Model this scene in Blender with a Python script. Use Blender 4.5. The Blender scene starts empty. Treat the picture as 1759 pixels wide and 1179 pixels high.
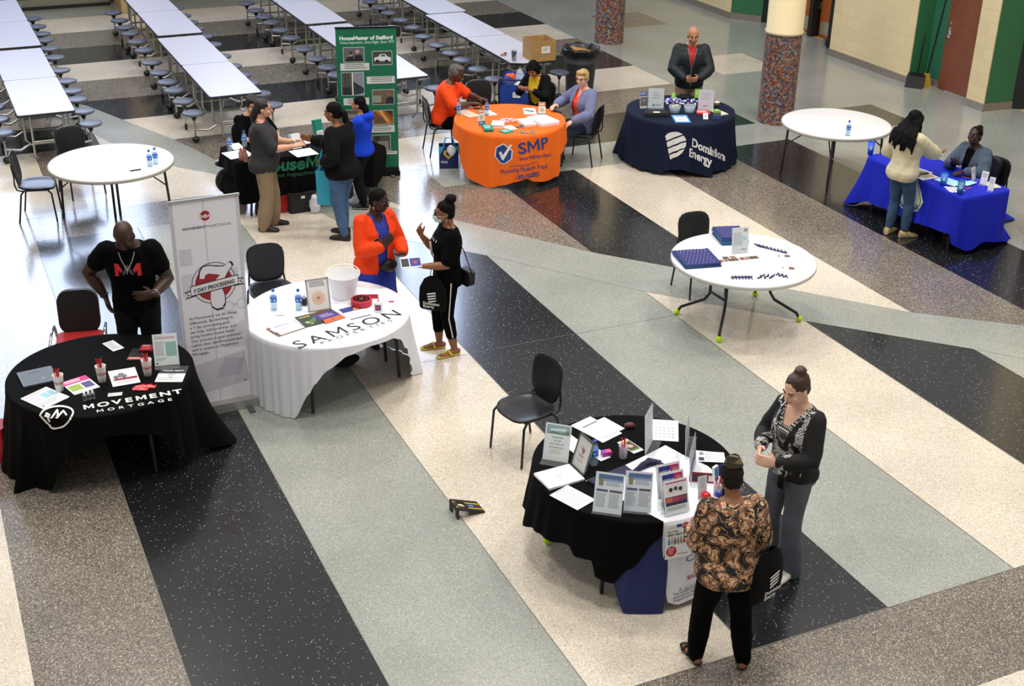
SKYWIN, AMBIENT, LAMPW, EXPO = 8.5, .46, 300, 0.0
LAMPS = [(-6, 6), (0, 7), (6, 8), (-7, 13), (-1, 13), (5, 13), (10, 14), (-6, 17), (0, 17.5), (6, 17.5)]
import bpy, bmesh, math, random
from mathutils import Vector, Matrix, noise
random.seed(11)
SC = bpy.context.scene
COL = SC.collection
PI = math.pi
V = Vector
# ------------------------------------------------------------------ camera
FPX, PITCH, ROLL, CH, TH = 2237.74, 0.456636, 0.019048, 5.94825, -0.438846
cd = V((0, math.cos(PITCH), -math.sin(PITCH)))
_u = V((0, math.sin(PITCH), math.cos(PITCH)))
_r = V((1, 0, 0))
cr = _r*math.cos(ROLL) + _u*math.sin(ROLL)
cu_ = -_r*math.sin(ROLL) + _u*math.cos(ROLL)
CAMP = V((0, 0, CH))
D1 = V((math.sin(TH), math.cos(TH), 0))     # along the hall
D2 = V((math.cos(TH), -math.sin(TH), 0))    # across the hall
HALL = math.atan2(D2.y, D2.x)               # z rotation of the hall grid


def C(x, y, z=0.0):
    "point at height z seen at photo position (x, y)"
    v = cd*FPX + cr*(x-879.5) - cu_*(y-589.5)
    return CAMP + v*((z-CH)/v.z)


def ray(x, y):
    return (cd*FPX + cr*(x-879.5) - cu_*(y-589.5)).normalized()


def W(s, t, z=0.0):
    return D1*s + D2*t + V((0, 0, z))


cam = bpy.data.cameras.new('camera')
cam.sensor_width = 36
cam.sensor_fit = 'HORIZONTAL'
cam.lens = FPX/1759*36
cam.clip_end = 200
camo = bpy.data.objects.new('camera', cam)
COL.objects.link(camo)
camo.matrix_world = Matrix(((cr.x, cu_.x, -cd.x, 0), (cr.y, cu_.y, -cd.y, 0), (cr.z, cu_.z, -cd.z, CH), (0, 0, 0, 1)))
SC.camera = camo


# ------------------------------------------------------------------ materials
def lin(h):
    if isinstance(h, str):
        h = h.lstrip('#')
        c = [int(h[i:i+2], 16)/255 for i in (0, 2, 4)]
    else:
        c = h
    return tuple((x/12.92 if x <= .04045 else ((x+.055)/1.055)**2.4) for x in c) + (1,)


_M = {}


def M(col, rough=.6, metal=0, spec=.5, emit=0, bump=0, bscale=200, sheen=0, var=0, vscale=4):
    k = (str(col), rough, metal, spec, emit, bump, bscale, sheen, var, vscale)
    if k in _M:
        return _M[k]
    m = bpy.data.materials.new('surface_%s_%d' % (str(col).strip('#'), len(_M)))
    m.use_nodes = True
    nt = m.node_tree
    b = nt.nodes['Principled BSDF']
    c = lin(col)
    b.inputs['Base Color'].default_value = c
    b.inputs['Roughness'].default_value = rough
    b.inputs['Metallic'].default_value = metal
    b.inputs['Specular IOR Level'].default_value = spec
    if sheen:
        b.inputs['Sheen Weight'].default_value = sheen
    if emit:
        b.inputs['Emission Color'].default_value = c
        b.inputs['Emission Strength'].default_value = emit
    if bump or var:
        tc = nt.nodes.new('ShaderNodeTexCoord')
    if bump:
        n = nt.nodes.new('ShaderNodeTexNoise')
        n.inputs['Scale'].default_value = bscale
        n.inputs['Detail'].default_value = 3
        bp = nt.nodes.new('ShaderNodeBump')
        bp.inputs['Strength'].default_value = bump
        bp.inputs['Distance'].default_value = .004
        nt.links.new(tc.outputs['Object'], n.inputs['Vector'])
        nt.links.new(n.outputs['Fac'], bp.inputs['Height'])
        nt.links.new(bp.outputs['Normal'], b.inputs['Normal'])
    if var:
        n = nt.nodes.new('ShaderNodeTexNoise')
        n.inputs['Scale'].default_value = vscale
        n.inputs['Detail'].default_value = 4
        r = nt.nodes.new('ShaderNodeValToRGB')
        r.color_ramp.elements[0].position = .3
        r.color_ramp.elements[1].position = .7
        r.color_ramp.elements[0].color = tuple(x*(1-var) for x in c[:3]) + (1,)
        r.color_ramp.elements[1].color = tuple(min(1, x*(1+var)) for x in c[:3]) + (1,)
        nt.links.new(tc.outputs['Object'], n.inputs['Vector'])
        nt.links.new(n.outputs['Fac'], r.inputs['Fac'])
        nt.links.new(r.outputs['Color'], b.inputs['Base Color'])
    _M[k] = m
    return m


def nodes_mat(name):
    m = bpy.data.materials.new(name)
    m.use_nodes = True
    nt = m.node_tree
    return m, nt, nt.nodes['Principled BSDF'], (lambda t: nt.nodes.new('ShaderNode'+t)), nt.links.new


def clear_mat(name, tint='#ffffff', opac=.12, rough=.03):
    if name in _M:
        return _M[name]
    m, nt, b, N, L = nodes_mat(name)
    nt.nodes.remove(b)
    t = N('BsdfTransparent')
    t.inputs['Color'].default_value = lin(tint)
    g = N('BsdfPrincipled')
    g.inputs['Base Color'].default_value = lin(tint)
    g.inputs['Roughness'].default_value = rough
    mx = N('MixShader')
    mx.inputs[0].default_value = opac
    L(t.outputs[0], mx.inputs[1])
    L(g.outputs[0], mx.inputs[2])
    L(mx.outputs[0], nt.nodes['Material Output'].inputs['Surface'])
    _M[name] = m
    return m


def terrazzo(name, base, chips, rough=.22, scale=95, grout=.15):
    "base colour; chips = [(position, colour)...] picked at random per stone chip"
    m, nt, b, N, L = nodes_mat(name)
    tc = N('TexCoord')
    v = N('TexVoronoi')
    v.inputs['Scale'].default_value = scale
    L(tc.outputs['Object'], v.inputs['Vector'])
    sx = N('SeparateColor')
    L(v.outputs['Color'], sx.inputs[0])
    r = N('ValToRGB')
    r.color_ramp.interpolation = 'CONSTANT'
    e = r.color_ramp.elements
    e[0].position = 0
    e[0].color = lin(chips[0][1])
    e[1].position = chips[1][0]
    e[1].color = lin(chips[1][1])
    for p, c in chips[2:]:
        q = e.new(p)
        q.color = lin(c)
    L(sx.outputs[0], r.inputs[0])
    # cement between the chips
    d = N('ValToRGB')
    d.color_ramp.elements[0].position = .35
    d.color_ramp.elements[1].position = .6
    L(v.outputs['Distance'], d.inputs[0])
    mx = N('Mix')
    mx.data_type = 'RGBA'
    L(d.outputs[0], mx.inputs[0])
    L(r.outputs[0], mx.inputs[6])
    mx.inputs[7].default_value = lin(base)
    # broad wear
    n = N('TexNoise')
    n.inputs['Scale'].default_value = .9
    n.inputs['Detail'].default_value = 5
    L(tc.outputs['Object'], n.inputs['Vector'])
    mr = N('MapRange')
    mr.inputs[1].default_value = .3
    mr.inputs[2].default_value = .7
    mr.inputs[3].default_value = .88
    mr.inputs[4].default_value = 1.08
    L(n.outputs['Fac'], mr.inputs[0])
    mu = N('Mix')
    mu.data_type = 'RGBA'
    mu.blend_type = 'MULTIPLY'
    mu.inputs[0].default_value = 1
    L(mx.outputs[2], mu.inputs[6])
    L(mr.outputs[0], mu.inputs[7])
    L(mu.outputs[2], b.inputs['Base Color'])
    rr = N('MapRange')
    rr.inputs[3].default_value = rough*.8
    rr.inputs[4].default_value = rough*1.25
    L(n.outputs['Fac'], rr.inputs[0])
    L(rr.outputs[0], b.inputs['Roughness'])
    b.inputs['Specular IOR Level'].default_value = .6
    b.inputs['Coat Weight'].default_value = .35
    b.inputs['Coat Roughness'].default_value = .1
    return m


# ------------------------------------------------------------------ mesh builder
class MB:
    def __init__(s):
        s.v, s.f, s.m, s.s, s.mats = [], [], [], [], []

    def add(s, vs, fs, mat, smooth=False, T=None):
        o = len(s.v)
        if T is not None:
            vs = [T @ V(p) for p in vs]
        s.v += [tuple(p) for p in vs]
        if mat not in s.mats:
            s.mats.append(mat)
        k = s.mats.index(mat)
        for f in fs:
            s.f.append(tuple(i+o for i in f))
            s.m.append(k)
            s.s.append(smooth)
        return s

    def box(s, c, d, mat, T=None):
        x, y, z = c
        a, b, h = d[0]/2, d[1]/2, d[2]/2
        vs = [(x+i*a, y+j*b, z+k*h) for k in (-1, 1) for j in (-1, 1) for i in (-1, 1)]
        return s.add(vs, [(0, 2, 3, 1), (4, 5, 7, 6), (0, 1, 5, 4), (2, 6, 7, 3), (0, 4, 6, 2), (1, 3, 7, 5)], mat, False, T)

    def prism(s, poly, z0, z1, mat, T=None, smooth=False):
        n = len(poly)
        vs = [(x, y, z0) for x, y in poly] + [(x, y, z1) for x, y in poly]
        fs = [tuple(range(n-1, -1, -1)), tuple(range(n, 2*n))]
        s.add(vs, fs, mat, False, T)
        return s.add(vs, [(i, (i+1) % n, n+(i+1) % n, n+i) for i in range(n)], mat, smooth, T)

    def poly(s, pts, mat, T=None):
        return s.add(pts, [tuple(range(len(pts)))], mat, False, T)

    def lathe(s, prof, mat, n=24, T=None, smooth=True):
        vs, fs = [], []
        for r, z in prof:
            for i in range(n):
                a = 2*PI*i/n
                vs.append((r*math.cos(a), r*math.sin(a), z))
        for j in range(len(prof)-1):
            for i in range(n):
                fs.append((j*n+i, j*n+(i+1) % n, (j+1)*n+(i+1) % n, (j+1)*n+i))
        s.add(vs, fs, mat, smooth, T)
        caps = []
        if prof[0][0] > 1e-4:
            caps.append(tuple(range(n-1, -1, -1)))
        if prof[-1][0] > 1e-4:
            k = (len(prof)-1)*n
            caps.append(tuple(range(k, k+n)))
        return s.add(vs, caps, mat, False, T) if caps else s

    def tube(s, pts, rad, mat, n=10, T=None, ref=None, caps=True, closed=False):
        pts = [V(p) for p in pts]
        m = len(pts)
        if not isinstance(rad, (list, tuple)):
            rad = [rad]*m
        rad = [r if isinstance(r, (tuple, list)) else (r, r) for r in rad]
        tg = []
        for i in range(m):
            a = pts[(i-1) % m] if (closed or i > 0) else pts[i]
            b = pts[(i+1) % m] if (closed or i < m-1) else pts[i]
            d = b-a
            tg.append(d.normalized() if d.length > 1e-9 else V((0, 0, 1)))
        u = V(ref) if ref else (V((0, 0, 1)) if abs(tg[0].z) < .9 else V((0, 1, 0)))
        rings = []
        for i in range(m):
            u = u - tg[i]*u.dot(tg[i])
            if u.length < 1e-6:
                u = tg[i].orthogonal()
            u.normalize()
            w = tg[i].cross(u)
            rings.append((pts[i], u.copy(), w, rad[i]))
        if caps and not closed:
            p, a, b, r = rings[0]
            e = min(r)
            pre = [(p-tg[0]*e*.85, a, b, (r[0]*.3, r[1]*.3)), (p-tg[0]*e*.6, a, b, (r[0]*.75, r[1]*.75))]
            p, a, b, r = rings[-1]
            e = min(r)
            rings = pre + rings + [(p+tg[-1]*e*.6, a, b, (r[0]*.75, r[1]*.75)), (p+tg[-1]*e*.85, a, b, (r[0]*.3, r[1]*.3))]
        vs, fs = [], []
        for p, a, b, r in rings:
            for i in range(n):
                t = 2*PI*i/n
                vs.append(p + a*(r[0]*math.cos(t)) + b*(r[1]*math.sin(t)))
        k = len(rings)
        for j in range(k if closed else k-1):
            j2 = (j+1) % k
            for i in range(n):
                fs.append((j*n+i, j*n+(i+1) % n, j2*n+(i+1) % n, j2*n+i))
        if not closed:
            fs += [tuple(range(n-1, -1, -1)), tuple(range((k-1)*n, k*n))]
        return s.add(vs, fs, mat, True, T)

    def ell(s, c, r, mat, T=None, n=16, m=10):
        c = V(c)
        vs = [c+V((0, 0, -r[2]))]
        for j in range(1, m):
            a = -PI/2+PI*j/m
            for i in range(n):
                t = 2*PI*i/n
                vs.append(c+V((r[0]*math.cos(a)*math.cos(t), r[1]*math.cos(a)*math.sin(t), r[2]*math.sin(a))))
        vs.append(c+V((0, 0, r[2])))
        fs = [(0, 1+(i+1) % n, 1+i) for i in range(n)]
        for j in range(m-2):
            for i in range(n):
                a, b = 1+j*n, 1+(j+1)*n
                fs.append((a+i, a+(i+1) % n, b+(i+1) % n, b+i))
        k = 1+(m-2)*n
        fs += [(k+i, k+(i+1) % n, len(vs)-1) for i in range(n)]
        return s.add(vs, fs, mat, True, T)

    def grid(s, rows, mat, T=None, smooth=True, wrap=False):
        "rows: list of lists of points"
        n = len(rows[0])
        vs = [p for r in rows for p in r]
        fs = []
        for j in range(len(rows)-1):
            for i in range(n if wrap else n-1):
                i2 = (i+1) % n
                fs.append((j*n+i, j*n+i2, (j+1)*n+i2, (j+1)*n+i))
        return s.add(vs, fs, mat, smooth, T)

    def mesh(s, name):
        me = bpy.data.meshes.new(name)
        me.from_pydata([tuple(p) for p in s.v], [], s.f)
        for m in s.mats:
            me.materials.append(m)
        me.polygons.foreach_set('material_index', s.m)
        me.polygons.foreach_set('use_smooth', s.s)
        me.update()
        return me

    def build(s, name, parent=None, Tm=None, label=None, cat=None, group=None, kind=None):
        o = bpy.data.objects.new(name, s.mesh(name))
        COL.objects.link(o)
        if parent:
            o.parent = parent
        if Tm is not None:
            o.matrix_basis = Tm
        return tag(o, label, cat, group, kind)


def tag(o, label=None, cat=None, group=None, kind=None):
    if label:
        o['label'] = label
    if cat:
        o['category'] = cat
    if group:
        o['group'] = group
    if kind:
        o['kind'] = kind
    return o


def thing(name, label, cat, loc=(0, 0, 0), rotz=0, group=None):
    o = bpy.data.objects.new(name, None)
    o.empty_display_size = .1
    COL.objects.link(o)
    o.location = loc
    o.rotation_euler = (0, 0, rotz)
    return tag(o, label, cat, group)


def dup(root, loc, rotz, label, group=None):
    r = root.copy()
    COL.objects.link(r)
    r.location = loc
    r.rotation_euler = (0, 0, rotz)
    r['label'] = label
    if group:
        r['group'] = group
    for ch in list(root.children):
        c = ch.copy()
        COL.objects.link(c)
        c.parent = r
        for g in list(ch.children):
            d = g.copy()
            COL.objects.link(d)
            d.parent = c
    return r


def rrect(w, h, r, n=5, cx=0, cy=0):
    p = []
    for qx, qy, a0 in ((1, 1, 0), (-1, 1, 90), (-1, -1, 180), (1, -1, 270)):
        for i in range(n+1):
            a = math.radians(a0+90*i/n)
            p.append((cx+qx*(w/2-r)+r*math.cos(a), cy+qy*(h/2-r)+r*math.sin(a)))
    return p


def Rz(a):
    return Matrix.Rotation(a, 4, 'Z')


def TR(p, a=0):
    return Matrix.Translation(V(p)) @ Rz(a)


def basis(o, x, y, z):
    return Matrix(((x[0], y[0], z[0], o[0]), (x[1], y[1], z[1], o[1]), (x[2], y[2], z[2], o[2]), (0, 0, 0, 1)))


_T = {}


def glyphs(s, bold=0):
    k = (s, bold)
    if k not in _T:
        cu = bpy.data.curves.new('lettering', 'FONT')
        cu.body = s
        cu.size = 1
        cu.offset = bold
        cu.resolution_u = 3
        ob = bpy.data.objects.new('lettering', cu)
        COL.objects.link(ob)
        dg = bpy.context.evaluated_depsgraph_get()
        dg.update()
        me = bpy.data.meshes.new_from_object(ob.evaluated_get(dg))
        vs = [(p.co.x, p.co.y) for p in me.vertices]
        fs = [tuple(f.vertices) for f in me.polygons]
        w = max([a for a, b in vs], default=0)
        bpy.data.objects.remove(ob)
        bpy.data.curves.remove(cu)
        bpy.data.meshes.remove(me)
        _T[k] = (vs, fs, w)
    return _T[k]


def text(s, bold=0):
    "lettering of em size 1; a thickened M is drawn here because its counters close up in the font"
    k = (s, bold, 'set')
    if k not in _T:
        if 'M' not in s or bold <= 0:
            return glyphs(s, bold)
        vs, fs, x, w = [], [], 0, 0
        for c in s:
            adv = glyphs('H'+c+'H')[2]-glyphs('HH')[2]
            if c == 'M':
                q, h, W_ = .085+2*bold, .73, adv-.10
                y1, y2 = .30, max(.01, .30-1.75*q)
                g = ([(a+.05, b) for a, b in ((0, 0), (q, 0), (q, h), (0, h), (W_-q, 0), (W_, 0), (W_, h), (W_-q, h), (W_/2, y1), (W_/2, y2), (q, h-1.9*q), (W_-q, h-1.9*q))], [(0, 1, 2, 3), (4, 5, 6, 7), (2, 10, 9, 8), (8, 9, 11, 7)])
            else:
                g = glyphs(c, bold)
            o = len(vs)
            vs += [(a+x, b) for a, b in g[0]]
            fs += [tuple(i+o for i in f) for f in g[1]]
            if g[0]:
                w = max(a for a, b in vs)
            x += adv
        _T[k] = (vs, fs, w)
    return _T[k]


def text_fine(s, bold, step):
    "lettering cut into small pieces so it can follow a curved cloth; width normalised to em size 1"
    vs, fs, w = text(s, bold)
    bm = bmesh.new()
    bv = [bm.verts.new((a, b, 0)) for a, b in vs]
    for f in fs:
        try:
            bm.faces.new([bv[i] for i in f])
        except ValueError:
            pass
    for ax, lo, hi in ((0, 0, w), (1, -.3, 1)):
        q = lo+step
        while q < hi:
            g = bm.verts[:]+bm.edges[:]+bm.faces[:]
            co = [0, 0, 0]
            co[ax] = q
            no = [0, 0, 0]
            no[ax] = 1
            bmesh.ops.bisect_plane(bm, geom=g, plane_co=co, plane_no=no)
            q += step
    bm.verts.index_update()
    r = ([(p.co.x, p.co.y) for p in bm.verts], [tuple(p.index for p in f.verts) for f in bm.faces], w)
    bm.free()
    return r


def ink(mb, w, h, items, z=.0006, T=None):
    "prints on a sheet lying in local x 0..w, y 0..h"
    for it in items:
        k = it[0]
        z += .00008
        if k == 'r':
            _, a, b, c, d, col = it
            mb.poly([(a*w, b*h, z), (c*w, b*h, z), (c*w, d*h, z), (a*w, d*h, z)], M(col), T)
        elif k == 'p':
            mb.poly([(a*w, b*h, z) for a, b in it[1]], M(it[2]), T)
        elif k == 'c':
            _, a, b, r, col = it
            mb.poly([(a*w+r*w*math.cos(i*PI/12), b*h+r*w*math.sin(i*PI/12), z) for i in range(24)], M(col), T)
        elif k == 'g':      # ring
            _, a, b, r, t, col = it
            rows = [[(a*w+q*w*math.cos(i*PI/20), b*h+q*w*math.sin(i*PI/20), z) for i in range(40)] for q in (r, r+t)]
            mb.grid(rows, M(col), T, False, True)
        elif k == 'l':
            _, a, b, c, d, n, col = it
            for i in range(n):
                y1 = d-(d-b)*i/n
                y0 = y1-(d-b)/n*.42
                e = c-(c-a)*random.random()*.25
                mb.poly([(a*w, y0*h, z), (e*w, y0*h, z), (e*w, y1*h, z), (a*w, y1*h, z)], M(col), T)
        elif k == 't':
            _, a, b, sz, s, col = it[:6]
            bold = it[6] if len(it) > 6 else 0
            al = it[7] if len(it) > 7 else 0
            xs = it[8] if len(it) > 8 else 1
            vs, fs, tw = text(s, bold)
            q = sz*h
            ox = a*w-al*tw*q*xs
            mb.add([(ox+x*q*xs, b*h+y*q, z) for x, y in vs], fs, M(col), False, T)
    return mb


def sheet(w, h, items, paper='#f4f4f6', th=.0012, stack=1, rough=.5):
    mb = MB()
    if stack <= 1:
        mb.box((w/2, h/2, th/2), (w, h, th), M(paper, rough))
    else:
        for i in range(stack):
            a = random.uniform(-.02, .02) if i < stack-1 else 0
            T = TR((w/2+random.uniform(-.004, .004), h/2+random.uniform(-.004, .004), 0), a)
            mb.box((0, 0, th/stack*(i+.5)), (w, h, th/stack*.94), M(paper, rough), T)
    return ink(mb, w, h, items, th)


def flatT(bl, br, z, flip=False):
    "frame of a sheet lying at height z whose lower edge runs bl -> br in the photo; returns matrix and length"
    a, b = C(*bl, z), C(*br, z)
    x = (b-a)
    L = x.length
    x.normalize()
    return basis(a, x, V((0, 0, 1)).cross(x), V((0, 0, 1))), L


def standT(bl, br, z, lean=12):
    "frame of an upright sheet leaning back by lean degrees, lower edge bl -> br"
    a, b = C(*bl, z), C(*br, z)
    x = (b-a)
    L = x.length
    x.normalize()
    n = x.cross(V((0, 0, 1)))        # towards the reader
    q = math.radians(lean)
    y = V((0, 0, 1))*math.cos(q) - n*math.sin(q)
    return basis(a, x, y, x.cross(y)), L
# ------------------------------------------------------------------ floor
CREAM = terrazzo('terrazzo_cream', '#cfc5b4', [(0, '#e8e2d8'), (.4, '#dcd2c3'), (.7, '#cbb79e'), (.86, '#b49678'), (.94, '#f1ede6')])
BROWN = terrazzo('terrazzo_brown', '#6f675e', [(0, '#8b8175'), (.32, '#4c443d'), (.6, '#a89f92'), (.82, '#35302c'), (.9, '#c9c2b6')])
BLACK = terrazzo('terrazzo_black', '#1c1d20', [(0, '#1f2024'), (.5, '#18191c'), (.8, '#292a2f'), (.965, '#9a9aa0')], rough=.2)
GREY = terrazzo('terrazzo_grey', '#9a9d97', [(0, '#a8aba6'), (.4, '#92968f'), (.75, '#7f847f'), (.93, '#c2c4be')])
SEAM = M('#7d7b76', .4)
fl = MB()
lay = [0.0]


def area(pts, mat, dz=None):
    lay[0] += .00004
    z = lay[0] if dz is None else dz
    fl.poly([W(s, t, z) for t, s in pts], mat)


def rect(t0, t1, s0, s1, mat):
    area([(t0, s0), (t1, s0), (t1, s1), (t0, s1)], mat)


fl.poly([W(-4, -14, 0), W(-4, 20, 0), W(31, 20, 0), W(31, -14, 0)], GREY)
T0 = .98
tb = [T0+1.2195*k for k in range(-8, 12)]            # stripe boundaries across the hall


def tk(k):
    return T0+1.2195*k


seq = [BROWN, BLACK, GREY, CREAM]
# front stripes, running along the hall (stripe k spans tk(k)..tk(k+1))
front = {-7: CREAM, -6: BLACK, -5: GREY, -4: CREAM, -3: BROWN, -2: BLACK, -1: BROWN, 0: BLACK, 1: GREY, 2: CREAM, 3: BLACK, 4: GREY, 5: CREAM, 6: BLACK, 7: GREY, 8: CREAM, 9: BROWN, 10: BLACK}
for k, m in front.items():
    rect(tk(k), tk(k+1), 5.86, 15.7, m)
rect(tk(3), tk(4), 14.55, 15.7, CREAM)
rect(-14, .03, 5.86, 15.7, CREAM)
rect(-14, -1.2, 5.86, 15.7, BLACK)
# cross bands nearest the camera
rect(-14, 13, 4.93, 5.86, BROWN)
rect(-14, 13, 2.5, 4.93, CREAM)
rect(-14, 13, -3, 2.5, GREY)
# left middle bands
for a, b, m in ((15.7, 16.57, BROWN), (16.57, 18, CREAM), (18, 19.28, BROWN), (19.28, 20.5, BLACK), (20.5, 21.75, CREAM), (21.75, 23.05, BROWN), (23.05, 24.3, CREAM), (24.3, 25.55, BLACK), (25.55, 26.85, BROWN), (26.85, 28.2, CREAM), (28.2, 29.4, GREY)):
    rect(-14, 6.6, a, b, m)
rect(-14, 1.36, 18, 19.28, CREAM)
# middle and right bands
for a, b, m in ((15.7, 16.68, GREY), (16.68, 18, BLACK), (18, 19.26, BROWN), (19.26, 20.62, CREAM), (20.62, 21.8, BLACK), (21.8, 22.95, BROWN), (22.95, 24.29, CREAM), (24.29, 25.55, BLACK), (25.55, 26.85, BROWN), (26.85, 28.2, CREAM), (28.2, 29.4, GREY)):
    rect(6.3, 12.04, a, b, m)
for a, b, m in ((19.2, 20.5, CREAM), (20.5, 21.75, BLACK), (18.0, 19.2, BROWN), (16.68, 18.0, CREAM)):
    rect(2.3, 7.9, a, b, m)
# upper stripes (between the diagonal path and the cross bands)
area([(5.3, 15.7), (5.9, 14.4), (tk(5), 12.84), (tk(5), 15.7)], BROWN)
up = [(tk(5), 12.84), (tk(6), 11.42), (tk(7), 9.96), (tk(8), 8.98), (tk(9), 7.6), (tk(10)-.4, 6.6)]
area([up[0], up[1], (tk(6), 15.7), (tk(5), 15.7)], BLACK)
area([up[1], up[2], (tk(7), 15.7), (tk(6), 15.7)], CREAM)
area([up[2], up[3], (tk(8), 15.7), (tk(7), 15.7)], BROWN)
area([up[3], up[4], (12.04, 7.2), (12.04, 15.78), (tk(8), 15.78)], BLACK)
# diagonal grey paths
upl = [(4.9, 15.9), (5.35, 15.25), (6.04, 14.36), (7.08, 12.84), (8.3, 11.42), (9.52, 9.96), (10.43, 9.21), (12.04, 7.9)]
dnl = [(4.66, 14.65), (5.1, 14.1), (5.86, 13.23), (7.08, 11.58), (8.3, 10.22), (9.55, 8.94), (10.43, 7.9), (12.04, 6.4)]
for i in range(7):
    area([dnl[i], dnl[i+1], upl[i+1], upl[i]], GREY, lay[0]+.00006)
dn = [(1.5, 21.8), (2.3, 19.9), (2.44, 19.41), (3.12, 17.89), (3.74, 17.16), (4.3, 15.9), (4.66, 14.65)]
uq = [(1.9, 22.4), (2.45, 21.45), (2.83, 20.49), (3.36, 19.18), (3.79, 17.7), (4.9, 15.9), (5.35, 15.25)]
for i in range(6):
    area([dn[i], dn[i+1], uq[i+1], uq[i]], GREY, lay[0]+.0001)
lay[0] += .0002
# the wide grey walk beyond the last stripe, with square insets beside the columns
rect(12.04, 20, 5.86, 30, GREY)
rect(13.26, 14.44, 23.4, 24.68, BROWN)
rect(13.24, 14.46, 19.45, 20.72, CREAM)
rect(13.26, 14.5, 15.75, 16.9, BLACK)
rect(13.26, 14.5, 10.2, 11.4, BLACK)
# brass divider lines
zl = lay[0]+.0001


def seam(p, q, w=.006):
    a, b = W(p[1], p[0]), W(q[1], q[0])
    n = (b-a).cross(V((0, 0, 1))).normalized()*w/2
    fl.poly([v+V((0, 0, zl)) for v in (a-n, b-n, b+n, a+n)], SEAM)


for k in range(0, 9):
    seam((tk(k), 5.86), (tk(k), {0: 15.7, 1: 15.7, 2: 15.2, 3: 14.65, 4: 13.23, 5: 11.58, 6: 10.22, 7: 8.94, 8: 8.9}[k]))
seam((-3, 5.86), (12, 5.86))
seam((13.0, 6), (13.0, 29), .004)
seam((3.43, 10.9), (7.08, 10.9), .004)
fl.build('floor', kind='structure')

# ------------------------------------------------------------------ walls
def blockmat(name, base, mortar):
    m, nt, b, N, L = nodes_mat(name)
    tc = N('TexCoord')
    br = N('TexBrick')
    br.inputs['Color1'].default_value = lin(base)
    br.inputs['Color2'].default_value = tuple(c*.94 for c in lin(base)[:3])+(1,)
    br.inputs['Mortar'].default_value = lin(mortar)
    br.inputs['Scale'].default_value = 1
    br.inputs['Brick Width'].default_value = .41
    br.inputs['Row Height'].default_value = .205
    br.inputs['Mortar Size'].default_value = .007
    L(tc.outputs['Object'], br.inputs['Vector'])
    L(br.outputs['Color'], b.inputs['Base Color'])
    n = N('TexNoise')
    n.inputs['Scale'].default_value = 60
    L(tc.outputs['Object'], n.inputs['Vector'])
    bp = N('Bump')
    bp.inputs['Strength'].default_value = .25
    bp.inputs['Distance'].default_value = .01
    L(n.outputs['Fac'], bp.inputs['Height'])
    L(bp.outputs['Normal'], b.inputs['Normal'])
    b.inputs['Roughness'].default_value = .55
    return m


BLOCK = blockmat('painted_block', '#e3d0a4', '#d6c395')
GREEN = M('#2c6a45', .5, bump=.2, bscale=60)
SKIRT = terrazzo('terrazzo_base', '#7c7268', [(0, '#968b7f'), (.4, '#5d554c'), (.75, '#aaa093')], .4, 120)


def wall(name, p, q, h, mat, th=.12, z0=0, kind='structure', **kw):
    "vertical slab whose face runs from p to q (left to right as seen from the hall), (s, t) pairs"
    a, b = W(*p, z0), W(*q, z0)
    x = (b-a)
    L = x.length
    x.normalize()
    n = x.cross(V((0, 0, 1)))
    mb = MB()
    mb.box((L/2, h/2, -th/2), (L, h, th), mat)
    return mb.build(name, None, basis(a, x, V((0, 0, 1)), n), kind=kind, **kw)


WH = 4.2
TW = 15.97
wall('wall_right', (29.4, TW), (23.43, TW), WH, BLOCK, .2)
wall('wall_right.001', (20.0, TW), (17.74, TW), WH, BLOCK, .2)
wall('wall_right.002', (16.27, TW), (15.86, TW), WH, BLOCK, .2)
wall('trim_1', (29.4, TW-.015), (23.43, TW-.015), .13, SKIRT, .02)
wall('trim_2', (20.0, TW-.015), (17.74, TW-.015), .13, SKIRT, .02)
wall('trim_3', (16.28, TW-.015), (15.84, TW-.015), .13, SKIRT, .02)
# green returns of the recesses
wall('wall_recess', (23.43, TW+.02), (22.86, TW+.42), WH, GREEN, .15)
wall('trim_4', (23.43, TW), (22.86, TW+.4), .13, SKIRT, .02)
wall('wall_recess.001', (20.42, 16.6), (20.0, TW+.03), WH, GREEN, .15)
wall('wall_recess.002', (17.74, TW+.02), (17.72, 16.34), WH, GREEN, .1)
wall('wall_recess.003', (17.75, 16.34), (17.3, 16.34), WH, M('#2f7257', .5), .1)
wall('wall_recess.004', (16.6, 16.34), (16.27, 16.34), WH, GREEN, .1)
wall('wall_recess.005', (15.86, TW+.02), (15.82, 16.55), WH, GREEN, .15)
wall('trim_5', (15.86, TW-.01), (15.8, 16.55), .13, SKIRT, .03)
wall('trim_6', (17.73, 16.325), (17.3, 16.325), .11, SKIRT, .02)
WOOD = M('#a5551f', .45, var=.18, vscale=3)
BRDOOR = M('#7a4228', .45, var=.12, vscale=5)
DARKF = M('#15181a', .4)
STEEL = M('#b9b9b4', .3, 1)
CHROME = M('#d8d8da', .18, 1)


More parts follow.
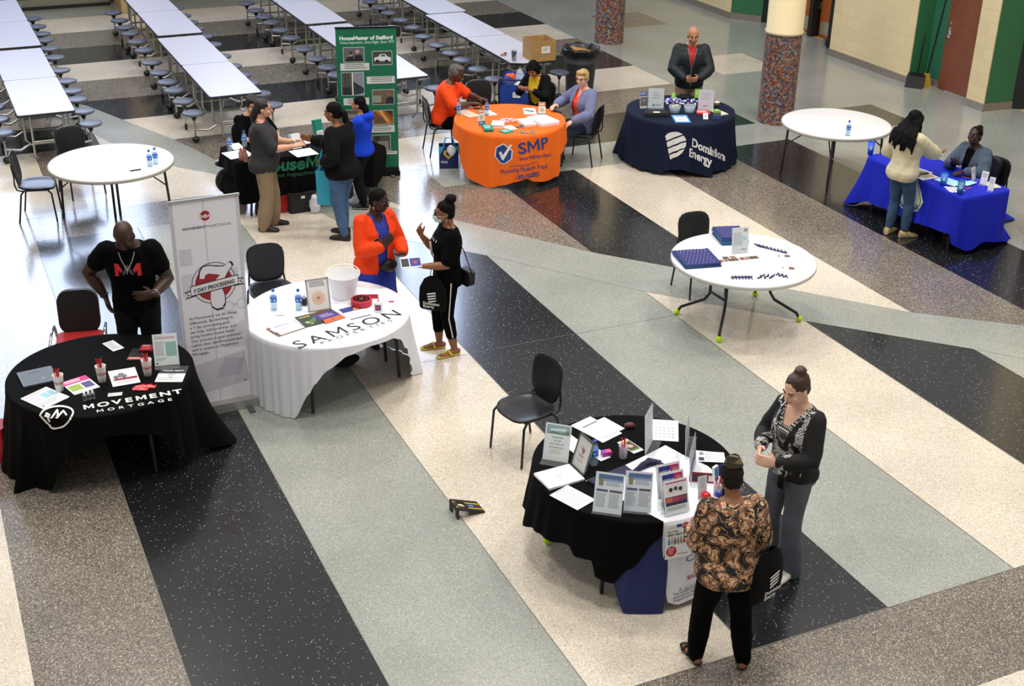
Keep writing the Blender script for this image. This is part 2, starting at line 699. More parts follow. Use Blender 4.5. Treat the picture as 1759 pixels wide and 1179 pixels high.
def door(name, p, q, h, mat, kick=None, lever=None, label=None):
    a, b = W(*p), W(*q)
    x = (b-a)
    L = x.length
    x.normalize()
    n = x.cross(V((0, 0, 1)))
    root = bpy.data.objects.new(name, None)
    COL.objects.link(root)
    root.matrix_basis = basis(a, x, V((0, 0, 1)), n)
    tag(root, None, None, None, 'structure')
    MB().box((L/2, h/2+.01, 0), (L-.02, h-.02, .045), mat).build('door_leaf', root)
    if kick:
        MB().box((L/2, .2, .026), (L-.1, .26, .006), M('#c3b99c', .35, .6)).build('kick_plate', root)
    if lever is not None:
        hm = MB()
        hm.prism(rrect(.06, .2, .03, 4, lever, 1.0), .02, .034, CHROME)
        hm.tube([(lever, 1.0, .03), (lever, 1.0, .075), (lever+.1, 1.0, .08)], .011, CHROME)
        hm.build('door_handle', root)
        MB().prism(rrect(.06, .06, .028, 4, lever, 1.16), .02, .036, CHROME).build('lock', root)
    return root


door('door_1', (17.31, 16.3), (16.56, 16.3), 2.3, BRDOOR, None, .09)
door('door_2', (21.36, 16.75), (20.5, 16.75), 2.3, WOOD, True)
door('door_3', (22.4, 16.75), (21.5, 16.75), 2.3, WOOD, True)
door('door_4', (15.62, 16.95), (14.7, 16.95), 2.3, WOOD, True)
wall('trim_7', (22.9, 16.38), (22.4, 16.62), WH, DARKF, .1)
wall('trim_8', (21.5, 16.55), (21.38, 16.55), WH, DARKF, .25)
wall('trim_9', (20.52, 16.3), (20.42, 16.3), WH, DARKF, .25)
wall('trim_10', (15.82, 16.56), (15.6, 16.9), WH, DARKF, .1)
wall('wall_recess.006', (23.4, 17.6), (20.0, 17.6), WH, M('#a8834f', .7), .1)
wall('wall_recess.007', (15.7, 17.7), (13.0, 17.7), WH, M('#a8834f', .7), .1)
wall('floor_mat', (0, 0), (0, 1), .01, DARKF, .01).name = 'trim_11'
bpy.data.objects.remove(bpy.data.objects['trim_11'])
for nm, s0, s1, t1 in (('trim_12', 20.5, 22.4, 17.6), ('trim_13', 14.0, 15.7, 17.6)):
    mb = MB()
    a = [W(s0, 16.62, .004), W(s0, t1, .004), W(s1, t1, .004), W(s1, 16.62, .004)]
    mb.poly(a, M('#c9a566', .5))
    mb.build(nm, kind='structure')
# push-bar brackets at the door edges
for i, (s, t, z) in enumerate(((21.36, 16.7, .62), (20.46, 16.2, .12), (15.6, 16.85, .3), (15.62, 16.85, 1.55))):
    mb = MB()
    mb.prism(rrect(.1, .13, .03), -.03, .03, STEEL)
    mb.build('trim_%d' % (14+i), None, basis(W(s, t, z), D1*-1, V((0, 0, 1)), D2*-1), kind='structure')

# back wall: serving shutter, tan pier, and the tall windows that light the hall
BW = 29.45
shut = MB()
for i in range(14):
    shut.box((0, 0, .3+i*.1), (7.9, .05, .085), M('#9a9b8c', .35, .3))
shut.box((0, .02, .1), (7.9, .12, .2), M('#7d7e70', .4))
shut.box((0, -.06, .03), (7.9, .12, .06), M('#111111', .6))
tag(shut.build('serving_shutter', None, TR(W(BW-.16, .1), HALL)), 'grey slatted metal serving shutter along the back wall, top left', 'shutter')
PIER = M('#b39a6c', .6, var=.1)
pm = MB()
pm.box((.35, 0, 2.1), (.7, 1.1, 4.2), PIER)
pm.build('wall_pier', None, TR(W(BW-.58, 4.15), HALL), kind='structure')
MOSAIC = None


def mosaic():
    m, nt, b, N, L = nodes_mat('mosaic_tile')
    tc = N('TexCoord')
    # wrap the tiles round the column: angle and height
    sp = N('SeparateXYZ')
    L(tc.outputs['Object'], sp.inputs[0])
    at = N('Math')
    at.operation = 'ARCTAN2'
    L(sp.outputs[1], at.inputs[0])
    L(sp.outputs[0], at.inputs[1])
    cb = N('CombineXYZ')
    L(at.outputs[0], cb.inputs[0])
    ml = N('Math')
    ml.operation = 'MULTIPLY'
    ml.inputs[1].default_value = 3.5
    L(sp.outputs[2], ml.inputs[0])
    L(ml.outputs[0], cb.inputs[1])
    sc = N('VectorMath')
    sc.operation = 'SCALE'
    sc.inputs[3].default_value = 11.14
    L(cb.outputs[0], sc.inputs[0])
    fl_ = N('VectorMath')
    fl_.operation = 'FLOOR'
    L(sc.outputs[0], fl_.inputs[0])
    wn = N('TexWhiteNoise')
    wn.noise_dimensions = '3D'
    L(fl_.outputs[0], wn.inputs['Vector'])
    r = N('ValToRGB')
    r.color_ramp.interpolation = 'CONSTANT'
    e = r.color_ramp.elements
    e[0].color = lin('#8f4f36')
    e[1].position = .22
    e[1].color = lin('#4c5568')
    for p, c in ((.4, '#74483a'), (.52, '#33353a'), (.66, '#a08670'), (.76, '#747a84'), (.88, '#86644c')):
        e.new(p).color = lin(c)
    L(wn.outputs['Value'], r.inputs[0])
    L(r.outputs[0], b.inputs['Base Color'])
    b.inputs['Roughness'].default_value = .35
    return m


MOSAIC = mosaic()
PAINT = M('#ead9ae', .45)
for i, (s, t) in enumerate(((16.68, 12.41), (22.44, 12.51), (11.05, 12.62))):
    lab = ['round column with cream paint above mosaic tile, beside the white folding table', 'round mosaic tiled column at top centre, behind the trash can', 'round mosaic column cut by the right edge, beside the royal blue table'][i]
    c = thing('column', lab, 'column', W(s, t), 0, 'columns along the walk')
    MB().lathe([(.285, 0), (.285, 1.42)], MOSAIC, 48).build('mosaic_base', c)
    MB().lathe([(.272, 1.42), (.3, 1.42), (.3, 1.46), (.285, 1.48), (.285, 4.2)], PAINT, 48).build('painted_shaft', c)
if 1:
    # back wall above the shutter with three glazed bays
    bw = M('#4f4d47', .8)
    TOP = 10.2
    bays = [(-1.6, 4.4), (5.9, 7.3), (10.0, 12.3)]
    e = [-14]+[v for b in bays for v in b]+[TW+1.5]
    for i in range(0, len(e), 2):
        wall('wall_back' if i == 0 else 'wall_back.%03d' % (i//2), (BW, e[i]), (BW, e[i+1]), TOP, bw, .2)
    for i, (a, b) in enumerate(bays):
        wall('wall_back.%03d' % (4+i), (BW, a), (BW, b), 4.2, bw, .2)
        root = bpy.data.objects.new('window_%d' % (i+1), None)
        COL.objects.link(root)
        root.matrix_basis = basis(W(BW, a, 4.2), D2, V((0, 0, 1)), -D1)
        tag(root, None, None, None, 'structure')
        L = b-a
        h = TOP-4.2
        gl = M('#cfdfff', .5, emit=SKYWIN)
        MB().box((L/2, h/2, -.1), (L, h, .02), gl).build('pane', root)
        fr = MB()
        for x in [q*L/max(1, round(L/1.2)) for q in range(max(1, round(L/1.2))+1)]:
            fr.box((x, h/2, 0), (.06, h, .12), M('#6a6c70', .4, .6))
        for y in (0, h*.33, h*.66, h):
            fr.box((L/2, y, 0), (L, .06, .12), M('#6a6c70', .4, .6))
        fr.build('window_frame', root)

# ------------------------------------------------------------------ light
w = bpy.data.worlds.new('world')
SC.world = w
w.use_nodes = True
bg = w.node_tree.nodes['Background']
bg.inputs[0].default_value = lin('#f3f1ec')
bg.inputs[1].default_value = AMBIENT


def lamp(name, p, size, power, col, shape='DISK'):
    l = bpy.data.lights.new(name, 'AREA')
    l.shape = shape
    l.size = size
    l.energy = power
    l.color = lin(col)[:3]
    o = bpy.data.objects.new(name, l)
    COL.objects.link(o)
    o.location = p
    return o


for i, (x, y) in enumerate(LAMPS):
    lamp("ceiling_lamp", (x, y, 12), 1.2, LAMPW, '#fff8ee')
SC.view_settings.view_transform = 'Standard'
SC.view_settings.look = 'None'
SC.view_settings.gamma = 1
SC.view_settings.exposure = EXPO
# ------------------------------------------------------------------ cafeteria tables with attached stools
LAMI = M('#c6c7d6', .35)
EDGE = M('#26272b', .5)
STOOL = M('#55596a', .4, var=.05, vscale=60)
BLKP = M('#141416', .45)
ZT = .74


def cafe(s0, t0, label):
    root = thing('cafeteria_table', label, 'table', W(s0, t0), HALL, 'mobile stool tables at the back')
    for k in (0, 1):
        y0 = .01+k*1.965
        top = MB()
        top.prism(rrect(.762, 1.94, .04, 4, 0, y0+.97), ZT-.008, ZT, LAMI)
        tp = top.build('tabletop', root)
        e = MB()
        e.prism(rrect(.775, 1.953, .045, 4, 0, y0+.97), ZT-.036, ZT-.006, EDGE)
        e.build('edge_band', tp)
    # frame: legs bent from the top rails down to the stool rails
    for y in (.30, .98, 1.62, 2.16, 2.80, 3.48):
        f = MB()
        f.tube([(-.3, y, .7), (-.3, y, .3), (-.24, y, .23), (.24, y, .23), (.3, y, .3), (.3, y, .7)], .016, STEEL)
        f.build('frame_leg', root)
    for sgn in (-1, 1):
        r = MB()
        r.tube([(sgn*.3, .1, .69), (sgn*.3, 3.8, .69)], .016, STEEL)
        r.build('top_rail', root)
    for y in (.1, 1.9, 2.03, 3.8):
        l = MB()
        for sx in (-.22, .22):
            l.tube([(sx, y, .7), (sx, y, .14), (sx*.8, y+(.09 if y < 1 or 1.95 < y < 3 else -.09), .05)], .016, STEEL)
        l.tube([(-.22, y, .32), (.22, y, .32)], .014, STEEL)
        l.build('end_leg', root)
    for j, y in enumerate((.27, .95, 1.62, 2.14, 2.76, 3.48)):
        for sgn in (-1, 1):
            x = sgn*.59
            st = MB()
            st.lathe([(.03, .425), (.155, .432), (.168, .445), (.165, .462), (.14, .470), (0.001, .466)], STOOL, 28, TR((x, y, 0)))
            so = st.build('stool_seat', root)
            b = MB()
            b.lathe([(.022, .34), (.03, .37), (.075, .43)], BLKP, 14, TR((x, y, 0)))
            b.build('seat_cup', so)
            p = MB()
            p.tube([(x, y, .36), (x, y, .08)], .015, STEEL)
            p.tube([(x, y, .2), (x-sgn*.2, y, .17), (x-sgn*.33, y, .24)], .016, STEEL)
            p.build('stool_post', so)
            w = MB()
            if j in (0, 2, 3, 5):
                w.tube([(x-.012, y, .05), (x+.012, y, .05)], .05, BLKP, 16)
            else:
                w.tube([(x, y, .09), (x, y, .02)], .02, BLKP, 8)
            w.build('caster', so)
    return root


proto = None
CAFE = [(18.65, 1.565, 'front cafeteria table of the row at far left, behind the black chair'),
        (18.65, 4.22, 'front grey cafeteria table of the second row from the left'),
        (18.65, 6.86, 'grey cafeteria table partly hidden by the green banner'),
        (18.83, 9.15, 'grey cafeteria table carrying the cardboard box and the tumbler'),
        (22.76, 1.60, 'rear cafeteria table of the row at far left, in the top left corner'),
        (22.76, 4.27, 'rear grey cafeteria table of the second row from the left, near the shutter'),
        (22.76, 6.88, 'rear grey cafeteria table in line behind the green banner'),
        (22.80, 9.25, 'rear grey cafeteria table of the rightmost row, at the top of the view')]
for s, t, lb in CAFE:
    if proto is None:
        proto = cafe(s, t, lb)
    else:
        dup(proto, W(s, t), HALL, lb)

# ------------------------------------------------------------------ chairs
CHB = M('#17181b', .33, var=.1, vscale=30)
CHF = M('#0f1011', .4)


def make_chair(label):
    root = thing('stacking_chair', label, 'chair', (0, 0, 0), 0, 'black stacking chairs')
    # scooped seat shell
    rows = []
    N = 28
    for sh, zz in ((0, 0), (.35, 0), (.65, .002), (.88, .012), (1, .022), (1, .003), (.9, -.012), (0.01, -.02)):
        r = []
        for i in range(N):
            a = 2*PI*i/N
            c, s = math.cos(a), math.sin(a)
            q = (abs(c)**3.4+abs(s)**3.4)**(-1/3.4)
            x, y = .232*c*q*sh, .222*s*q*sh
            z = .44+zz
            if y > .08:
                z -= 1.6*(y-.08)**2          # waterfall front
            x *= 1-.10*(y < 0)*(-y/.22)
            r.append((x, y, z))
        rows.append(r)
    sb = MB()
    sb.grid(rows[::-1], CHB, None, True, True)
    sb.build('seat', root)
    # backrest: upright rounded shell, slightly curved and leaning
    bb = MB()
    for off, flip in ((.0, 0), (-.022, 1)):
        rows = []
        for sh in (0.01, .5, .8, .94, 1.0):
            r = []
            for i in range(N):
                a = 2*PI*i/N
                c, s = math.cos(a), math.sin(a)
                q = (abs(c)**3.6+abs(s)**3.6)**(-1/3.6)
                x, zz = .195*c*q*sh, .20*s*q*sh
                x *= 1+.06*(zz/.2)
                e = .006*(sh > .97)*(1 if not flip else -1)
                r.append((x, -.225-.16*zz+.5*x*x+off-e, .66+zz))
            rows.append(r)
        bb.grid(rows if flip else rows[::-1], CHB, None, True, True)
        if off == 0:
            front = rows[-1]
        else:
            bb.grid([front, rows[-1]], CHB, None, True, True)
    bb.build('backrest', root)
    for sx in (-1, 1):
        l = MB()
        l.tube([(sx*.205, .15, .425), (sx*.215, .19, .38), (sx*.225, .215, .012)], .0115, CHF, 8)
        l.build('leg', root)
        l = MB()
        l.tube([(sx*.205, -.13, .425), (sx*.215, -.17, .38), (sx*.225, -.235, .012)], .0115, CHF, 8)
        l.build('leg', root)
        u = MB()
        u.tube([(sx*.19, .16, .42), (sx*.195, -.17, .42), (sx*.19, -.215, .435), (sx*.182, -.235, .5), (sx*.172, -.232, .62), (sx*.165, -.25, .74)], .0105, CHF, 8)
        u.build('back_support', root)
    return root


CH0 = []


def chair(p, face, label):
    "p world xy of the seat centre, face = world direction the chair looks"
    a = math.atan2(face[1], face[0])-PI/2
    p = (p[0], p[1], 0)
    if not CH0:
        c = make_chair(label)
        c.location = p
        c.rotation_euler = (0, 0, a)
        CH0.append(c)
        return c
    return dup(CH0[0], p, a, label)


TC = {'white': V((-5.03, 15.51, 0)), 'tennis': V((2.42, 12.73, 0)), 'right': V((4.49, 17.8, 0)), 'dom': V((2.36, 18.31, 0)),
      'samson': V((-1.76, 11.19, 0)), 'move': V((-3.51, 9.86, 0)), 'smp': V((-.09, 17.67, 0)), 'good': V((.95, 8.52, 0))}
cA = C(63.6, 315, .45)
chair(cA, C(98, 314, .45)-C(30, 317, .45), 'black plastic chair at left, turned side-on beside the bare white table')
bB = C(120, 222, .84)
chair(bB+(TC['white']-bB).normalized()*.2, TC['white']-bB, 'black chair behind the bare white table at left, only its backrest showing')
cD = C(466, 497, .45)
chair(cD, C(474, 510, .45)-C(459, 482, .45), 'black chair tucked behind the white draped table with water bottles')
chair(C(904, 699, .45), C(872, 712, .45)-C(939.4, 687.8, .45), 'empty black chair standing alone on the black floor stripe, mid scene')
bF = C(1198, 375, .82)
chair(bF+(TC['tennis']-bF).normalized()*.2, TC['tennis']-bF, 'black chair behind the white table with tennis ball feet')
chair(C(759, 211, .45), C(800, 209, .45)-C(757, 212, .45), 'black chair under the person in the orange polo')
bH = C(829, 140, .84)
chair(bH+V((0, -.22, 0)), TC['smp']-bH, 'empty black chair between the orange table and the blue wagon')
chair(C(1001, 226, .45), C(950, 222, .45)-C(1003, 229, .45), 'black chair under the person in the lavender cardigan')
chair(C(926, 192, .45), TC['smp']-C(928, 182, .45), 'black chair under the person in the yellow top, hidden behind the orange table')
bJ = C(1716, 275, .84)
BLO = V((4.575, 16.33, 0))
BLX = (V((5.34, 14.75, 0))-V((4.58, 16.32, 0))).normalized()
BLN = V((BLX.y, -BLX.x, 0))         # outward front normal of the blue table
if BLN.y > 0:
    BLN = -BLN
chair(bJ+BLN*.2, BLN+BLX*.1, 'empty black chair at the far right, behind the royal blue table')
cK = BLO+BLX*.92-BLN*1.0
chair(cK, BLN, 'black chair under the person in the denim jacket')
HMX = V((1.65, .84, 0)).normalized()
HMN = V((HMX.y, -HMX.x, 0))
HMO = V((-3.48, 15.53, 0))
hc = HMO+HMX*.92-HMN*.37
chair(HMO+HMX*.50-HMN*1.08, HMN, 'black chair behind the black draped table, under the seated person in black')

# the padded chair with the red seat
pc = thing('padded_chair', 'black high-backed chair with a red seat and chrome arms at the black round table', 'chair', (0, 0, 0))
pp = C(137, 590, .45)
pc.location = (pp.x, pp.y, 0)
pc.rotation_euler = (0, 0, math.atan2(-.97, .22)-PI/2)
m = MB()
m.prism(rrect(.42, .44, .06), .42, .48, M('#a3141c', .6))
m.build('seat', pc)
m = MB()
m.prism(rrect(.38, .44, .12, 8), -.03, .03, M('#101113', .55), Matrix.Translation((0, -.25, .67)) @ Matrix.Rotation(math.radians(96), 4, 'X'))
m.prism(rrect(.18, .24, .08, 8), .03, .036, M('#1b1c1f', .7), Matrix.Translation((0, -.25, .64)) @ Matrix.Rotation(math.radians(96), 4, 'X'))
m.build('backrest', pc)
for sx in (-1, 1):
    m = MB()
    m.tube([(sx*.22, -.22, .4), (sx*.235, -.2, .55), (sx*.24, .0, .57), (sx*.24, .2, .54), (sx*.24, .22, .02)], .013, CHROME)
    m.build('armrest', pc)
    m = MB()
    m.tube([(sx*.22, -.2, .42), (sx*.24, -.24, .015)], .013, CHROME)
    m.build('leg', pc)

# ------------------------------------------------------------------ folding tables
PLAS = M('#e9eaec', .35)
PLRIM = M('#a9a69b', .5)
LEGG = M('#3a3c40', .4, .5)
LEGB = M('#0e0f10', .4)
BALL = M('#c3ec1c', .85, bump=.4, bscale=400)


def round_table(c, feet, label, top=PLAS, rim=PLRIM, leg=LEGG, balls=False, R=.762):
    root = thing('round_folding_table', label, 'table', c, 0, 'round folding tables')
    m = MB()
    m.lathe([(0.001, ZT-.03), (R-.02, ZT-.03), (R-.012, ZT-.012), (R-.012, ZT-.004), (R-.02, ZT), (0.001, ZT)], top, 96)
    t = m.build('tabletop', root)
    m = MB()
    m.lathe([(R-.03, ZT-.042), (R-.004, ZT-.042), (R, ZT-.034), (R, ZT-.01), (R-.006, ZT-.002), (R-.012, ZT-.004)], rim, 96)
    m.build('rim', t)
    F = [V((f.x-c.x, f.y-c.y, 0)) for f in feet]
    for k in (0, 2):
        a, b = F[k], F[k+1]
        mid = (a+b)/2
        ax = (b-a).normalized()
        inn = -mid.normalized()
        for q, sg in ((a, -1), (b, 1)):
            m = MB()
            if balls:
                up = mid*.55+ax*sg*.14
                m.tube([up+V((0, 0, ZT-.04)), up+V((0, 0, .32)), up*.85+q*.15+V((0, 0, .24)), up*.12+q*.88+V((0, 0, .1)), q+V((0, 0, .03))], .016, leg)
            else:
                up = q*.94
                m.tube([up+V((0, 0, ZT-.04)), q+V((0, 0, .01))], .016, leg)
            l = m.build('leg', root)
            if balls:
                m = MB()
                m.ell(q+V((0, 0, .034)), (.034, .034, .034), BALL)
                tag(m.build('tennis_ball', l), 'neon yellow tennis ball foot')
        m = MB()
        if balls:
            u1, u2 = mid*.55-ax*.14, mid*.55+ax*.14
            m.tube([u1+V((0, 0, .6)), u2+V((0, 0, .62))], .01, leg)
            m.build('brace', root)
            m = MB()
            m.tube([u1+V((0, 0, .34)), u2+V((0, 0, .34))], .014, leg)
        else:
            m.tube([a*.94+V((0, 0, ZT-.06)), b*.94+V((0, 0, ZT-.06))], .012, leg)
            for q in (a, b):
                m.tube([q*.95+V((0, 0, .42)), mid*.25+q*.3+V((0, 0, ZT-.05))], .009, leg)
        m.build('brace', root)
    return root


round_table(TC['white'], [C(110, 376), C(199, 376), TC['white']*2-C(110, 376), TC['white']*2-C(199, 376)], 'bare white round folding table at left, with two water bottles and a marker')
round_table(TC['right'], [C(1341, 296), C(1420, 326), TC['right']*2-C(1341, 296), TC['right']*2-C(1420, 326)], 'bare white round folding table at upper right, with one bottle and a paper')
round_table(TC['tennis'], [C(1162.5, 540), C(1234, 588), C(1372.5, 552.5), C(1297, 509)], 'white round table standing on four neon tennis balls', M('#f3f3f5', .3), M('#c9c8c6', .5), LEGB, True)
sc = TC['samson']
round_table(sc, [C(538, 710), C(686, 648), sc+V((.5, .45, 0)), sc+V((-.35, .55, 0))], 'round table under the white cloth, two dark legs showing')
mc = TC['move']
round_table(mc, [mc+V((-.5, -.4, 0)), mc+V((.5, -.4, 0)), mc+V((.5, .4, 0)), mc+V((-.5, .4, 0))], 'round table under the black cloth with the circled logo at lower left')
round_table(TC['dom'], [TC['dom']+V((x, y, 0)) for x, y in ((-.45, -.4), (.45, -.4), (.45, .4), (-.45, .4))], 'round table under the navy blue cloth at top centre')
round_table(TC['smp'], [TC['smp']+V((x, y, 0)) for x, y in ((-.45, -.4), (.45, -.4), (.45, .4), (-.45, .4))], 'round white table under the orange cloth, bare along its far edge')
gc = TC['good']
round_table(gc, [C(1033, 1020), C(1230, 960), gc+V((.45, .5, 0)), C(940, 934)], 'round table in the foreground under the black, navy and white cloths', leg=LEGB, balls=False)
for lb, q in (('yellow-green tennis ball on a leg of the foreground table', C(940, 934)),):
    m = MB()
    m.ell((0, 0, .034), (.034, .034, .034), BALL)
    tag(m.build('tennis_ball', None, TR((q.x, q.y, .0))), lb, 'ball')


def rect_table(o, x, n, L, D, label):
    root = thing('rectangular_folding_table', label, 'table', o+x*L/2-n*D/2, math.atan2(x.y, x.x))
    m = MB()
    m.prism(rrect(L-.05, D-.05, .05), ZT-.04, ZT, PLAS)
    m.build('tabletop', root)
    for sx in (-1, 1):
        for sy in (-1, 1):
            m = MB()
            m.tube([(sx*(L/2-.22), sy*(D/2-.08), ZT-.04), (sx*(L/2-.16), sy*(D/2-.06), .01)], .016, LEGG)
            m.build('leg', root)
        m = MB()
        m.tube([(sx*(L/2-.19), -(D/2-.07), .3), (sx*(L/2-.19), (D/2-.07), .3)], .012, LEGG)
        m.build('brace', root)
    return root


rect_table(HMO, HMX, HMN, 1.83, .72, 'rectangular table under the black cloth with green lettering')
rect_table(BLO, BLX, BLN, 1.76, .76, 'rectangular table under the royal blue cloth')


# ------------------------------------------------------------------ table cloths
class Cloth:
    "cloth over a table outline: rim(theta) on top, hem given by photo points found on its own outer surface"

    def __init__(s, c, rim, hem, extra=(), zt=ZT+.006, amp=.02, waves=26, seed=1, gap=.05, curve=1.4):
        s.c, s.rim, s.zt, s.amp, s.waves, s.seed, s.curve = V((c.x, c.y, 0)), rim, zt, amp, waves, seed, curve
        H = []
        for h in hem:
            H.append(s.hit(h[0], h[1], gap, h[2] if len(h) > 2 else None))
        for a, z, r in extra:
            H.append((math.radians(a) % (2*PI), z, r))
        H.sort()
        s.H = H
        rnd = random.Random(seed)
        s.ph = [rnd.random()*6.28 for _ in range(6)]

    def hit(s, x, y, gap=.05, zf=None):
        "angle, height and radius of the cloth where the photo shows (x, y)"
        if zf is None:
            d = ray(x, y)
            a0, a1 = (ZT-.005-CH)/d.z, (.004-CH)/d.z
            prev = None
            for i in range(160):
                p = CAMP+d*(a0+(a1-a0)*i/159)
                q = p-s.c
                th = math.atan2(q.y, q.x) % (2*PI)
                r = math.hypot(q.x, q.y)
                e = r-(s.rim(th)+gap*(1-p.z/ZT)+.01)
                if e < 0 and (prev is not None or (i == 0 and r > s.rim(th)-.03)):
                    return th, max(p.z, .006), r
                prev = e if e >= 0 else prev
            p = C(x, y, .006)
        else:
            p = C(x, y, zf)
        q = p-s.c
        return math.atan2(q.y, q.x) % (2*PI), max(p.z, .006), math.hypot(q.x, q.y)

    def hem(s, th):
        th %= 2*PI
        H = s.H
        for i in range(len(H)):
            a, b = H[i-1], H[i]
            t0, t1 = a[0], b[0]
            if i == 0:
                t0 -= 2*PI
                tt = th if th <= t1 else th-2*PI
            else:
                tt = th
            if t0 <= tt <= t1:
                u = (tt-t0)/max(1e-6, t1-t0)
                u = u*u*(3-2*u)*.6+u*.4
                return a[1]+(b[1]-a[1])*u, a[2]+(b[2]-a[2])*u
        return H[0][1], H[0][2]

    def wave(s, th):
        p = s.ph
        w = s.waves
        return .5*math.sin(w*th+p[0]+1.4*math.sin(3*th+p[1])) + .3*math.sin(w*.57*th+p[2]+math.sin(5*th+p[4])) + .2*math.sin(w*1.7*th+p[3])

    def at(s, th, z, off=0):
        zh, rh = s.hem(th)
        r0 = s.rim(th)+.008
        f = min(1, max(0, (s.zt-z)/max(.02, s.zt-zh)))
        rh = max(rh, r0+.004)
        drop = min(1, (s.zt-zh)/.5)
        r = r0+(rh-r0)*f**s.curve+s.amp*drop*(s.wave(th)+.35)*min(1, f*1.6)
        return s.c+V(((r+off)*math.cos(th), (r+off)*math.sin(th), z))

    def mesh(s, mat, N=260, K=14, top=True):
        m = MB()
        rows = []
        if top:
            for q in (.002, .3, .6, .85, .97):
                rows.append([s.c+V((s.rim(2*PI*i/N)*q*math.cos(2*PI*i/N), s.rim(2*PI*i/N)*q*math.sin(2*PI*i/N), s.zt)) for i in range(N)])
        for q, dz in ((.995, -.0005), (1.0, -.003)):
            rows.append([s.c+V(((s.rim(2*PI*i/N)+.006*(q == 1))*q*math.cos(2*PI*i/N), (s.rim(2*PI*i/N)+.006*(q == 1))*q*math.sin(2*PI*i/N), s.zt+dz)) for i in range(N)])
        for k in range(1, K+1):
            r = []
            for i in range(N):
                th = 2*PI*i/N
                zh, _ = s.hem(th)
                r.append(s.at(th, s.zt-.004-(s.zt-.004-zh)*k/K))
            rows.append(r)
        m.grid(rows[::-1], mat, None, True, True)
        return m

    def write(s, mb, txt, px, size, mat, ang=0, bold=0, step=.12, xs=1.0, off=.006):
        "lettering that follows the skirt, starting where the photo shows px"
        th, z, r = s.hit(*px, .03)
        vs, fs, w = text_fine(txt, bold, step)
        ca, sa = math.cos(ang), math.sin(ang)
        out = []
        for a, b in vs:
            a *= size*xs
            b *= size
            u, v = a*ca-b*sa, a*sa+b*ca
            out.append(s.at(th+u/r, z+v, off))
        mb.add(out, fs, mat, True)
        return w*size*xs

    def decal(s, mb, pts, px, size, mat, off=.006, ang=0):
        "flat emblem polygon (x right, y up in units of size) on the skirt, cut fine"
        th, z, r = s.hit(*px, .03)
        bm = bmesh.new()
        bm.faces.new([bm.verts.new((x, y, 0)) for x, y in pts])
        for ax in (0, 1):
            q = -1.5
            while q < 1.5:
                co, no = [0, 0, 0], [0, 0, 0]
                co[ax], no[ax] = q, 1
                bmesh.ops.bisect_plane(bm, geom=bm.verts[:]+bm.edges[:]+bm.faces[:], plane_co=co, plane_no=no)
                q += .13
        bm.verts.index_update()
        ca, sa = math.cos(ang), math.sin(ang)
        vs = [s.at(th+(p.co.x*ca-p.co.y*sa)*size/r, z+(p.co.x*sa+p.co.y*ca)*size, off) for p in bm.verts]
        mb.add(vs, [tuple(p.index for p in f.verts) for f in bm.faces], mat, True)
        bm.free()


def px_write(cl, mb, txt, o, ux, uy, mat, bold=0, step=.12, off=.006):
    "lettering laid on the skirt: o start, ux / uy photo vectors of one em along and up"
    vs, fs, w = text_fine(txt, bold, step)
    out = []
    for a, b in vs:
        th, z, r = cl.hit(o[0]+a*ux[0]+b*uy[0], o[1]+a*ux[1]+b*uy[1], .03)
        out.append(cl.at(th, z, off))
    mb.add(out, fs, mat, True)


def disc(R):
    return lambda th: R


def rectrim(L, D, rot, r=.05):
    def f(th):
        a = th-rot
        c, s_ = abs(math.cos(a)), abs(math.sin(a))
        p = 22
        return ((c/(L/2+.004))**p+(s_/(D/2+.004))**p)**(-1/p)
    return f


def px(o, pts, s):
    return [(o[0]+p[0]/s, o[1]+p[1]/s)+tuple(p[2:]) for p in pts]


BLKC = M('#070708', .9, spec=.1)
WHTC = M('#e9e9f1', .75, spec=.3)
ORAC = M('#f26c18', .7, spec=.3)
NAVC = M('#0e1730', .8, spec=.2)
ROYC = M('#0f1fb4', .65, spec=.3)
LET = M('#e9e8e4', .7)

# black cloth, lower left
cm = Cloth(TC['move'], disc(.77), px((0, 550), [(26, 1000, .006), (95, 1135, .006), (150, 1050, .006), (250, 1085, .006), (325, 1122, .006), (395, 1060, .006), (450, 900), (560, 830), (700, 760), (850, 745), (1000, 745), (1110, 790), (1200, 900), (1290, 850), (1360, 770, .006), (1445, 690, .006)], 3.8025), [(10, .006, 1.1), (40, .3, .84), (70, .25, .84), (100, .006, 1.05), (140, .1, .9), (180, .05, .9)], amp=.022, seed=3)
o = cm.mesh(BLKC).build('tablecloth', None)
tag(o, 'black cloth with white circled logo draped over the round table at lower left', 'tablecloth')
lm = MB()


def topwrite(mb, T, items):
    for txt, x, y, size, bold, xs, sp in items:
        cx = x
        for ch in txt:
            vs, fs, w = text(ch, bold)
            if ch != ' ':
                mb.add([T @ V((cx+a*size*xs, y+b*size, 0)) for a, b in vs], fs, LET)
            cx += (w*size*xs if ch != ' ' else size*.3)+sp*size


def toptext(bl, br, z, txt, mat, bold, size, xs=1, sp=.12, slant=0):
    "one line of capitals on a table top, spread from bl to br"
    T, L = flatT(bl, br, z)
    mb = MB()
    ws = [text(ch, bold)[2]*size*xs for ch in txt]
    gap = (L-sum(ws))/max(1, len(txt)-1)
    cx = 0
    for ch, w in zip(txt, ws):
        vs, fs, _ = text(ch, bold)
        mb.add([T @ V((cx+a*size*xs, b*size, 0)) for a, b in vs], fs, mat)
        cx += w+gap
    return mb


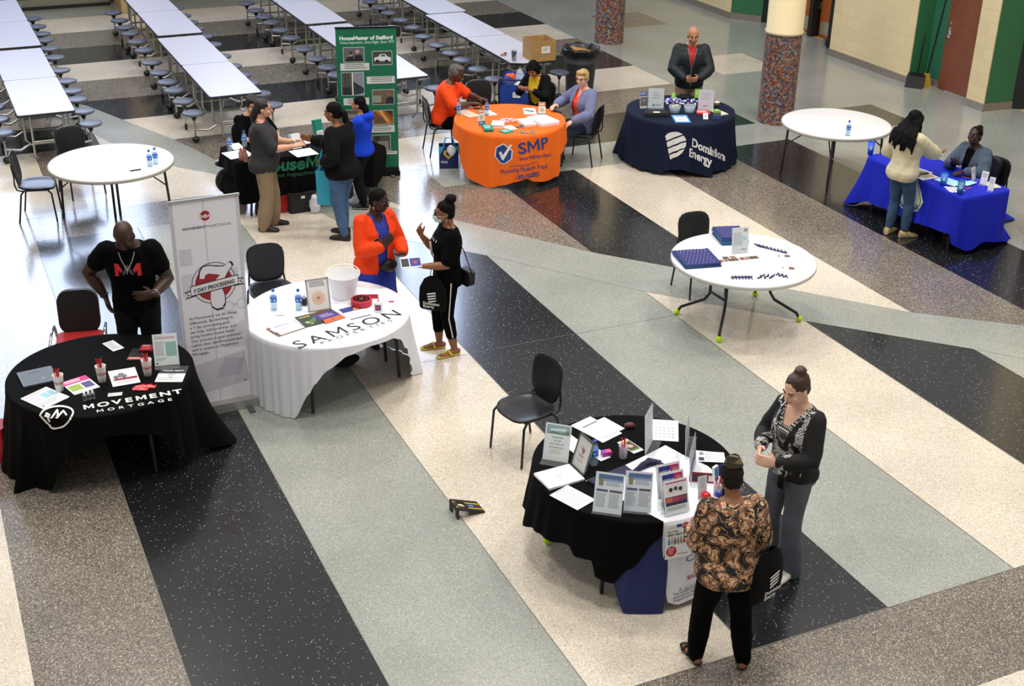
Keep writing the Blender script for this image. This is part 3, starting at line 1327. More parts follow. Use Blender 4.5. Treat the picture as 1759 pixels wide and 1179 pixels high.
zt = ZT+.0075
a = toptext((143, 704), (314, 675), zt, 'MOVEMENT', LET, .03, .105, 1.15)
a.build('lettering', o)
a = toptext((166, 709), (296, 688), zt, 'MORTGAGE', LET, .01, .062, 1.2)
a.build('lettering', o)
em = MB()
ep = px((0, 550), [(345, 568), (415, 565), (465, 580), (482, 605), (465, 640), (430, 685), (385, 703), (345, 705), (325, 680), (295, 650), (265, 620), (285, 590)], 3.8025)


def skirtpt(cl, p, off=.009):
    "point of the cloth (top or skirt) seen at photo point p"
    q = C(p[0], p[1], cl.zt)
    v = q-cl.c
    if math.hypot(v.x, v.y) < cl.rim(math.atan2(v.y, v.x)):
        return q+V((0, 0, .006))
    th, z, r = cl.hit(p[0], p[1], .02)
    return cl.at(th, z, off)




def cloth_stroke(cl, mb, pts, wd, mat, closed=False):
    "painted stroke of a logo following the cloth"
    P = []
    n = len(pts)
    for i in range(n if closed else n-1):
        a, b = pts[i], pts[(i+1) % n]
        k = max(1, int(math.hypot(b[0]-a[0], b[1]-a[1])/1.5))
        P += [(a[0]+(b[0]-a[0])*q/k, a[1]+(b[1]-a[1])*q/k) for q in range(k)]
    if not closed:
        P.append(pts[-1])
    L, R_ = [], []
    m_ = len(P)
    for i, p in enumerate(P):
        a = P[i-2] if closed or i > 1 else P[0]
        b = P[(i+2) % m_] if closed else P[min(m_-1, i+2)]
        dx, dy = b[0]-a[0], b[1]-a[1]
        l = math.hypot(dx, dy) or 1
        L.append(skirtpt(cl, (p[0]-dy/l*wd/2, p[1]+dx/l*wd/2)))
        R_.append(skirtpt(cl, (p[0]+dy/l*wd/2, p[1]-dx/l*wd/2)))
    mb.grid([L, R_], mat, None, False, closed)


for _ in range(2):
    ep = [(a[0]*u_+b[0]*(1-u_), a[1]*u_+b[1]*(1-u_)) for a, b in zip(ep, ep[1:]+ep[:1]) for u_ in (.75, .25)]
cloth_stroke(cm, em, ep, 3.0, LET, True)
cloth_stroke(cm, em, px((0, 550), [(330, 662), (305, 612), (343, 636), (375, 590), (380, 632), (415, 596), (436, 626)], 3.8025), 3.2, LET)
em.build('logo', o)

# white cloth
cs = Cloth(TC['samson'], disc(.775), px((420, 420), [(60, 1030, .02), (200, 1085, .006), (270, 1085, .006), (380, 1130, .006), (440, 1010), (470, 950), (560, 850), (700, 750), (850, 685), (1000, 635), (1050, 640), (1088, 700), (1085, 890, .006)], 3.93), [(12, .006, .9), (35, .006, .92), (60, .006, .9), (90, .3, .82), (140, .2, .84), (175, .05, .9)], amp=.016, waves=44, seed=8)
o = cs.mesh(WHTC).build('tablecloth', None)
tag(o, 'white cloth lettered in black over the round table left of centre', 'tablecloth')
INK = M('#16161a', .6)
a = toptext((513, 599), (691, 541), zt, 'SAMSON', INK, .004, .215, 1.12)
a.build('lettering', o)
a = toptext((553, 592), (675, 552), zt, 'PROPERTIES', M('#3a3a40', .6), .002, .075, 1.2)
a.build('lettering', o)

# orange cloth
cp = Cloth(TC['smp'], disc(.77), px((720, 100), [(345, 730), (385, 980), (430, 1050), (520, 1100), (590, 1136), (650, 1138), (740, 1115), (850, 1090), (940, 1058), (1020, 1090), (1110, 1080), (1225, 1035), (1240, 850)], 5.125), [(20, .6, .79), (45, .715, .775), (90, .72, .775), (140, .715, .775), (170, .5, .80)], amp=.022, waves=17, seed=5)
o = cp.mesh(ORAC).build('tablecloth', None)
tag(o, 'bright orange cloth with blue lettering over a round table', 'tablecloth')
BLUI = M('#1c3f86', .6)
lm = MB()
cp.write(lm, 'SMP', (890, 264), .21, BLUI, .1, .018, .12, 1.25)
for s_, p0, p1, ch, bo in (('Senior Medicare Patrol', (891, 275), (945, 268), 6.5, .01), ('Preventing Medicare Fraud', (860, 298), (938, 287.5), 8, .004), ('1-800-938-8885', (884, 308), (925, 302), 8.5, .012)):
    tw_ = text(s_, bo)[2]
    px_write(cp, lm, s_, p0, ((p1[0]-p0[0])/tw_, (p1[1]-p0[1])/tw_), (.3, -ch/.73), BLUI, bo, .3)
lm.build('lettering', o)
em = MB()
hexa = [(math.cos(math.radians(a_))*1.0, math.sin(math.radians(a_))*1.12) for a_ in (90, 145, 200, 250, 275, 330, 20)]
cp.decal(em, [(x*1.15, y*1.12) for x, y in hexa], (865, 264), .115, LET, .005)
cp.decal(em, hexa, (865, 264), .115, BLUI, .008)
cp.decal(em, [(-.55, .1), (-.3, .3), (-.05, -.15), (.75, 1.15), (1.0, 1.1), (.0, -.75), (-.15, -.75)], (865, 264), .115, LET, .011)
cp.decal(em, [(-1.2, -.03), (1.6, -.03), (3.2, .0), (3.2, .05), (1.5, .03), (-1.2, .03)], (893, 283), .12, BLUI, .007, .08)
em.build('logo', o)

# navy cloth
cn = Cloth(TC['dom'], disc(.77), px((1040, 130), [(150, 850), (220, 905), (380, 1000), (480, 1010), (590, 1045), (640, 1010), (800, 1000), (950, 1040), (1130, 1085), (1150, 1020), (1280, 1015), (1330, 960), (1385, 905)], 6.204), [(20, .006, .95), (60, .006, .9), (100, .006, .92), (140, .006, .92), (165, .006, .95)], amp=.024, waves=30, seed=12)
o = cn.mesh(NAVC).build('tablecloth', None)
tag(o, 'navy blue cloth with white logo reaching the floor at top centre', 'tablecloth')
lm = MB()
WL = M('#d6d6d8', .7)
px_write(cn, lm, 'Dominion', (1187.5, 250.5), (13.5, 6.2), (1.5, -20), WL, .03)
px_write(cn, lm, 'Energy', (1182.6, 267), (12.4, 5.6), (1.5, -20), WL, .03)
lm.build('lettering', o)
em = MB()
# four wavy bars in the shape of a D


def cloth_patch(cl, mb, pts, mat, off=.006, step=1.5):
    "emblem piece outlined in photo points, laid on the cloth surface"
    bm = bmesh.new()
    bm.faces.new([bm.verts.new((x, y, 0)) for x, y in pts])
    for ax in (0, 1):
        q = min(p[ax] for p in pts)+step
        while q < max(p[ax] for p in pts):
            co, no = [0, 0, 0], [0, 0, 0]
            co[ax], no[ax] = q, 1
            bmesh.ops.bisect_plane(bm, geom=bm.verts[:]+bm.edges[:]+bm.faces[:], plane_co=co, plane_no=no)
            q += step
    bm.verts.index_update()
    vs = []
    for p in bm.verts:
        th, z, r = cl.hit(p.co.x, p.co.y, .03)
        vs.append(cl.at(th, z, off))
    mb.add(vs, [tuple(p.index for p in f.verts) for f in bm.faces], mat, True)
    bm.free()


for bar in ([(640, 642), (665, 615), (700, 601), (770, 597), (825, 622), (790, 634), (740, 655), (652, 690)], [(655, 706), (740, 672), (790, 650), (832, 636), (852, 665), (859, 688), (800, 702), (740, 732), (666, 760)], [(669, 776), (745, 748), (800, 718), (860, 704), (856, 745), (843, 766), (800, 774), (740, 802), (679, 831)], [(682, 846), (750, 819), (790, 793), (840, 778), (815, 820), (770, 850), (692, 893)]):
    cloth_patch(cn, em, px((1040, 130), bar, 6.204), WL)
em.build('logo', o)

# royal blue cloth
bc = BLO+BLX*.88-BLN*.38
brot = math.atan2(BLX.y, BLX.x)
cb_ = Cloth(bc, rectrim(1.76, .76, brot), px((1430, 170), [(80, 785), (150, 800), (275, 770), (400, 828), (540, 888), (700, 950), (880, 1012), (885, 1090), (1000, 1140), (1010, 1138), (1135, 1075), (1330, 1045), (1362, 900)], 4.368), [(math.degrees(brot)+60, .2, .6), (math.degrees(brot)+90, .25, .42), (math.degrees(brot)+120, .2, .6)], amp=.018, waves=20, seed=4)
o = cb_.mesh(ROYC, 420).build('tablecloth', None)
tag(o, 'royal blue cloth over the rectangular table at right', 'tablecloth')
em = MB()
drop = [(0.05, 1.3), (.35, .85), (.75, .3), (.95, -.2), (.8, -.75), (.4, -1.05), (0, -1.12), (-.4, -1.05), (-.8, -.75), (-.95, -.2), (-.75, .3), (-.35, .85)]
cb_.decal(em, drop, (1565, 331), .215, M('#e2e2e4', .7), .006)
cb_.decal(em, [(.2, 1.0), (.6, .45), (.86, -.1), (.86, -.45), (.78, -.45), (.78, -.1), (.52, .42), (.16, .9)], (1565, 331), .215, M('#6aa338', .7), .009)
cb_.decal(em, [(.8, -.6), (.4, -.95), (-.4, -.95), (-.8, -.6), (-.75, -.5), (-.36, -.82), (.36, -.82), (.74, -.5)], (1565, 331), .215, M('#2f74b5', .7), .009)
cb_.decal(em, [(-.45, -.3), (-.45, .2), (0, .6), (.4, .25), (.4, -.35), (.22, -.35), (.22, .1), (0, .32), (-.25, .1), (-.25, -.3)], (1565, 331), .215, M('#3a2620', .7), .009)
cb_.write(em, 'HOME', (1557, 349), .085, M('#2a2a2c', .7), 0, .02, .2)
em.build('logo', o)

# black cloth with green lettering
hrot = math.atan2(HMX.y, HMX.x)
ch_ = Cloth(hc, rectrim(1.84, .74, hrot), [(370, 279, .45), (385, 290), (400, 303), (408, 340), (415, 351), (450, 347), (495, 331), (540, 328), (600, 318), (648, 322, .1), (659, 250, .45)], [(math.degrees(hrot)+60, .3, .6), (math.degrees(hrot)+90, .35, .42), (math.degrees(hrot)+120, .3, .6)], amp=.02, waves=18, seed=6)
o = ch_.mesh(BLKC, 420).build('tablecloth', None)
tag(o, 'black cloth with dark green lettering over a rectangular table', 'tablecloth')
lm = MB()
GRNI = M('#0f6a4c', .7)
px_write(ch_, lm, 'HouseMaster', (444, 297.5), (30, -3.4), (2, -29), GRNI, .035)
px_write(ch_, lm, 'Home Inspections. Done Right.', (462, 306), (11, -1.2), (.5, -10), M('#0d5540', .7), .01)
lm.build('lettering', o)

# foreground table: black cloth, navy cloth below it, white runner across
cg = Cloth(TC['good'], disc(.775), px((900, 680), [(5, 600), (5, 670), (55, 695), (140, 755), (240, 775), (270, 835), (355, 860), (365, 935), (460, 980), (540, 905), (690, 755), (725, 720)], 3.024), [(20, .3, .84), (60, .25, .84), (100, .3, .84), (140, .3, .84), (-20, .25, .85), (-55, .45, .82)], amp=.02, waves=24, seed=9, gap=.09)
o = cg.mesh(BLKC).build('tablecloth', None)
tag(o, 'black cloth over the foreground round table, short at the front', 'tablecloth')
ug = Cloth(TC['good'], disc(.766), [(1100, 1000)])
ua = [math.degrees(ug.hit(x_, y_)[0]) for x_, y_ in ((1049, 990), (1143, 960))]
cu2 = Cloth(TC['good'], disc(.766), px((900, 680), [(462, 985), (520, 1132), (620, 1135), (722, 1130)], 3.024), [(ua[0]-1.5, .6, .77), (ua[0]-60, .6, .77), (ua[0]-140, .6, .77), (ua[1]+3, .6, .77), (ua[1]+60, .6, .77)], zt=ZT+.002, amp=.004, waves=14, seed=2, curve=1.1, gap=.015)
o = cu2.mesh(M('#18245e', .75)).build('tablecloth', None)
tag(o, 'navy blue under-cloth hanging to the floor below the black foreground cloth', 'tablecloth')
# ------------------------------------------------------------------ people
def vox(mb, name, voxel, mats, smooth=4, wrinkle=0, wscale=9, seed=0, colour=None, cut=None):
    "fuse overlapping closed shapes into one continuous skin"
    ob = bpy.data.objects.new(name, mb.mesh(name))
    COL.objects.link(ob)
    r = ob.modifiers.new('r', 'REMESH')
    r.mode = 'VOXEL'
    r.voxel_size = voxel
    s = ob.modifiers.new('s', 'SMOOTH')
    s.factor = .5
    s.iterations = smooth
    dg = bpy.context.evaluated_depsgraph_get()
    dg.update()
    me = bpy.data.meshes.new_from_object(ob.evaluated_get(dg))
    old = ob.data
    bpy.data.objects.remove(ob)
    bpy.data.meshes.remove(old)
    me.materials.clear()
    for m in mats:
        me.materials.append(m)
    if wrinkle:
        nv = [v.normal.copy() for v in me.vertices]
        o = V((seed*3.1, seed*1.7, 0))
        for v, n in zip(me.vertices, nv):
            q = v.co*wscale+o
            q.z *= .6
            v.co += n*(noise.noise(q)+.5*noise.noise(q*2.3))*wrinkle
    if cut or colour:
        bm = bmesh.new()
        bm.from_mesh(me)
        if cut:
            dead = [f for f in bm.faces if cut(f.calc_center_median())]
            bmesh.ops.delete(bm, geom=dead, context='FACES')
            for _ in range(3):
                mv = {}
                for v in bm.verts:
                    if v.is_boundary:
                        nb = [e.other_vert(v).co for e in v.link_edges if e.is_boundary]
                        if len(nb) == 2:
                            mv[v] = v.co*.4+(nb[0]+nb[1])*.3
                for v, c in mv.items():
                    v.co = c
        if colour:
            for f in bm.faces:
                f.material_index = colour(f.calc_center_median())
        bm.to_mesh(me)
        bm.free()
    me.polygons.foreach_set('use_smooth', [True]*len(me.polygons))
    me.update()
    return me


def put(me, name, parent, label=None):
    me.name = name
    o = bpy.data.objects.new(name, me)
    COL.objects.link(o)
    o.parent = parent
    if label:
        o['label'] = label
    return o


RM = [(-.14, .10, .085, -.01), (-.08, .162, .112, -.012), (0, .170, .118, -.015), (.10, .156, .106, 0), (.20, .156, .106, .006), (.30, .172, .118, .006), (.38, .186, .120, 0), (.45, .188, .104, -.012), (.50, .165, .084, -.016), (.535, .098, .068, -.016), (.575, .058, .056, -.004)]
RF = [(-.14, .105, .09, -.01), (-.08, .170, .122, -.02), (0, .172, .122, -.02), (.10, .145, .102, -.002), (.20, .138, .100, .006), (.30, .152, .122, .016), (.36, .160, .124, .012), (.43, .166, .100, -.006), (.485, .150, .080, -.014), (.525, .088, .062, -.014), (.565, .050, .049, -.004)]


def lerp_tab(tab, h):
    if h <= tab[0][0]:
        return tab[0][1:]
    for a, b in zip(tab, tab[1:]):
        if h <= b[0]:
            u = (h-a[0])/(b[0]-a[0])
            return tuple(p+(q-p)*u for p, q in zip(a[1:], b[1:]))
    return tab[-1][1:]


def loft(mb, rings, n=28, e=2.4):
    "rings: (centre, xaxis, yaxis, rx, ry) -> closed volume"
    rows = []
    for c, ax, ay, rx, ry in rings:
        r = []
        for i in range(n):
            t = 2*PI*i/n
            cc, ss = math.cos(t), math.sin(t)
            q = (abs(cc)**e+abs(ss)**e)**(-1/e)
            r.append(c+ax*(rx*cc*q)+ay*(ry*ss*q))
        rows.append(r)
    k = len(rows)
    vs = [p for r in rows for p in r]
    fs = [(j*n+i, j*n+(i+1) % n, (j+1)*n+(i+1) % n, (j+1)*n+i) for j in range(k-1) for i in range(n)]
    fs += [tuple(range(n-1, -1, -1)), tuple(range((k-1)*n, k*n))]
    mb.add(vs, fs, DUM, True)


DUM = M('#808080')
HAIRB = M('#080707', .75, spec=.15, bump=.6, bscale=90)
SK = {'dark': '#53341f', 'deep': '#3a2418', 'brown': '#8a5a3c', 'tan': '#b5805c', 'light': '#d39f83', 'pale': '#e0b49c'}


def ik(s, w, l1, l2, pole):
    d = w-s
    L = min(d.length, (l1+l2)*.995)
    d.normalize()
    w = s+d*L
    a = (l1*l1-l2*l2+L*L)/(2*L)
    h = math.sqrt(max(0, l1*l1-a*a))
    p = V(pole)
    p = p-d*p.dot(d)
    p.normalize()
    return s+d*a+p*h, w


def hand(mb, w, d, n, k, curl=.35, thumb=1, spread=.12, grip=None):
    "w wrist, d pointing direction, n palm normal; thumb = +1/-1 chooses the side"
    d = V(d).normalized()
    n = V(n)
    n = (n-d*n.dot(d)).normalized()
    s = d.cross(n)*thumb          # towards the thumb
    pl = .092*k
    loft(mb, [(w-d*.03*k, s, n, .024*k, .020*k), (w, s, n, .026*k, .018*k), (w+d*pl*.35, s, n, .036*k, .0165*k), (w+d*pl*.8, s, n, .043*k, .0145*k), (w+d*pl, s, n, .041*k, .012*k)], 16, 2.6)
    for j, (off, ln, cu) in enumerate(((.031, .072, .85), (.0105, .081, .95), (-.0105, .075, 1.05), (-.031, .058, 1.2))):
        b = w+d*(pl*.93)+s*(off*k)
        dd = (d+s*(spread*off/.031*.8)).normalized()
        pts = [b-dd*.012*k, b]
        ang = 0
        q = b
        for seg, fr in enumerate((.42, .32, .26)):
            ang += curl*cu*(.9 if seg == 0 else 1.0)
            v = dd*math.cos(ang)+n*math.sin(ang)
            q = q+v*(ln*fr*k)
            pts.append(q)
        mb.tube(pts, [.0105*k, .0102*k, .0092*k, .0085*k, .0075*k], DUM, 8)
    b = w+d*.022*k+s*.026*k
    t1 = (s*.75+d*.55+n*.30).normalized()
    t2 = (s*.35+d*.85+n*.45).normalized()
    mb.tube([b-s*.016*k, b, b+t1*.036*k, b+t1*.036*k+t2*.034*k], [.0145*k, .0135*k, .0115*k, .0085*k], DUM, 8)


def person(label, G, face, H, o):
    k = H/1.75
    hk = k*(1.02 if o.get('sex') == 'm' else 1.0)
    root = thing('person', label, 'person', (G[0], G[1], 0), math.atan2(face[1], face[0])-PI/2)
    tab = RM if o.get('sex') == 'm' else RF
    fat, belly = o.get('fat', 1.0), o.get('belly', 0)
    seated = o.get('seat')
    P0 = V(o.get('hip', (0, 0, .925*k)))
    lean, side, tw = math.radians(o.get('lean', 2)), math.radians(o.get('side', 0)), math.radians(o.get('twist', 0))
    bend = math.radians(o.get('bend', 0))

    def fr(h):
        u = min(1, max(0, h/.5))
        R = Matrix.Rotation(-(lean+bend*u), 3, 'X') @ Matrix.Rotation(side, 3, 'Y')
        return R @ Matrix.Rotation(tw*u, 3, 'Z')

    def sp(h):
        "spine point"
        if h <= 0:
            return P0+fr(0) @ V((0, 0, h*k))
        p = P0.copy()
        N = 6
        for i in range(N):
            p = p+fr(h*(i+.5)/N) @ V((0, 0, h*k/N))
        return p

    def tring(h, inf=0, sx=1, dy=0):
        hx, hy, yo = lerp_tab(tab, h)
        f = fat if h < .46 else 1+(fat-1)*.5
        if h > .53:
            f = 1
        b = belly*math.exp(-((h-.10)/.13)**2)
        R = fr(h)
        hy2 = hy*(f**1.25)+b*.5
        return (sp(h)+R @ V((0, (yo+b*.5+dy)*k, 0)), R @ V((1, 0, 0)), R @ V((0, 1, 0)), (hx*f*sx*k+inf), (hy2*k+inf))
    # arms
    sw = (.178 if o.get('sex') == 'm' else .152)*k*(1+(fat-1)*.55)
    J = {}
    for nm, sg in (('R', 1), ('L', -1)):
        a = o.get('arm'+nm, {})
        S = sp(.462)+fr(.46) @ V((sg*sw, -.012*k, 0))
        Wt = V(a.get('w', (sg*.27*k, .05*k, .80*k)))
        E, Wt = ik(S, Wt, .295*k, .255*k, a.get('pole', (sg*.35, -.8, -.35)))
        hd = V(a['hd']) if 'hd' in a else (Wt-E)
        J[nm] = (S, E, Wt, hd, V(a.get('hn', (-sg, .1, 0))), a)
    am = o.get('armk', 1.0)*k*(1+(fat-1)*.6)
    AR = [.058*am, .053*am, .047*am, .043*am, .043*am, .036*am, .027*k]

    def armpts(nm):
        S, E, Wt = J[nm][:3]
        return [S, S+(E-S)*.35, S+(E-S)*.75, E, E+(Wt-E)*.3, E+(Wt-E)*.65, Wt]
    # legs
    LG = {}
    for nm, sg in (('R', 1), ('L', -1)):
        l = o.get('leg'+nm, {})
        Hp = P0+fr(0) @ V((sg*.088*k*fat**.5, 0, -.035*k))
        A = V(l.get('a', (sg*.105*k, 0, .085*k)))
        if A.z < .05:
            A.z = .085*k
        Kn = V(l['k']) if 'k' in l else None
        if Kn is None:
            Kn, A2 = ik(Hp, A, .42*k, .392*k, (sg*.1, 1, 0))
        LG[nm] = (Hp, Kn, A, math.radians(l.get('yaw', -sg*8)))
    lf = k*(1+(fat-1)*.8)
    LR = [.092*lf, .085*lf, .070*lf, .058*lf, .058*lf, .052*lf, .036*k]

    def legpts(nm):
        Hp, Kn, A = LG[nm][:3]
        return [Hp, Hp+(Kn-Hp)*.3, Hp+(Kn-Hp)*.7, Kn, Kn+(A-Kn)*.3, Kn+(A-Kn)*.6, A]
    # head frame
    hy, hp, hr = [math.radians(q) for q in o.get('head', (0, 5, 0))]
    Rh = fr(.5) @ Matrix.Rotation(hy, 3, 'Z') @ Matrix.Rotation(hr, 3, 'Y')
    Rh = Rh @ Matrix.Rotation(-hp+lean*.6+bend*.6, 3, 'X')
    NB = sp(.565)
    HC = NB+(fr(.55) @ V((0, .012*k, .056*k)))+Rh @ V((0, .028*hk, .075*hk))
    Th = Matrix.Translation(HC) @ Rh.to_4x4() @ Matrix.Scale(hk*o.get('headk', 1.0), 4)

    def hp_(p):
        return Th @ V(p)
    # ---- body: one continuous skin
    b = MB()
    loft(b, [tring(r[0]) for r in tab])
    b.tube([sp(.54), sp(.575), HC+Rh @ V((0, -.022*hk, -.05*hk))], [.060*k, .055*k, .053*k], DUM, 16)
    b.ell((0, -.010, .022), (.077, .098, .098), DUM, Th, 24, 16)
    b.ell((0, .026, -.05), (.062, .066, .070), DUM, Th, 20, 12)
    b.ell((0, .058, -.092), (.030, .030, .024), DUM, Th)
    b.ell((0, .080, .018), (.052, .016, .011), DUM, Th)
    for sg in (-1, 1):
        b.ell((sg*.040, .066, -.035), (.026, .024, .024), DUM, Th)
        b.ell((sg*.078, -.006, -.018), (.010, .021, .033), DUM, Th)
    b.tube([hp_((0, .090, .008)), hp_((0, .108, -.022)), hp_((0, .112, -.034))], [.010*hk, .013*hk, .015*hk], DUM, 10)
    b.ell((0, .092, -.066), (.024, .012, .010), DUM, Th)
    for nm, sg in (('R', 1), ('L', -1)):
        b.tube(armpts(nm), AR, DUM, 16)
        S, E, Wt, hd, hn, a = J[nm]
        hand(b, Wt, hd, hn, k*1.06, a.get('curl', .3), a.get('thumb', sg), a.get('spread', .12))
        b.tube(legpts(nm), LR, DUM, 16)
        Hp, Kn, A, yw = LG[nm]
        f = V((math.sin(-yw), math.cos(yw), 0))
        if 'ft' in o.get('leg'+nm, {}):
            f = V(o['leg'+nm]['ft']).normalized()
        base = V((A.x, A.y, max(.04*k, A.z-.05*k)))
        b.tube([base-f*.045*k, base+f*.05*k+V((0, 0, -.004)), base+f*.13*k-V((0, 0, .016*k)), base+f*.175*k-V((0, 0, .022*k))], [(.036*k, .034*k), (.034*k, .038*k), (.022*k, .045*k), (.014*k, .036*k)], DUM, 14, None, (0, 0, 1))
    skin = M(SK[o['skin']], .45, spec=.4)
    put(vox(b, 'body', .0075*max(1, k), [skin], 3), 'body', root)
    # ---- face
    for sg in (-1, 1):
        e = MB()
        e.ell((sg*.033, .079, -.003), (.0115, .009, .0062), skin if o.get('lids') else M('#c9c0b8', .4), Th, 12, 8)
        if not o.get('lids'):
            e.ell((sg*.033, .0875, -.003), (.0058, .0030, .0062), M('#1c120c', .2), Th, 10, 6)
        e.build('eye', root)
        if not o.get('nobrow'):
            e = MB()
            e.tube([hp_((sg*.016, .096, .016)), hp_((sg*.034, .094, .024)), hp_((sg*.052, .080, .018))], .0042*hk, M(o.get('brow', '#140d0a'), .8), 6)
            e.build('eyebrow', root)
    e = MB()
    e.tube([hp_((-.024, .090, -.066)), hp_((0, .1035, -.0635)), hp_((.024, .090, -.066))], [.003*hk, .0055*hk, .003*hk], M(o.get('lips', '#6b3a30'), .45), 8)
    e.build('lips', root)
    # ---- trousers, skirt, shoes
    pz = o.get('pants')
    if pz:
        m = MB()
        inf = pz.get('inf', .014)
        loft(m, [tring(h, inf*(1.0 if h < .08 else .75)) for h in (-.135, -.08, -.03, .02, .07, .11)])
        w = pz.get('w', (1.12, 1.12, 1.12, 1.2, 1.2, 1.25, 1.5))
        for nm in 'RL':
            pts, L = legpts(nm), pz.get('len', 1.0)
            rr = [r*q for r, q in zip(LR, w)]
            if L < 1:
                Kn, A = LG[nm][1], LG[nm][2]
                pts = pts[:5]+[Kn+(A-Kn)*L]
                rr = rr[:5]+[rr[5]]
            else:
                A, Kn = pts[-1], LG[nm][1]
                pts[-1] = A+(A-Kn).normalized()*pz.get('drop', .025)
            m.tube(pts, rr, DUM, 18)
        put(vox(m, 'trousers', .011, [pz['m']], 4, .0045, 13, len(label)), 'trousers', root)
    sk = o.get('skirt')
    if sk:
        m = MB()
        loft(m, [tring(.1, .012), tring(0, .02), tring(-.08, .03), (P0+V((0, 0, -.3*k)), V((1, 0, 0)), V((0, 1, 0)), .2*k*fat, .16*k*fat), (P0+V((0, 0, -.62*k)), V((1, 0, 0)), V((0, 1, 0)), .23*k*fat, .19*k*fat)])
        put(vox(m, 'skirt', .012, [sk['m']], 4, .008, 9, 3), 'skirt', root)
    sh = o.get('shoes')
    if sh:
        for nm, sg in (('R', 1), ('L', -1)):
            Hp, Kn, A, yw = LG[nm]
            f = V((math.sin(-yw), math.cos(yw), 0))
            if 'ft' in o.get('leg'+nm, {}):
                f = V(o['leg'+nm]['ft']).normalized()
            up = V((0, 0, 1))
            sd = f.cross(up).normalized()
            up = sd.cross(f)
            base = V((A.x, A.y, max(0, A.z-.085*k)))
            m = MB()
            if sh.get('t') == 'sandal':
                m.tube([base-f*.06*k+up*.012, base+f*.05*k+up*.012, base+f*.15*k+up*.011, base+f*.20*k+up*.011], [(.010, .036*k), (.010, .037*k), (.010, .048*k), (.010, .036*k)], sh['m'], 16, None, tuple(up))
                m.tube([base-sd*.048*k+f*.055*k+up*.026, base+f*.075*k+up*.070*k, base+sd*.048*k+f*.055*k+up*.026], .010, sh['m'], 8)
                if sh.get('thong'):
                    m.tube([base+f*.075*k+up*.068*k, base+f*.13*k+up*.045*k, base+f*.155*k+up*.02], .008, sh['m'], 8)
                else:
                    m.tube([base-sd*.046*k+f*.125*k+up*.02, base+f*.13*k+up*.054*k, base+sd*.046*k+f*.125*k+up*.02], .014, sh['m'], 8)
                    m.tube([base-sd*.036*k+up*.03, base-f*.062*k+up*.075*k, base+sd*.036*k+up*.03], .008, sh['m'], 8)
                m.build('sandal', root)
                continue
            mm = MB()
            for q, (x, hh, wd) in enumerate(((-.055, .075, .036), (0, .085, .041), (.05, .072, .043), (.11, .05, .048), (.165, .04, .044), (.195, .03, .03))):
                pass
            loft(mm, [(base+f*x*k+up*(hh*.5*k), sd, up, wd*k, hh*.5*k) for x, hh, wd in ((-.075, .06, .030), (-.065, .10, .042), (0, .108, .048), (.05, .088, .048), (.11, .058, .049), (.17, .045, .044), (.2, .03, .028))], 18, 2.6)
            me = vox(mm, 'shoe', .009, [sh['m'], sh.get('sole', sh['m'])], 2, colour=lambda c, b=base, u=up, kk=k: 1 if (c-b).dot(u) < .022*kk else 0)
            put(me, 'shoe', root)
    # ---- upper garments
    for gi, g in enumerate(o.get('tops', [])):
        m = MB()
        inf = g.get('inf', .014)+.004
        hs = [h for h in (-.14, -.10, -.05, 0, .05, .10, .15, .20, .25, .30, .36, .42, .46, .49) if h >= g.get('hem', -.05)]
        hs = [g.get('hem', -.05)]+[h for h in hs if h > g.get('hem', -.05)+.02]
        fl = g.get('flare', 0)
        loft(m, [tring(h, inf+max(0, fl*(.1-h))) for h in hs]+[tring(.512, inf*.9, .92), tring(g.get('neck', .535), inf*.75)], 32)
        sl = g.get('sleeve', 1.0)
        if sl > 0:
            for nm in 'RL':
                S, E, Wt = J[nm][:3]
                pts, rad = [S-(E-S)*.06], [AR[0]+inf*.9]
                ex = g.get('sw', 1.0)
                full = [(0, .0), (1, .35), (2, .75), (3, 1.0), (4, 1.3), (5, 1.65), (6, 2.0)]
                P = armpts(nm)
                for i, q in full:
                    if q/2 <= sl+1e-6:
                        pts.append(P[i])
                        rad.append((AR[i]+inf*.85)*(1+(ex-1)*min(1, q)) if i < 6 else (.034*k+inf*.6)*ex)
                    else:
                        pi, pq = full[i-1]
                        u = (sl*2-pq)/(q-pq)
                        if u > .15:
                            pts.append(P[pi].lerp(P[i], u))
                            rad.append((AR[pi]+(AR[i]-AR[pi])*u+inf*.85)*ex)
                        break
                m.tube(pts, rad, DUM, 18)
        if g.get('hood'):
            c0 = sp(.50)
            R = fr(.5)
            m.tube([c0+R @ V(p) for p in ((-.10*k, .05*k, .0), (-.12*k, -.03*k, .03*k), (-.07*k, -.11*k, .035*k), (0, -.14*k, .02*k), (.07*k, -.11*k, .035*k), (.12*k, -.03*k, .03*k), (.10*k, .05*k, 0))], [.03*k, .04*k, .055*k, .065*k, .055*k, .04*k, .03*k], DUM, 12)
        op = g.get('open')
        cut = None
        if op:
            inv = [(sp(h), fr(h).transposed(), h) for h in [x*.02-.2 for x in range(40)]]

            def cut(c, op=op, inv=inv):
                best = min(inv, key=lambda q: (c-q[0]).length_squared)
                l = best[1] @ (c-best[0])
                hh = best[2]+l.z/k
                if l.y < .02 or hh < op[0][0] or hh > op[-1][0]:
                    return False
                if abs(l.x) > .16*k:
                    return False
                lo, hi = lerp_tab(op, hh)
                return lo*k < l.x < hi*k
        put(vox(m, g.get('n', 'shirt'), .0115, [g['m']], 4, g.get('wr', .005), 11, gi+len(label), cut=cut), g.get('n', 'shirt'), root, g.get('label'))
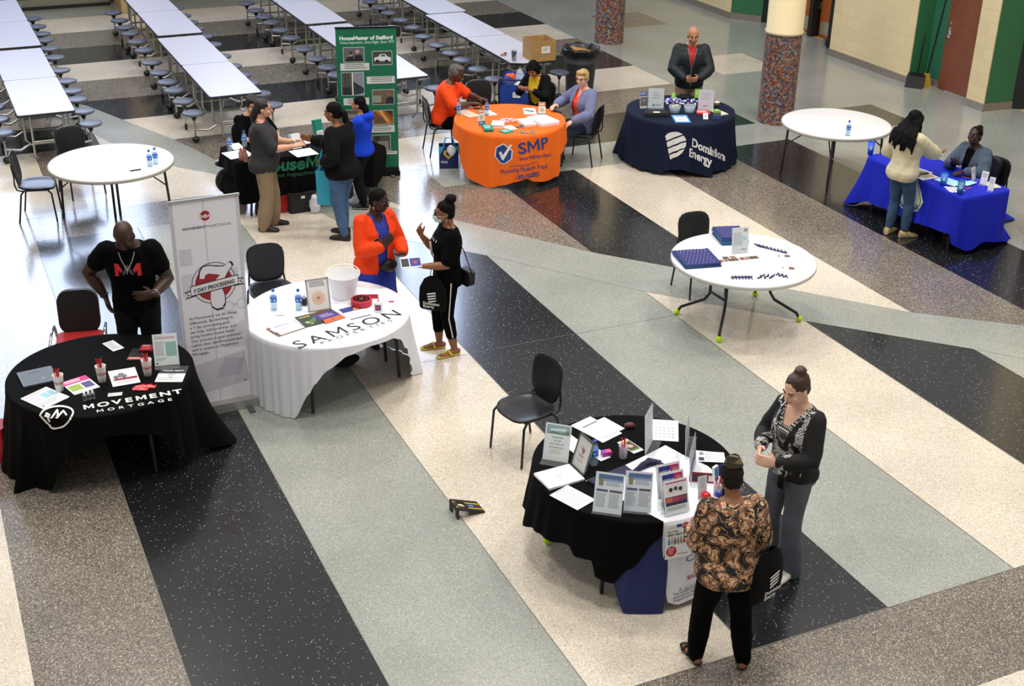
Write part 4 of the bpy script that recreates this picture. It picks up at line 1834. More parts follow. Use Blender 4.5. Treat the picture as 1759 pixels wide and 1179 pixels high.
        if g.get('collar'):
            m = MB()
            R = fr(.53)
            c0 = sp(.535)
            q = .066*k
            m.tube([c0+R @ V((q*1.22*math.sin(t), -.010*k-q*1.12*math.cos(t), -.012*k+.012*k*math.cos(t))) for t in [math.radians(a) for a in range(-150, 151, 20)]], [(.020*k, .007*k)]*16, g.get('collar'), 8, None, tuple(R @ V((0, 0, 1))))
            m.build('collar', root)
    # ---- hair
    hs = o.get('hair', {})
    st = hs.get('t', 'bald')
    if st != 'bald':
        m = MB()
        cap = hs.get('cap', 1.0)
        m.ell((0, -.020, .036), (.084*cap, .100*cap, .094*cap), DUM, Th, 24, 16)
        m.ell((0, -.048, -.022), (.073*cap, .064*cap, .064*cap), DUM, Th, 20, 12)
        if st in ('bob', 'curtain'):
            for sg in (-1, 1):
                m.tube([hp_((sg*.06, .03, .07)), hp_((sg*.088, .025, 0)), hp_((sg*.085, .015, -.075))], [.028*hk, .030*hk, .026*hk], DUM, 12)
            m.tube([hp_((0, -.07, .03)), hp_((0, -.085, -.05)), hp_((0, -.07, -.10))], [(.075*hk, .05*hk), (.08*hk, .04*hk), (.07*hk, .03*hk)], DUM, 14, None, tuple(Rh @ V((1, 0, 0))))
            if st == 'bob':
                m.tube([hp_((-.05, .070, .066)), hp_((0, .085, .066)), hp_((.05, .070, .066))], .016*hk, DUM, 10)
        if st == 'full':
            m.ell((0, .035, .085), (.078, .062, .040), DUM, Th)
            for sg in (-1, 1):
                m.ell((sg*.072, .0, .02), (.022, .055, .05), DUM, Th)
        if st == 'long':
            for j in range(11):
                x = (j-5)*.021
                tp = hp_((x*.9, -.08+abs(x)*.5, .0))
                e0 = hp_((x*1.2, -.115+abs(x)*.5, -.08))
                e1 = hp_((x*1.6, -.185+abs(x)*.5, -.17))
                e2 = hp_((x*1.8+.014*math.sin(j*2.1), -.205+abs(x)*.45, -.27))
                e3 = hp_((x*1.9, -.195+abs(x)*.4, hs.get('end', -.38)+.05*math.sin(j*1.7)))
                m.tube([tp, e0, e1, e2, e3], [.026*hk, .03*hk, .032*hk, .03*hk, .014*hk], DUM, 10)
            for sg in (-1, 1):
                m.tube([hp_((sg*.05, .06, .06)), hp_((sg*.085, .03, -.02)), hp_((sg*.10, .01, -.16)), hp_((sg*.115, .0, -.27))], [.02*hk, .024*hk, .024*hk, .014*hk], DUM, 10)
        if st == 'ponytail':
            m.ell((0, -.115, .03), (.025, .025, .025), DUM, Th)
            m.tube([hp_((0, -.11, .03)), hp_((0, -.15, -.01)), hp_((0, -.16, -.08)), hp_((0, -.14, hs.get('end', -.16)))], [.026*hk, .042*hk, .04*hk, .015*hk], DUM, 12)
        if st == 'low':
            m.tube([hp_((0, -.09, -.03)), hp_((.0, -.12, -.12)), hp_((0, -.115, hs.get('end', -.24)))], [.055*hk, .05*hk, .025*hk], DUM, 12)
        if 'bun' in hs:
            x, y, z, r = hs['bun']
            m.ell((x, y, z), (r, r, r*.85), DUM, Th, 20, 14)
        me = vox(m, 'hair', .0085, [hs['m']], 2, hs.get('curl', .004), hs.get('cs', 38), 5)
        put(me, 'hair', root)
    # ---- extras worn
    if o.get('glasses'):
        m = MB()
        gm = M('#17120f', .3)
        for sg in (-1, 1):
            m.tube([hp_((sg*.033+.023*math.cos(a), .1035-abs(.6*(.033+.023*math.cos(a)*sg))**2*6, -.004+.018*math.sin(a))) for a in [i*PI/7 for i in range(14)]], .0026*hk, gm, 6, closed=True)
            m.tube([hp_((sg*.056, .090, .0)), hp_((sg*.078, .04, .002)), hp_((sg*.08, -.005, -.002))], .0026*hk, gm, 6)
        m.tube([hp_((-.011, .104, .0)), hp_((.011, .104, .0))], .0026*hk, gm, 6)
        m.build('glasses', root)
    if o.get('mask'):
        m = MB()
        rows = []
        for j in range(9):
            z = -.018-.078*j/8
            r = []
            for i in range(13):
                a = (i-6)/6
                r.append(hp_((a*.063*(1-.25*(j/8)**2), .112*math.sqrt(max(0, 1-(a*.88)**2))+(.016 if 1 < j < 6 else .006)*(1-abs(a))-.012*(j/8)**2, z)))
            rows.append(r)
        m.grid(rows, M('#cfe6e6', .8), None, True)
        for sg in (-1, 1):
            for z in (-.025, -.08):
                m.tube([hp_((sg*.06, .055, z)), hp_((sg*.082, .0, -.02))], .0018*hk, M('#eef3f3', .8), 5)
        m.build('face_mask', root)
    return root, dict(J=J, sp=sp, fr=fr, Th=Th, HC=HC, k=k, LG=LG, P0=P0, tring=tring)


def on_chest(r, x, y, z):
    return r.matrix_world @ V((x, y, z))


BLKT = M('#070708', .9, spec=.08)
BLKJ = M('#0b0c0f', .8, spec=.15)
BLKSH = M('#0b0b0c', .5)
JEAN = M('#3f5a82', .8, var=.25, vscale=6)
DJEAN = M('#2f4a68', .8, var=.25, vscale=6)
KHAKI = M('#8f7b60', .8, var=.1)
def hitz(x, y, z):
    p = C(x, y, z)
    return (p.x, p.y)


# 1 man behind the black table
G1 = V((-3.45, 10.86, 0))
g = G1
r1, i1 = person('person in a black t-shirt with red letters, head bowed, one hand at hip', g, (.12, -1), 1.88, dict(
    sex='m', skin='deep', lids=1, fat=1.08, armk=1.28, lean=5, bend=8, head=(-4, 32, 0), hair={'t': 'bald'}, nobrow=1,
    armR=dict(w=(.27, .0, 1.02), pole=(.9, -.35, 0), hd=(-.25, .35, -.8), hn=(-.9, .2, -.2), curl=.35),
    armL=dict(w=(-.21, .27, 1.15), pole=(-.45, -.75, -.5), hd=(.9, .25, -.02), hn=(.2, -.95, -.1), curl=.25, thumb=-1),
    pants=dict(m=BLKJ), shoes=dict(m=BLKSH),
    tops=[dict(n='t_shirt', m=BLKT, sleeve=.26, hem=-.10, sw=1.06, neck=.532)]))

# 2 grey polo
c2 = hitz(462, 392, 0)
r2, i2 = person('person in a charcoal polo and khaki trousers talking across the black table', c2, (1, .12), 1.66, dict(
    skin='light', fat=1.26, belly=.05, lean=-1, head=(-2, 4, 0), hair={'t': 'low', 'm': M('#1d1210', .5, bump=.5, bscale=90), 'end': -.26, 'curl': .006},
    armR=dict(w=(.15, .37, 1.10), pole=(.35, -.5, -.9), hd=(-.25, .9, .25), hn=(-.3, -.1, -.9), curl=.25),
    armL=dict(w=(-.13, .34, 1.08), pole=(-.35, -.5, -.9), hd=(.1, .95, .2), hn=(.3, .1, -.9), curl=.3),
    legR=dict(a=(.10, -.05, .08), yaw=-10), legL=dict(a=(-.11, .06, .08), yaw=6),
    pants=dict(m=KHAKI, w=(1.1, 1.12, 1.2, 1.35, 1.4, 1.6, 2.1)), shoes=dict(m=BLKSH),
    tops=[dict(n='polo_shirt', m=M('#2d2d2f', .85), sleeve=.46, hem=-.13, flare=.05, sw=1.25, collar=M('#232325', .85))]))

# 3 seated in black behind the table
s3 = HMO+HMX*.50-HMN*1.02
r3, i3 = person('seated person in black, half hidden behind the person in the charcoal polo', s3, (HMN.x+.3, HMN.y), 1.7, dict(
    sex='m', skin='light', lean=8, head=(-10, 10, 0), hair={'t': 'full', 'm': M('#120d0c', .6, bump=.5, bscale=90)}, hip=(0, -.05, .53),
    armR=dict(w=(.10, .42, .80), pole=(.6, -.3, -.6), hd=(-.4, .9, 0), hn=(0, 0, -1)), armL=dict(w=(-.16, .40, .80), pole=(-.6, -.3, -.6), hd=(.3, .9, 0), hn=(0, 0, -1)),
    legR=dict(k=(.1, .38, .50), a=(.1, .36, .09)), legL=dict(k=(-.1, .38, .50), a=(-.1, .36, .09)),
    pants=dict(m=BLKJ), shoes=dict(m=BLKSH), tops=[dict(m=BLKT, sleeve=.4, hem=-.05)]))

# 4 black sweater, jeans, back half turned
c4 = hitz(592, 407, 0)
r4, i4 = person('person in a black sweater and blue jeans holding tote bags', c4, (-.93, .38), 1.70, dict(
    skin='brown', fat=1.25, belly=.03, lean=4, head=(4, 4, 0), hair={'t': 'ponytail', 'm': HAIRB, 'end': -.13},
    armR=dict(w=(.06, .42, 1.16), pole=(.5, -.4, -.8), hd=(-.2, .9, .3), hn=(-.9, 0, 0), curl=.4),
    armL=dict(w=(-.20, .13, 1.0), pole=(-.6, -.75, -.2), hd=(.35, .8, -.35), hn=(.8, 0, -.3), curl=.7),
    legR=dict(a=(.09, .05, .08), yaw=-4), legL=dict(a=(-.10, -.06, .08), yaw=10),
    pants=dict(m=JEAN, w=(1.08, 1.08, 1.08, 1.12, 1.1, 1.15, 1.35)), shoes=dict(m=BLKSH),
    tops=[dict(n='sweater', m=M('#0e0f10', .9, spec=.15), sleeve=.95, hem=-.11, sw=1.2, flare=.05, inf=.026)]))

# 5 blue hoodie
c5 = hitz(624, 355, 0)
r5, i5 = person('person in a bright blue hoodie standing before the green banner', c5, (-.97, .22), 1.48, dict(
    skin='tan', fat=1.12, lean=-2, head=(0, 2, 0), hair={'t': 'low', 'm': HAIRB, 'end': -.1},
    armR=dict(w=(-.06, .25, 1.10), pole=(.8, -.3, -.6), hd=(-.9, .3, 0), hn=(0, -1, 0)), armL=dict(w=(.04, .27, 1.06), pole=(-.8, -.3, -.6), hd=(.9, .3, 0), hn=(0, -1, 0), thumb=-1),
    legR=dict(a=(.10, .04, .08)), legL=dict(a=(-.10, -.05, .08)),
    pants=dict(m=BLKJ), shoes=dict(m=BLKSH, sole=M('#e8e8e8', .6)),
    tops=[dict(n='hoodie', m=M('#1440c8', .85, spec=.2), sleeve=.97, hem=-.06, hood=1, sw=1.2, inf=.022)]))

# 6 orange blazer
c6 = hitz(641, 320, 1.68)
BLUD = M('#17309a', .75)
r6, i6 = person('person in an orange blazer over blue, hands raised, behind the white table', c6, (.62, -.78), 1.68, dict(
    skin='deep', fat=1.1, lean=2, head=(28, 8, -4), glasses=1, hair={'t': 'short', 'm': HAIRB, 'cap': 1.0, 'curl': .003},
    armR=dict(w=(.10, .29, 1.16), pole=(.6, -.5, -.7), hd=(-.55, .35, .75), hn=(-.5, -.7, -.1), curl=.12),
    armL=dict(w=(-.14, .29, 1.04), pole=(-.6, -.5, -.7), hd=(.6, .7, .1), hn=(.2, -.2, .95), curl=.3, thumb=1),
    skirt=dict(m=BLUD), shoes=dict(m=BLKSH),
    tops=[dict(n='blouse', m=BLUD, sleeve=0, hem=-.02, inf=.008, open=[(.46, 0, 0), (.50, -.05, .05), (.6, -.06, .06)]), dict(n='blazer', m=M('#e8410c', .75, spec=.25), sleeve=.96, hem=-.13, inf=.024, sw=1.1, flare=.06, neck=.53, open=[(-.15, -.07, .07), (.0, -.055, .055), (.2, -.06, .06), (.45, -.075, .075), (.6, -.09, .09)])]))

# 7 masked
c7 = hitz(768, 603, 0)
r7, i7 = person('person in a face mask and black clothes with yellow sandals', c7, (-.96, -.28), 1.63, dict(
    skin='brown', fat=1.12, lean=-2, head=(-4, 4, 0), glasses=1, mask=1, hair={'t': 'short', 'm': HAIRB, 'bun': (0, -.075, .135, .062), 'curl': .006},
    armR=dict(w=(.13, .22, 1.23), pole=(.3, -.2, -.9), hd=(-.1, .35, .9), hn=(-.7, -.6, .2), curl=.5),
    armL=dict(w=(-.14, .27, 1.02), pole=(-.5, -.7, -.5), hd=(.25, .95, .05), hn=(.3, -.1, .9), curl=.5, thumb=1),
    legR=dict(a=(.09, .06, .08), yaw=-4), legL=dict(a=(-.10, -.05, .08), yaw=14),
    pants=dict(m=BLKT, len=.62, w=(1.06, 1.05, 1.05, 1.1, 1.1, 1.1, 1.1), inf=.01), shoes=dict(t='sandal', thong=1, m=M('#d9c53a', .5)),
    tops=[dict(n='t_shirt', m=BLKT, sleeve=.42, hem=-.06, sw=1.2)]))

# 8 orange polo seated
c8 = hitz(762, 212, .45)
r8, i8 = person('person in a bright orange polo seated at the left of the orange table', c8, (.98, -.2), 1.74, dict(
    sex='m', skin='dark', fat=1.22, belly=.04, armk=1.15, lean=12, bend=4, head=(-4, 8, 0), glasses=1, hair={'t': 'full', 'm': M('#55524e', .7, bump=.7, bscale=120), 'curl': .003}, hip=(0, -.02, .54),
    armR=dict(w=(.17, .46, .83), pole=(.8, -.4, -.4), hd=(-.35, .9, -.05), hn=(-.1, 0, -1), curl=.4), armL=dict(w=(-.12, .50, .83), pole=(-.7, -.3, -.4), hd=(.2, .95, -.05), hn=(0, 0, -1), curl=.4),
    legR=dict(k=(.12, .42, .50), a=(.12, .38, .085)), legL=dict(k=(-.12, .42, .50), a=(-.12, .40, .085)),
    pants=dict(m=BLKT), shoes=dict(m=BLKSH), tops=[dict(n='polo_shirt', m=M('#f4470c', .75, spec=.25), sleeve=.42, hem=-.10, sw=1.25, collar=M('#e8430c', .8))]))

# 9 yellow top
c9 = hitz(926, 190, .45)
r9, i9 = person('person in a yellow top and dark cardigan looking down at a phone', c9, (-.55, -.83), 1.64, dict(
    skin='tan', lids=1, fat=1.05, lean=10, bend=8, head=(6, 30, 0), hair={'t': 'bob', 'm': HAIRB, 'cap': 1.05}, hip=(0, -.02, .53),
    armR=dict(w=(.10, .34, .84), pole=(.6, -.4, -.6), hd=(-.4, .8, .2), hn=(-.3, -.1, .9), curl=.5), armL=dict(w=(-.10, .33, .84), pole=(-.6, -.4, -.6), hd=(.4, .8, .2), hn=(.3, -.1, .9), curl=.5, thumb=1),
    legR=dict(k=(.1, .40, .49), a=(.1, .36, .085)), legL=dict(k=(-.1, .40, .49), a=(-.1, .36, .085)),
    pants=dict(m=BLKJ), shoes=dict(m=BLKSH), tops=[dict(n='blouse', m=M('#d9b312', .7), sleeve=.3, hem=-.05, inf=.01), dict(n='cardigan', m=BLKJ, sleeve=.95, hem=-.06, inf=.022, open=[(-.1, -.09, .09), (.2, -.09, .09), (.5, -.10, .10), (.6, -.1, .1)])]))

# 10 lavender cardigan
c10 = hitz(1000, 224, .45)
LAV = M('#70769c', .85, var=.12, vscale=14)
r10, i10 = person('person in a lavender cardigan over an orange shirt seated right of the orange table', c10, (-.80, -.60), 1.72, dict(
    skin='pale', fat=1.1, lean=2, head=(22, 2, 0), glasses=1, hair={'t': 'full', 'm': M('#b3945f', .6, bump=.7, bscale=70, var=.3, vscale=20), 'curl': .006}, brow='#8a6a4a', lips='#a85f54', hip=(0, -.02, .54),
    armR=dict(w=(.24, .30, .82), pole=(.7, -.5, -.3), hd=(-.3, .9, -.1), hn=(-.3, 0, -.9), curl=.4), armL=dict(w=(-.17, .32, .68), pole=(-.75, -.5, -.2), hd=(.3, .8, -.45), hn=(.1, -.3, -.95), curl=.3),
    legR=dict(k=(.10, .40, .49), a=(.14, .28, .085), yaw=0), legL=dict(k=(-.07, .42, .50), a=(-.10, .52, .085), yaw=0),
    pants=dict(m=M('#1b2942', .8)), shoes=dict(m=M('#1a2233', .7), sole=M('#e5e5e8', .6)),
    tops=[dict(n='shirt', m=M('#f0430f', .7), sleeve=0, hem=-.05, inf=.008, open=[(.40, 0, 0), (.5, -.045, .045), (.6, -.05, .05)]), dict(n='cardigan', m=LAV, sleeve=.94, hem=-.14, inf=.024, sw=1.12, flare=.10, open=[(-.2, -.055, .055), (.2, -.05, .05), (.5, -.06, .06), (.6, -.07, .07)])]))

# 11 dark jacket
c11 = hitz(1191, 47, 1.72)
r11, i11 = person('bald person in a dark zip jacket and red shirt, hands clasped, behind the navy table', c11, (-.02, -1), 1.75, dict(
    sex='m', skin='tan', fat=1.12, lean=0, head=(2, 10, 0), hair={'t': 'bald'}, brow='#3a2a20',
    armR=dict(w=(.10, .27, 1.02), pole=(.9, -.45, -.1), hd=(-.85, .45, -.1), hn=(0, -.8, .2), curl=.4), armL=dict(w=(-.11, .28, 1.03), pole=(-.9, -.45, -.1), hd=(.8, .5, -.05), hn=(0, -.8, .2), curl=.4),
    pants=dict(m=KHAKI), shoes=dict(m=BLKSH),
    tops=[dict(n='shirt', m=M('#b3121c', .7), sleeve=0, hem=-.02, inf=.008, collar=M('#a3101a', .7)), dict(n='jacket', m=M('#141b22', .6, spec=.35), sleeve=.97, hem=-.09, inf=.026, sw=1.2, collar=M('#141b22', .6), neck=.545, open=[(.22, -.006, .006), (.35, -.03, .03), (.5, -.06, .06), (.6, -.07, .07)])]))

# 12 cream hoodie
c12 = hitz(1535, 405, 0)
r12, i12 = person('person with long black hair in a cream hoodie, back turned, at the royal blue table', c12, (.80, .60), 1.62, dict(
    skin='brown', fat=1.05, lean=2, head=(-6, 6, 0), glasses=1, hair={'t': 'long', 'm': HAIRB, 'curl': .012, 'cs': 24, 'end': -.36},
    armR=dict(w=(.12, .44, 1.02), pole=(.6, -.5, -.6), hd=(.1, .95, .1), hn=(-.4, 0, .9), curl=.2, thumb=1), armL=dict(w=(-.20, .22, .98), pole=(-.6, -.6, -.5), hd=(.2, .9, 0), hn=(.9, 0, 0)),
    legR=dict(a=(.11, .06, .08), yaw=-25), legL=dict(a=(-.09, .0, .08), yaw=8),
    pants=dict(m=DJEAN, w=(1.12, 1.12, 1.12, 1.18, 1.22, 1.3, 1.5), inf=.014, drop=-.02), shoes=dict(m=M('#b9a06a', .7, var=.35, vscale=25), sole=M('#eee6d2', .6)),
    tops=[dict(n='hoodie', m=M('#cdc4a6', .9, spec=.15), sleeve=.97, hem=-.11, inf=.034, sw=1.3, wr=.009)]))

# 13 denim jacket
_p = BLO+BLX*.92-BLN*.97
c13 = (_p.x, _p.y)
DEN = M('#435164', .85, var=.35, vscale=9)
r13, i13 = person('person in a denim jacket seated behind the royal blue table, face turned up', c13, (-.80, -.60), 1.66, dict(
    skin='deep', fat=1.15, lean=10, bend=3, head=(10, -24, 0), glasses=1, hair={'t': 'short', 'm': HAIRB, 'bun': (0, -.085, .115, .045), 'curl': .005}, hip=(0, -.02, .53),
    armR=dict(w=(.04, .42, .88), pole=(.7, -.4, -.6), hd=(-.6, .7, .2), hn=(0, -.7, .5), curl=.5), armL=dict(w=(-.14, .42, .80), pole=(-.8, -.4, -.4), hd=(.35, .9, 0), hn=(0, 0, -1), curl=.5),
    legR=dict(k=(.1, .40, .49), a=(.1, .36, .085)), legL=dict(k=(-.1, .40, .49), a=(-.1, .36, .085)),
    pants=dict(m=BLKJ), shoes=dict(m=BLKSH), tops=[dict(n='shirt', m=BLKT, sleeve=0, hem=-.05, inf=.008), dict(n='denim_jacket', m=DEN, sleeve=.93, hem=-.06, inf=.024, sw=1.15, collar=DEN, open=[(.05, -.03, .03), (.35, -.045, .045), (.5, -.065, .065), (.6, -.07, .07)])]))


# 14 patterned cardigan
def scroll_mat():
    m, nt, b, N, L = nodes_mat('scroll_print')
    tc = N('TexCoord')
    n = N('TexNoise')
    n.inputs['Scale'].default_value = 5
    n.inputs['Distortion'].default_value = 2.2
    n.inputs['Detail'].default_value = 2
    L(tc.outputs['Object'], n.inputs['Vector'])
    r = N('ValToRGB')
    r.color_ramp.interpolation = 'CONSTANT'
    e = r.color_ramp.elements
    e[0].color = lin('#0d0d0f')
    e[1].position = .47
    e[1].color = lin('#d5d3d2')
    for p, c in ((.5, '#101012'), (.53, '#bdbbb9'), (.60, '#141416'), (.63, '#cfcdcb'), (.67, '#0d0d0f')):
        e.new(p).color = lin(c)
    L(n.outputs['Fac'], r.inputs[0])
    # only the two front panels carry the print; the sleeves stay black
    sp = N('SeparateXYZ')
    L(tc.outputs['Object'], sp.inputs[0])
    ab = N('Math')
    ab.operation = 'ABSOLUTE'
    L(sp.outputs[0], ab.inputs[0])
    lt = N('Math')
    lt.operation = 'LESS_THAN'
    lt.inputs[1].default_value = .165
    L(ab.outputs[0], lt.inputs[0])
    gy = N('Math')
    gy.operation = 'GREATER_THAN'
    gy.inputs[1].default_value = .0
    L(sp.outputs[1], gy.inputs[0])
    mu = N('Math')
    mu.operation = 'MULTIPLY'
    L(lt.outputs[0], mu.inputs[0])
    L(gy.outputs[0], mu.inputs[1])
    mx = N('Mix')
    mx.data_type = 'RGBA'
    mx.inputs[6].default_value = lin('#0d0d0f')
    L(mu.outputs[0], mx.inputs[0])
    L(r.outputs[0], mx.inputs[7])
    L(mx.outputs[2], b.inputs['Base Color'])
    b.inputs['Roughness'].default_value = .8
    return m


def dots_mat():
    m, nt, b, N, L = nodes_mat('dotted_top')
    tc = N('TexCoord')
    v = N('TexVoronoi')
    v.inputs['Scale'].default_value = 55
    v.inputs['Randomness'].default_value = 0
    L(tc.outputs['Object'], v.inputs['Vector'])
    r = N('ValToRGB')
    r.color_ramp.elements[0].position = .36
    r.color_ramp.elements[0].color = lin('#e6e4e0')
    r.color_ramp.elements[1].position = .42
    r.color_ramp.elements[1].color = lin('#242424')
    L(v.outputs['Distance'], r.inputs[0])
    L(r.outputs[0], b.inputs['Base Color'])
    return m


c14 = hitz(1338, 975, 0)
r14, i14 = person('person with a hair bun in a black and white cardigan and grey trousers', c14, (-.84, -.54), 1.72, dict(
    skin='pale', fat=1.04, lean=-1, bend=2, head=(2, 16, 0), hair={'t': 'short', 'm': M('#3a2318', .5, bump=.5, bscale=90), 'bun': (0, -.055, .125, .046), 'curl': .004}, brow='#3a2418', lips='#b0605a',
    armR=dict(w=(.10, .25, 1.10), pole=(.75, -.55, -.4), hd=(-.6, .7, -.25), hn=(-.6, -.5, -.2), curl=.25), armL=dict(w=(-.10, .27, 1.07), pole=(-.8, -.6, -.3), hd=(.55, .75, .15), hn=(.6, -.5, -.2), curl=.3),
    legR=dict(a=(.10, .03, .08), yaw=-5), legL=dict(a=(-.12, .0, .08), yaw=12),
    pants=dict(m=M('#585b66', .8, var=.08), w=(1.1, 1.1, 1.12, 1.25, 1.35, 1.6, 2.2), drop=.045), shoes=dict(m=M('#d9d4cc', .6), sole=M('#efece6', .6)),
    tops=[dict(n='top', m=dots_mat(), sleeve=0, hem=-.02, inf=.009, open=[(.40, -.03, .03), (.45, -.06, .06), (.5, -.085, .085), (.6, -.1, .1)]), dict(n='cardigan', m=scroll_mat(), sleeve=.94, hem=-.05, inf=.021, sw=1.05, neck=.52, open=[(.20, -.004, .004), (.30, -.05, .045), (.42, -.08, .075), (.48, -.10, .10), (.6, -.12, .12)])]))


# 15 paisley blouse
def paisley_mat():
    m, nt, b, N, L = nodes_mat('paisley_print')
    tc = N('TexCoord')
    n = N('TexNoise')
    n.inputs['Scale'].default_value = 7
    n.inputs['Detail'].default_value = 1
    L(tc.outputs['Object'], n.inputs['Vector'])
    ad = N('VectorMath')
    ad.operation = 'MULTIPLY_ADD'
    L(n.outputs['Color'], ad.inputs[0])
    ad.inputs[1].default_value = (.16, .16, .16)
    L(tc.outputs['Object'], ad.inputs[2])
    v = N('TexVoronoi')
    v.inputs['Scale'].default_value = 14
    v.inputs['Randomness'].default_value = .85
    L(ad.outputs[0], v.inputs['Vector'])
    r = N('ValToRGB')
    r.color_ramp.interpolation = 'CONSTANT'
    e = r.color_ramp.elements
    e[0].color = lin('#96623c')
    e[1].position = .13
    e[1].color = lin('#e2c8a2')
    for p, c in ((.2, '#a8686a'), (.27, '#e0c096'), (.36, '#b5845a'), (.45, '#d9b58c'), (.52, '#17110f'), (.62, '#c79a70'), (.67, '#17110f')):
        e.new(p).color = lin(c)
    L(v.outputs['Distance'], r.inputs[0])
    w = N('TexVoronoi')
    w.inputs['Scale'].default_value = 38
    L(ad.outputs[0], w.inputs['Vector'])
    r2 = N('ValToRGB')
    r2.color_ramp.interpolation = 'CONSTANT'
    r2.color_ramp.elements[0].color = (1, 1, 1, 1)
    r2.color_ramp.elements[1].position = .5
    r2.color_ramp.elements[1].color = lin('#8f6a58')
    L(w.outputs['Distance'], r2.inputs[0])
    mu = N('Mix')
    mu.data_type = 'RGBA'
    mu.blend_type = 'MULTIPLY'
    mu.inputs[0].default_value = .8
    L(r.outputs[0], mu.inputs[6])
    L(r2.outputs[0], mu.inputs[7])
    L(mu.outputs[2], b.inputs['Base Color'])
    b.inputs['Roughness'].default_value = .75
    return m


c15 = hitz(1233, 1138, 0)
r15, i15 = person('person in a paisley blouse and black trousers, back turned, at the foreground table', c15, (-.14, .99), 1.56, dict(
    skin='brown', fat=1.28, lean=7, bend=2, head=(4, 12, 0), hair={'t': 'short', 'm': M('#191210', .7, spec=.2, bump=.8, bscale=110), 'curl': .007, 'cs': 50},
    armR=dict(w=(.22, .24, .93), pole=(.12, -.9, -.6), hd=(-.3, .9, -.2), hn=(-.9, 0, -.2), curl=.4), armL=dict(w=(-.19, .28, .95), pole=(-.10, -.9, -.6), hd=(.3, .9, -.1), hn=(.9, 0, -.2), curl=.4),
    legR=dict(a=(.155, -.05, .08), yaw=-18), legL=dict(a=(-.155, .03, .08), yaw=12),
    pants=dict(m=BLKT, w=(1.1, 1.1, 1.15, 1.2, 1.2, 1.3, 1.7)), shoes=dict(t='sandal', m=BLKSH),
    tops=[dict(n='blouse', m=paisley_mat(), sleeve=.86, hem=-.13, inf=.024, sw=1.25, flare=.08)]))
bm_ = MB()
bm_.ell((0, -.045, .118), (.066, .066, .056), M('#6b5a24', .6, bump=1, bscale=120, var=.5, vscale=60), i15['Th'], 20, 14)
for j in range(5):
    bm_.tube([i15['Th'] @ V(((.067-.006*j)*math.cos(a), -.045+(.067-.006*j)*math.sin(a), .108+j*.014+.008*math.sin(a*2))) for a in [q*PI/8 for q in range(16)]], .0075, M('#2a2012', .6), 6, closed=True)
bm_.build('hair_bun', r15)

# ---- prints, badges and small worn parts
def chest(info, x, h, dz=0, back=False):
    "point, and frame on the front (or back) of the torso at spine height h"
    c, ax, ay, rx, ry = info['tring'](h, .03)
    q = x/rx
    y = ry*max(0, 1-abs(q)**2.4)**(1/2.4)
    s = -1 if back else 1
    p = c+ax*x+ay*(y*s+dz*s)
    return p


def chest_text(root, info, txt, x0, h, size, mat, bold=0, name='lettering', xs=1):
    mb = MB()
    vs, fs, w = text_fine(txt, bold, .25)
    k = info['k']
    # seen from the front the text runs towards -x
    mb.add([chest(info, -(x0+a*size*xs), h+b*size/k, .004) for a, b in vs], fs, mat, True)
    return mb.build(name, root)


RED = M('#c21d26', .7)
mb = MB()
for pts, mm in (([(-.115, .33), (-.08, .33), (-.08, .385), (-.055, .36), (-.045, .39), (-.08, .44), (-.115, .44)], RED), ([(.115, .33), (.08, .33), (.08, .385), (.055, .36), (.045, .39), (.08, .44), (.115, .44)], RED), ([(-.05, .345), (-.03, .345), (0, .395), (.03, .345), (.05, .345), (.012, .43), (-.012, .43)], M('#4a4a4c', .7))):
    mb.add([chest(i1, -x, h, .010) for x, h in pts], [tuple(range(len(pts)))], mm, False)
mb.build('shirt_print', r1)
mb = MB()
T1 = i1['sp'](.53)
mb.tube([chest(i1, x, h, .012) for x, h in ((.068, .525), (.05, .47), (.012, .405), (0, .395), (-.012, .405), (-.05, .47), (-.068, .525))], .0045, M('#b8b8b6', .3, .8), 6)
nk = mb.build('necklace', r1)
mb = MB()
mb.tube([chest(i1, 0, .392, .016), chest(i1, .004, .36, .018)], [(.012, .004), (.012, .004)], M('#c9c9c6', .3, .8), 8)
mb.build('pendant', nk)
for nm, mm in (('R', M('#0c0c0c', .5)), ('L', M('#8d8d8d', .3, .8))):
    S, E, Wt = i1['J'][nm][:3]
    d = (Wt-E).normalized()
    u = d.orthogonal().normalized()
    w_ = d.cross(u)
    mb = MB()
    mb.tube([Wt-d*.02+u*.036*math.cos(a)+w_*.036*math.sin(a) for a in [q*PI/8 for q in range(16)]], .009, mm, 6, closed=True)
    mb.build('bracelet' if nm == 'R' else 'wristwatch', r1)
# masked person's shirt print
mb = MB()
mb.add([chest(i7, -x, h, .008) for x, h in ((-.05, .22), (.05, .20), (.06, .33), (.02, .38), (-.04, .36))], [(0, 1, 2, 3, 4)], M('#d8d0c4', .8), False)
mb.add([chest(i7, -x, h, .010) for x, h in ((-.02, .22), (.05, .20), (.04, .26), (0, .28))], [(0, 1, 2, 3)], M('#a03040', .8), False)
for j in range(5):
    mb.add([chest(i7, -x, h, .008) for x, h in ((-.09+j*.045, .40), (-.075+j*.045, .40), (-.082+j*.045, .43))], [(0, 1, 2)], M('#e0e0e0', .8), False)
mb.build('shirt_print', r7)
# white piping down the leggings
for nm, sg in (('R', 1), ('L', -1)):
    Hp, Kn, A, _ = i7['LG'][nm]
    mb = MB()
    q = Kn+(A-Kn)*.6
    mb.tube([Hp+V((sg*.112, 0, 0)), Hp.lerp(Kn, .5)+V((sg*.094, 0, 0)), Kn+V((sg*.074, 0, 0)), q+V((sg*.066, 0, 0))], .006, M('#e6e6e6', .7), 6)
    mb.build('piping', r7)
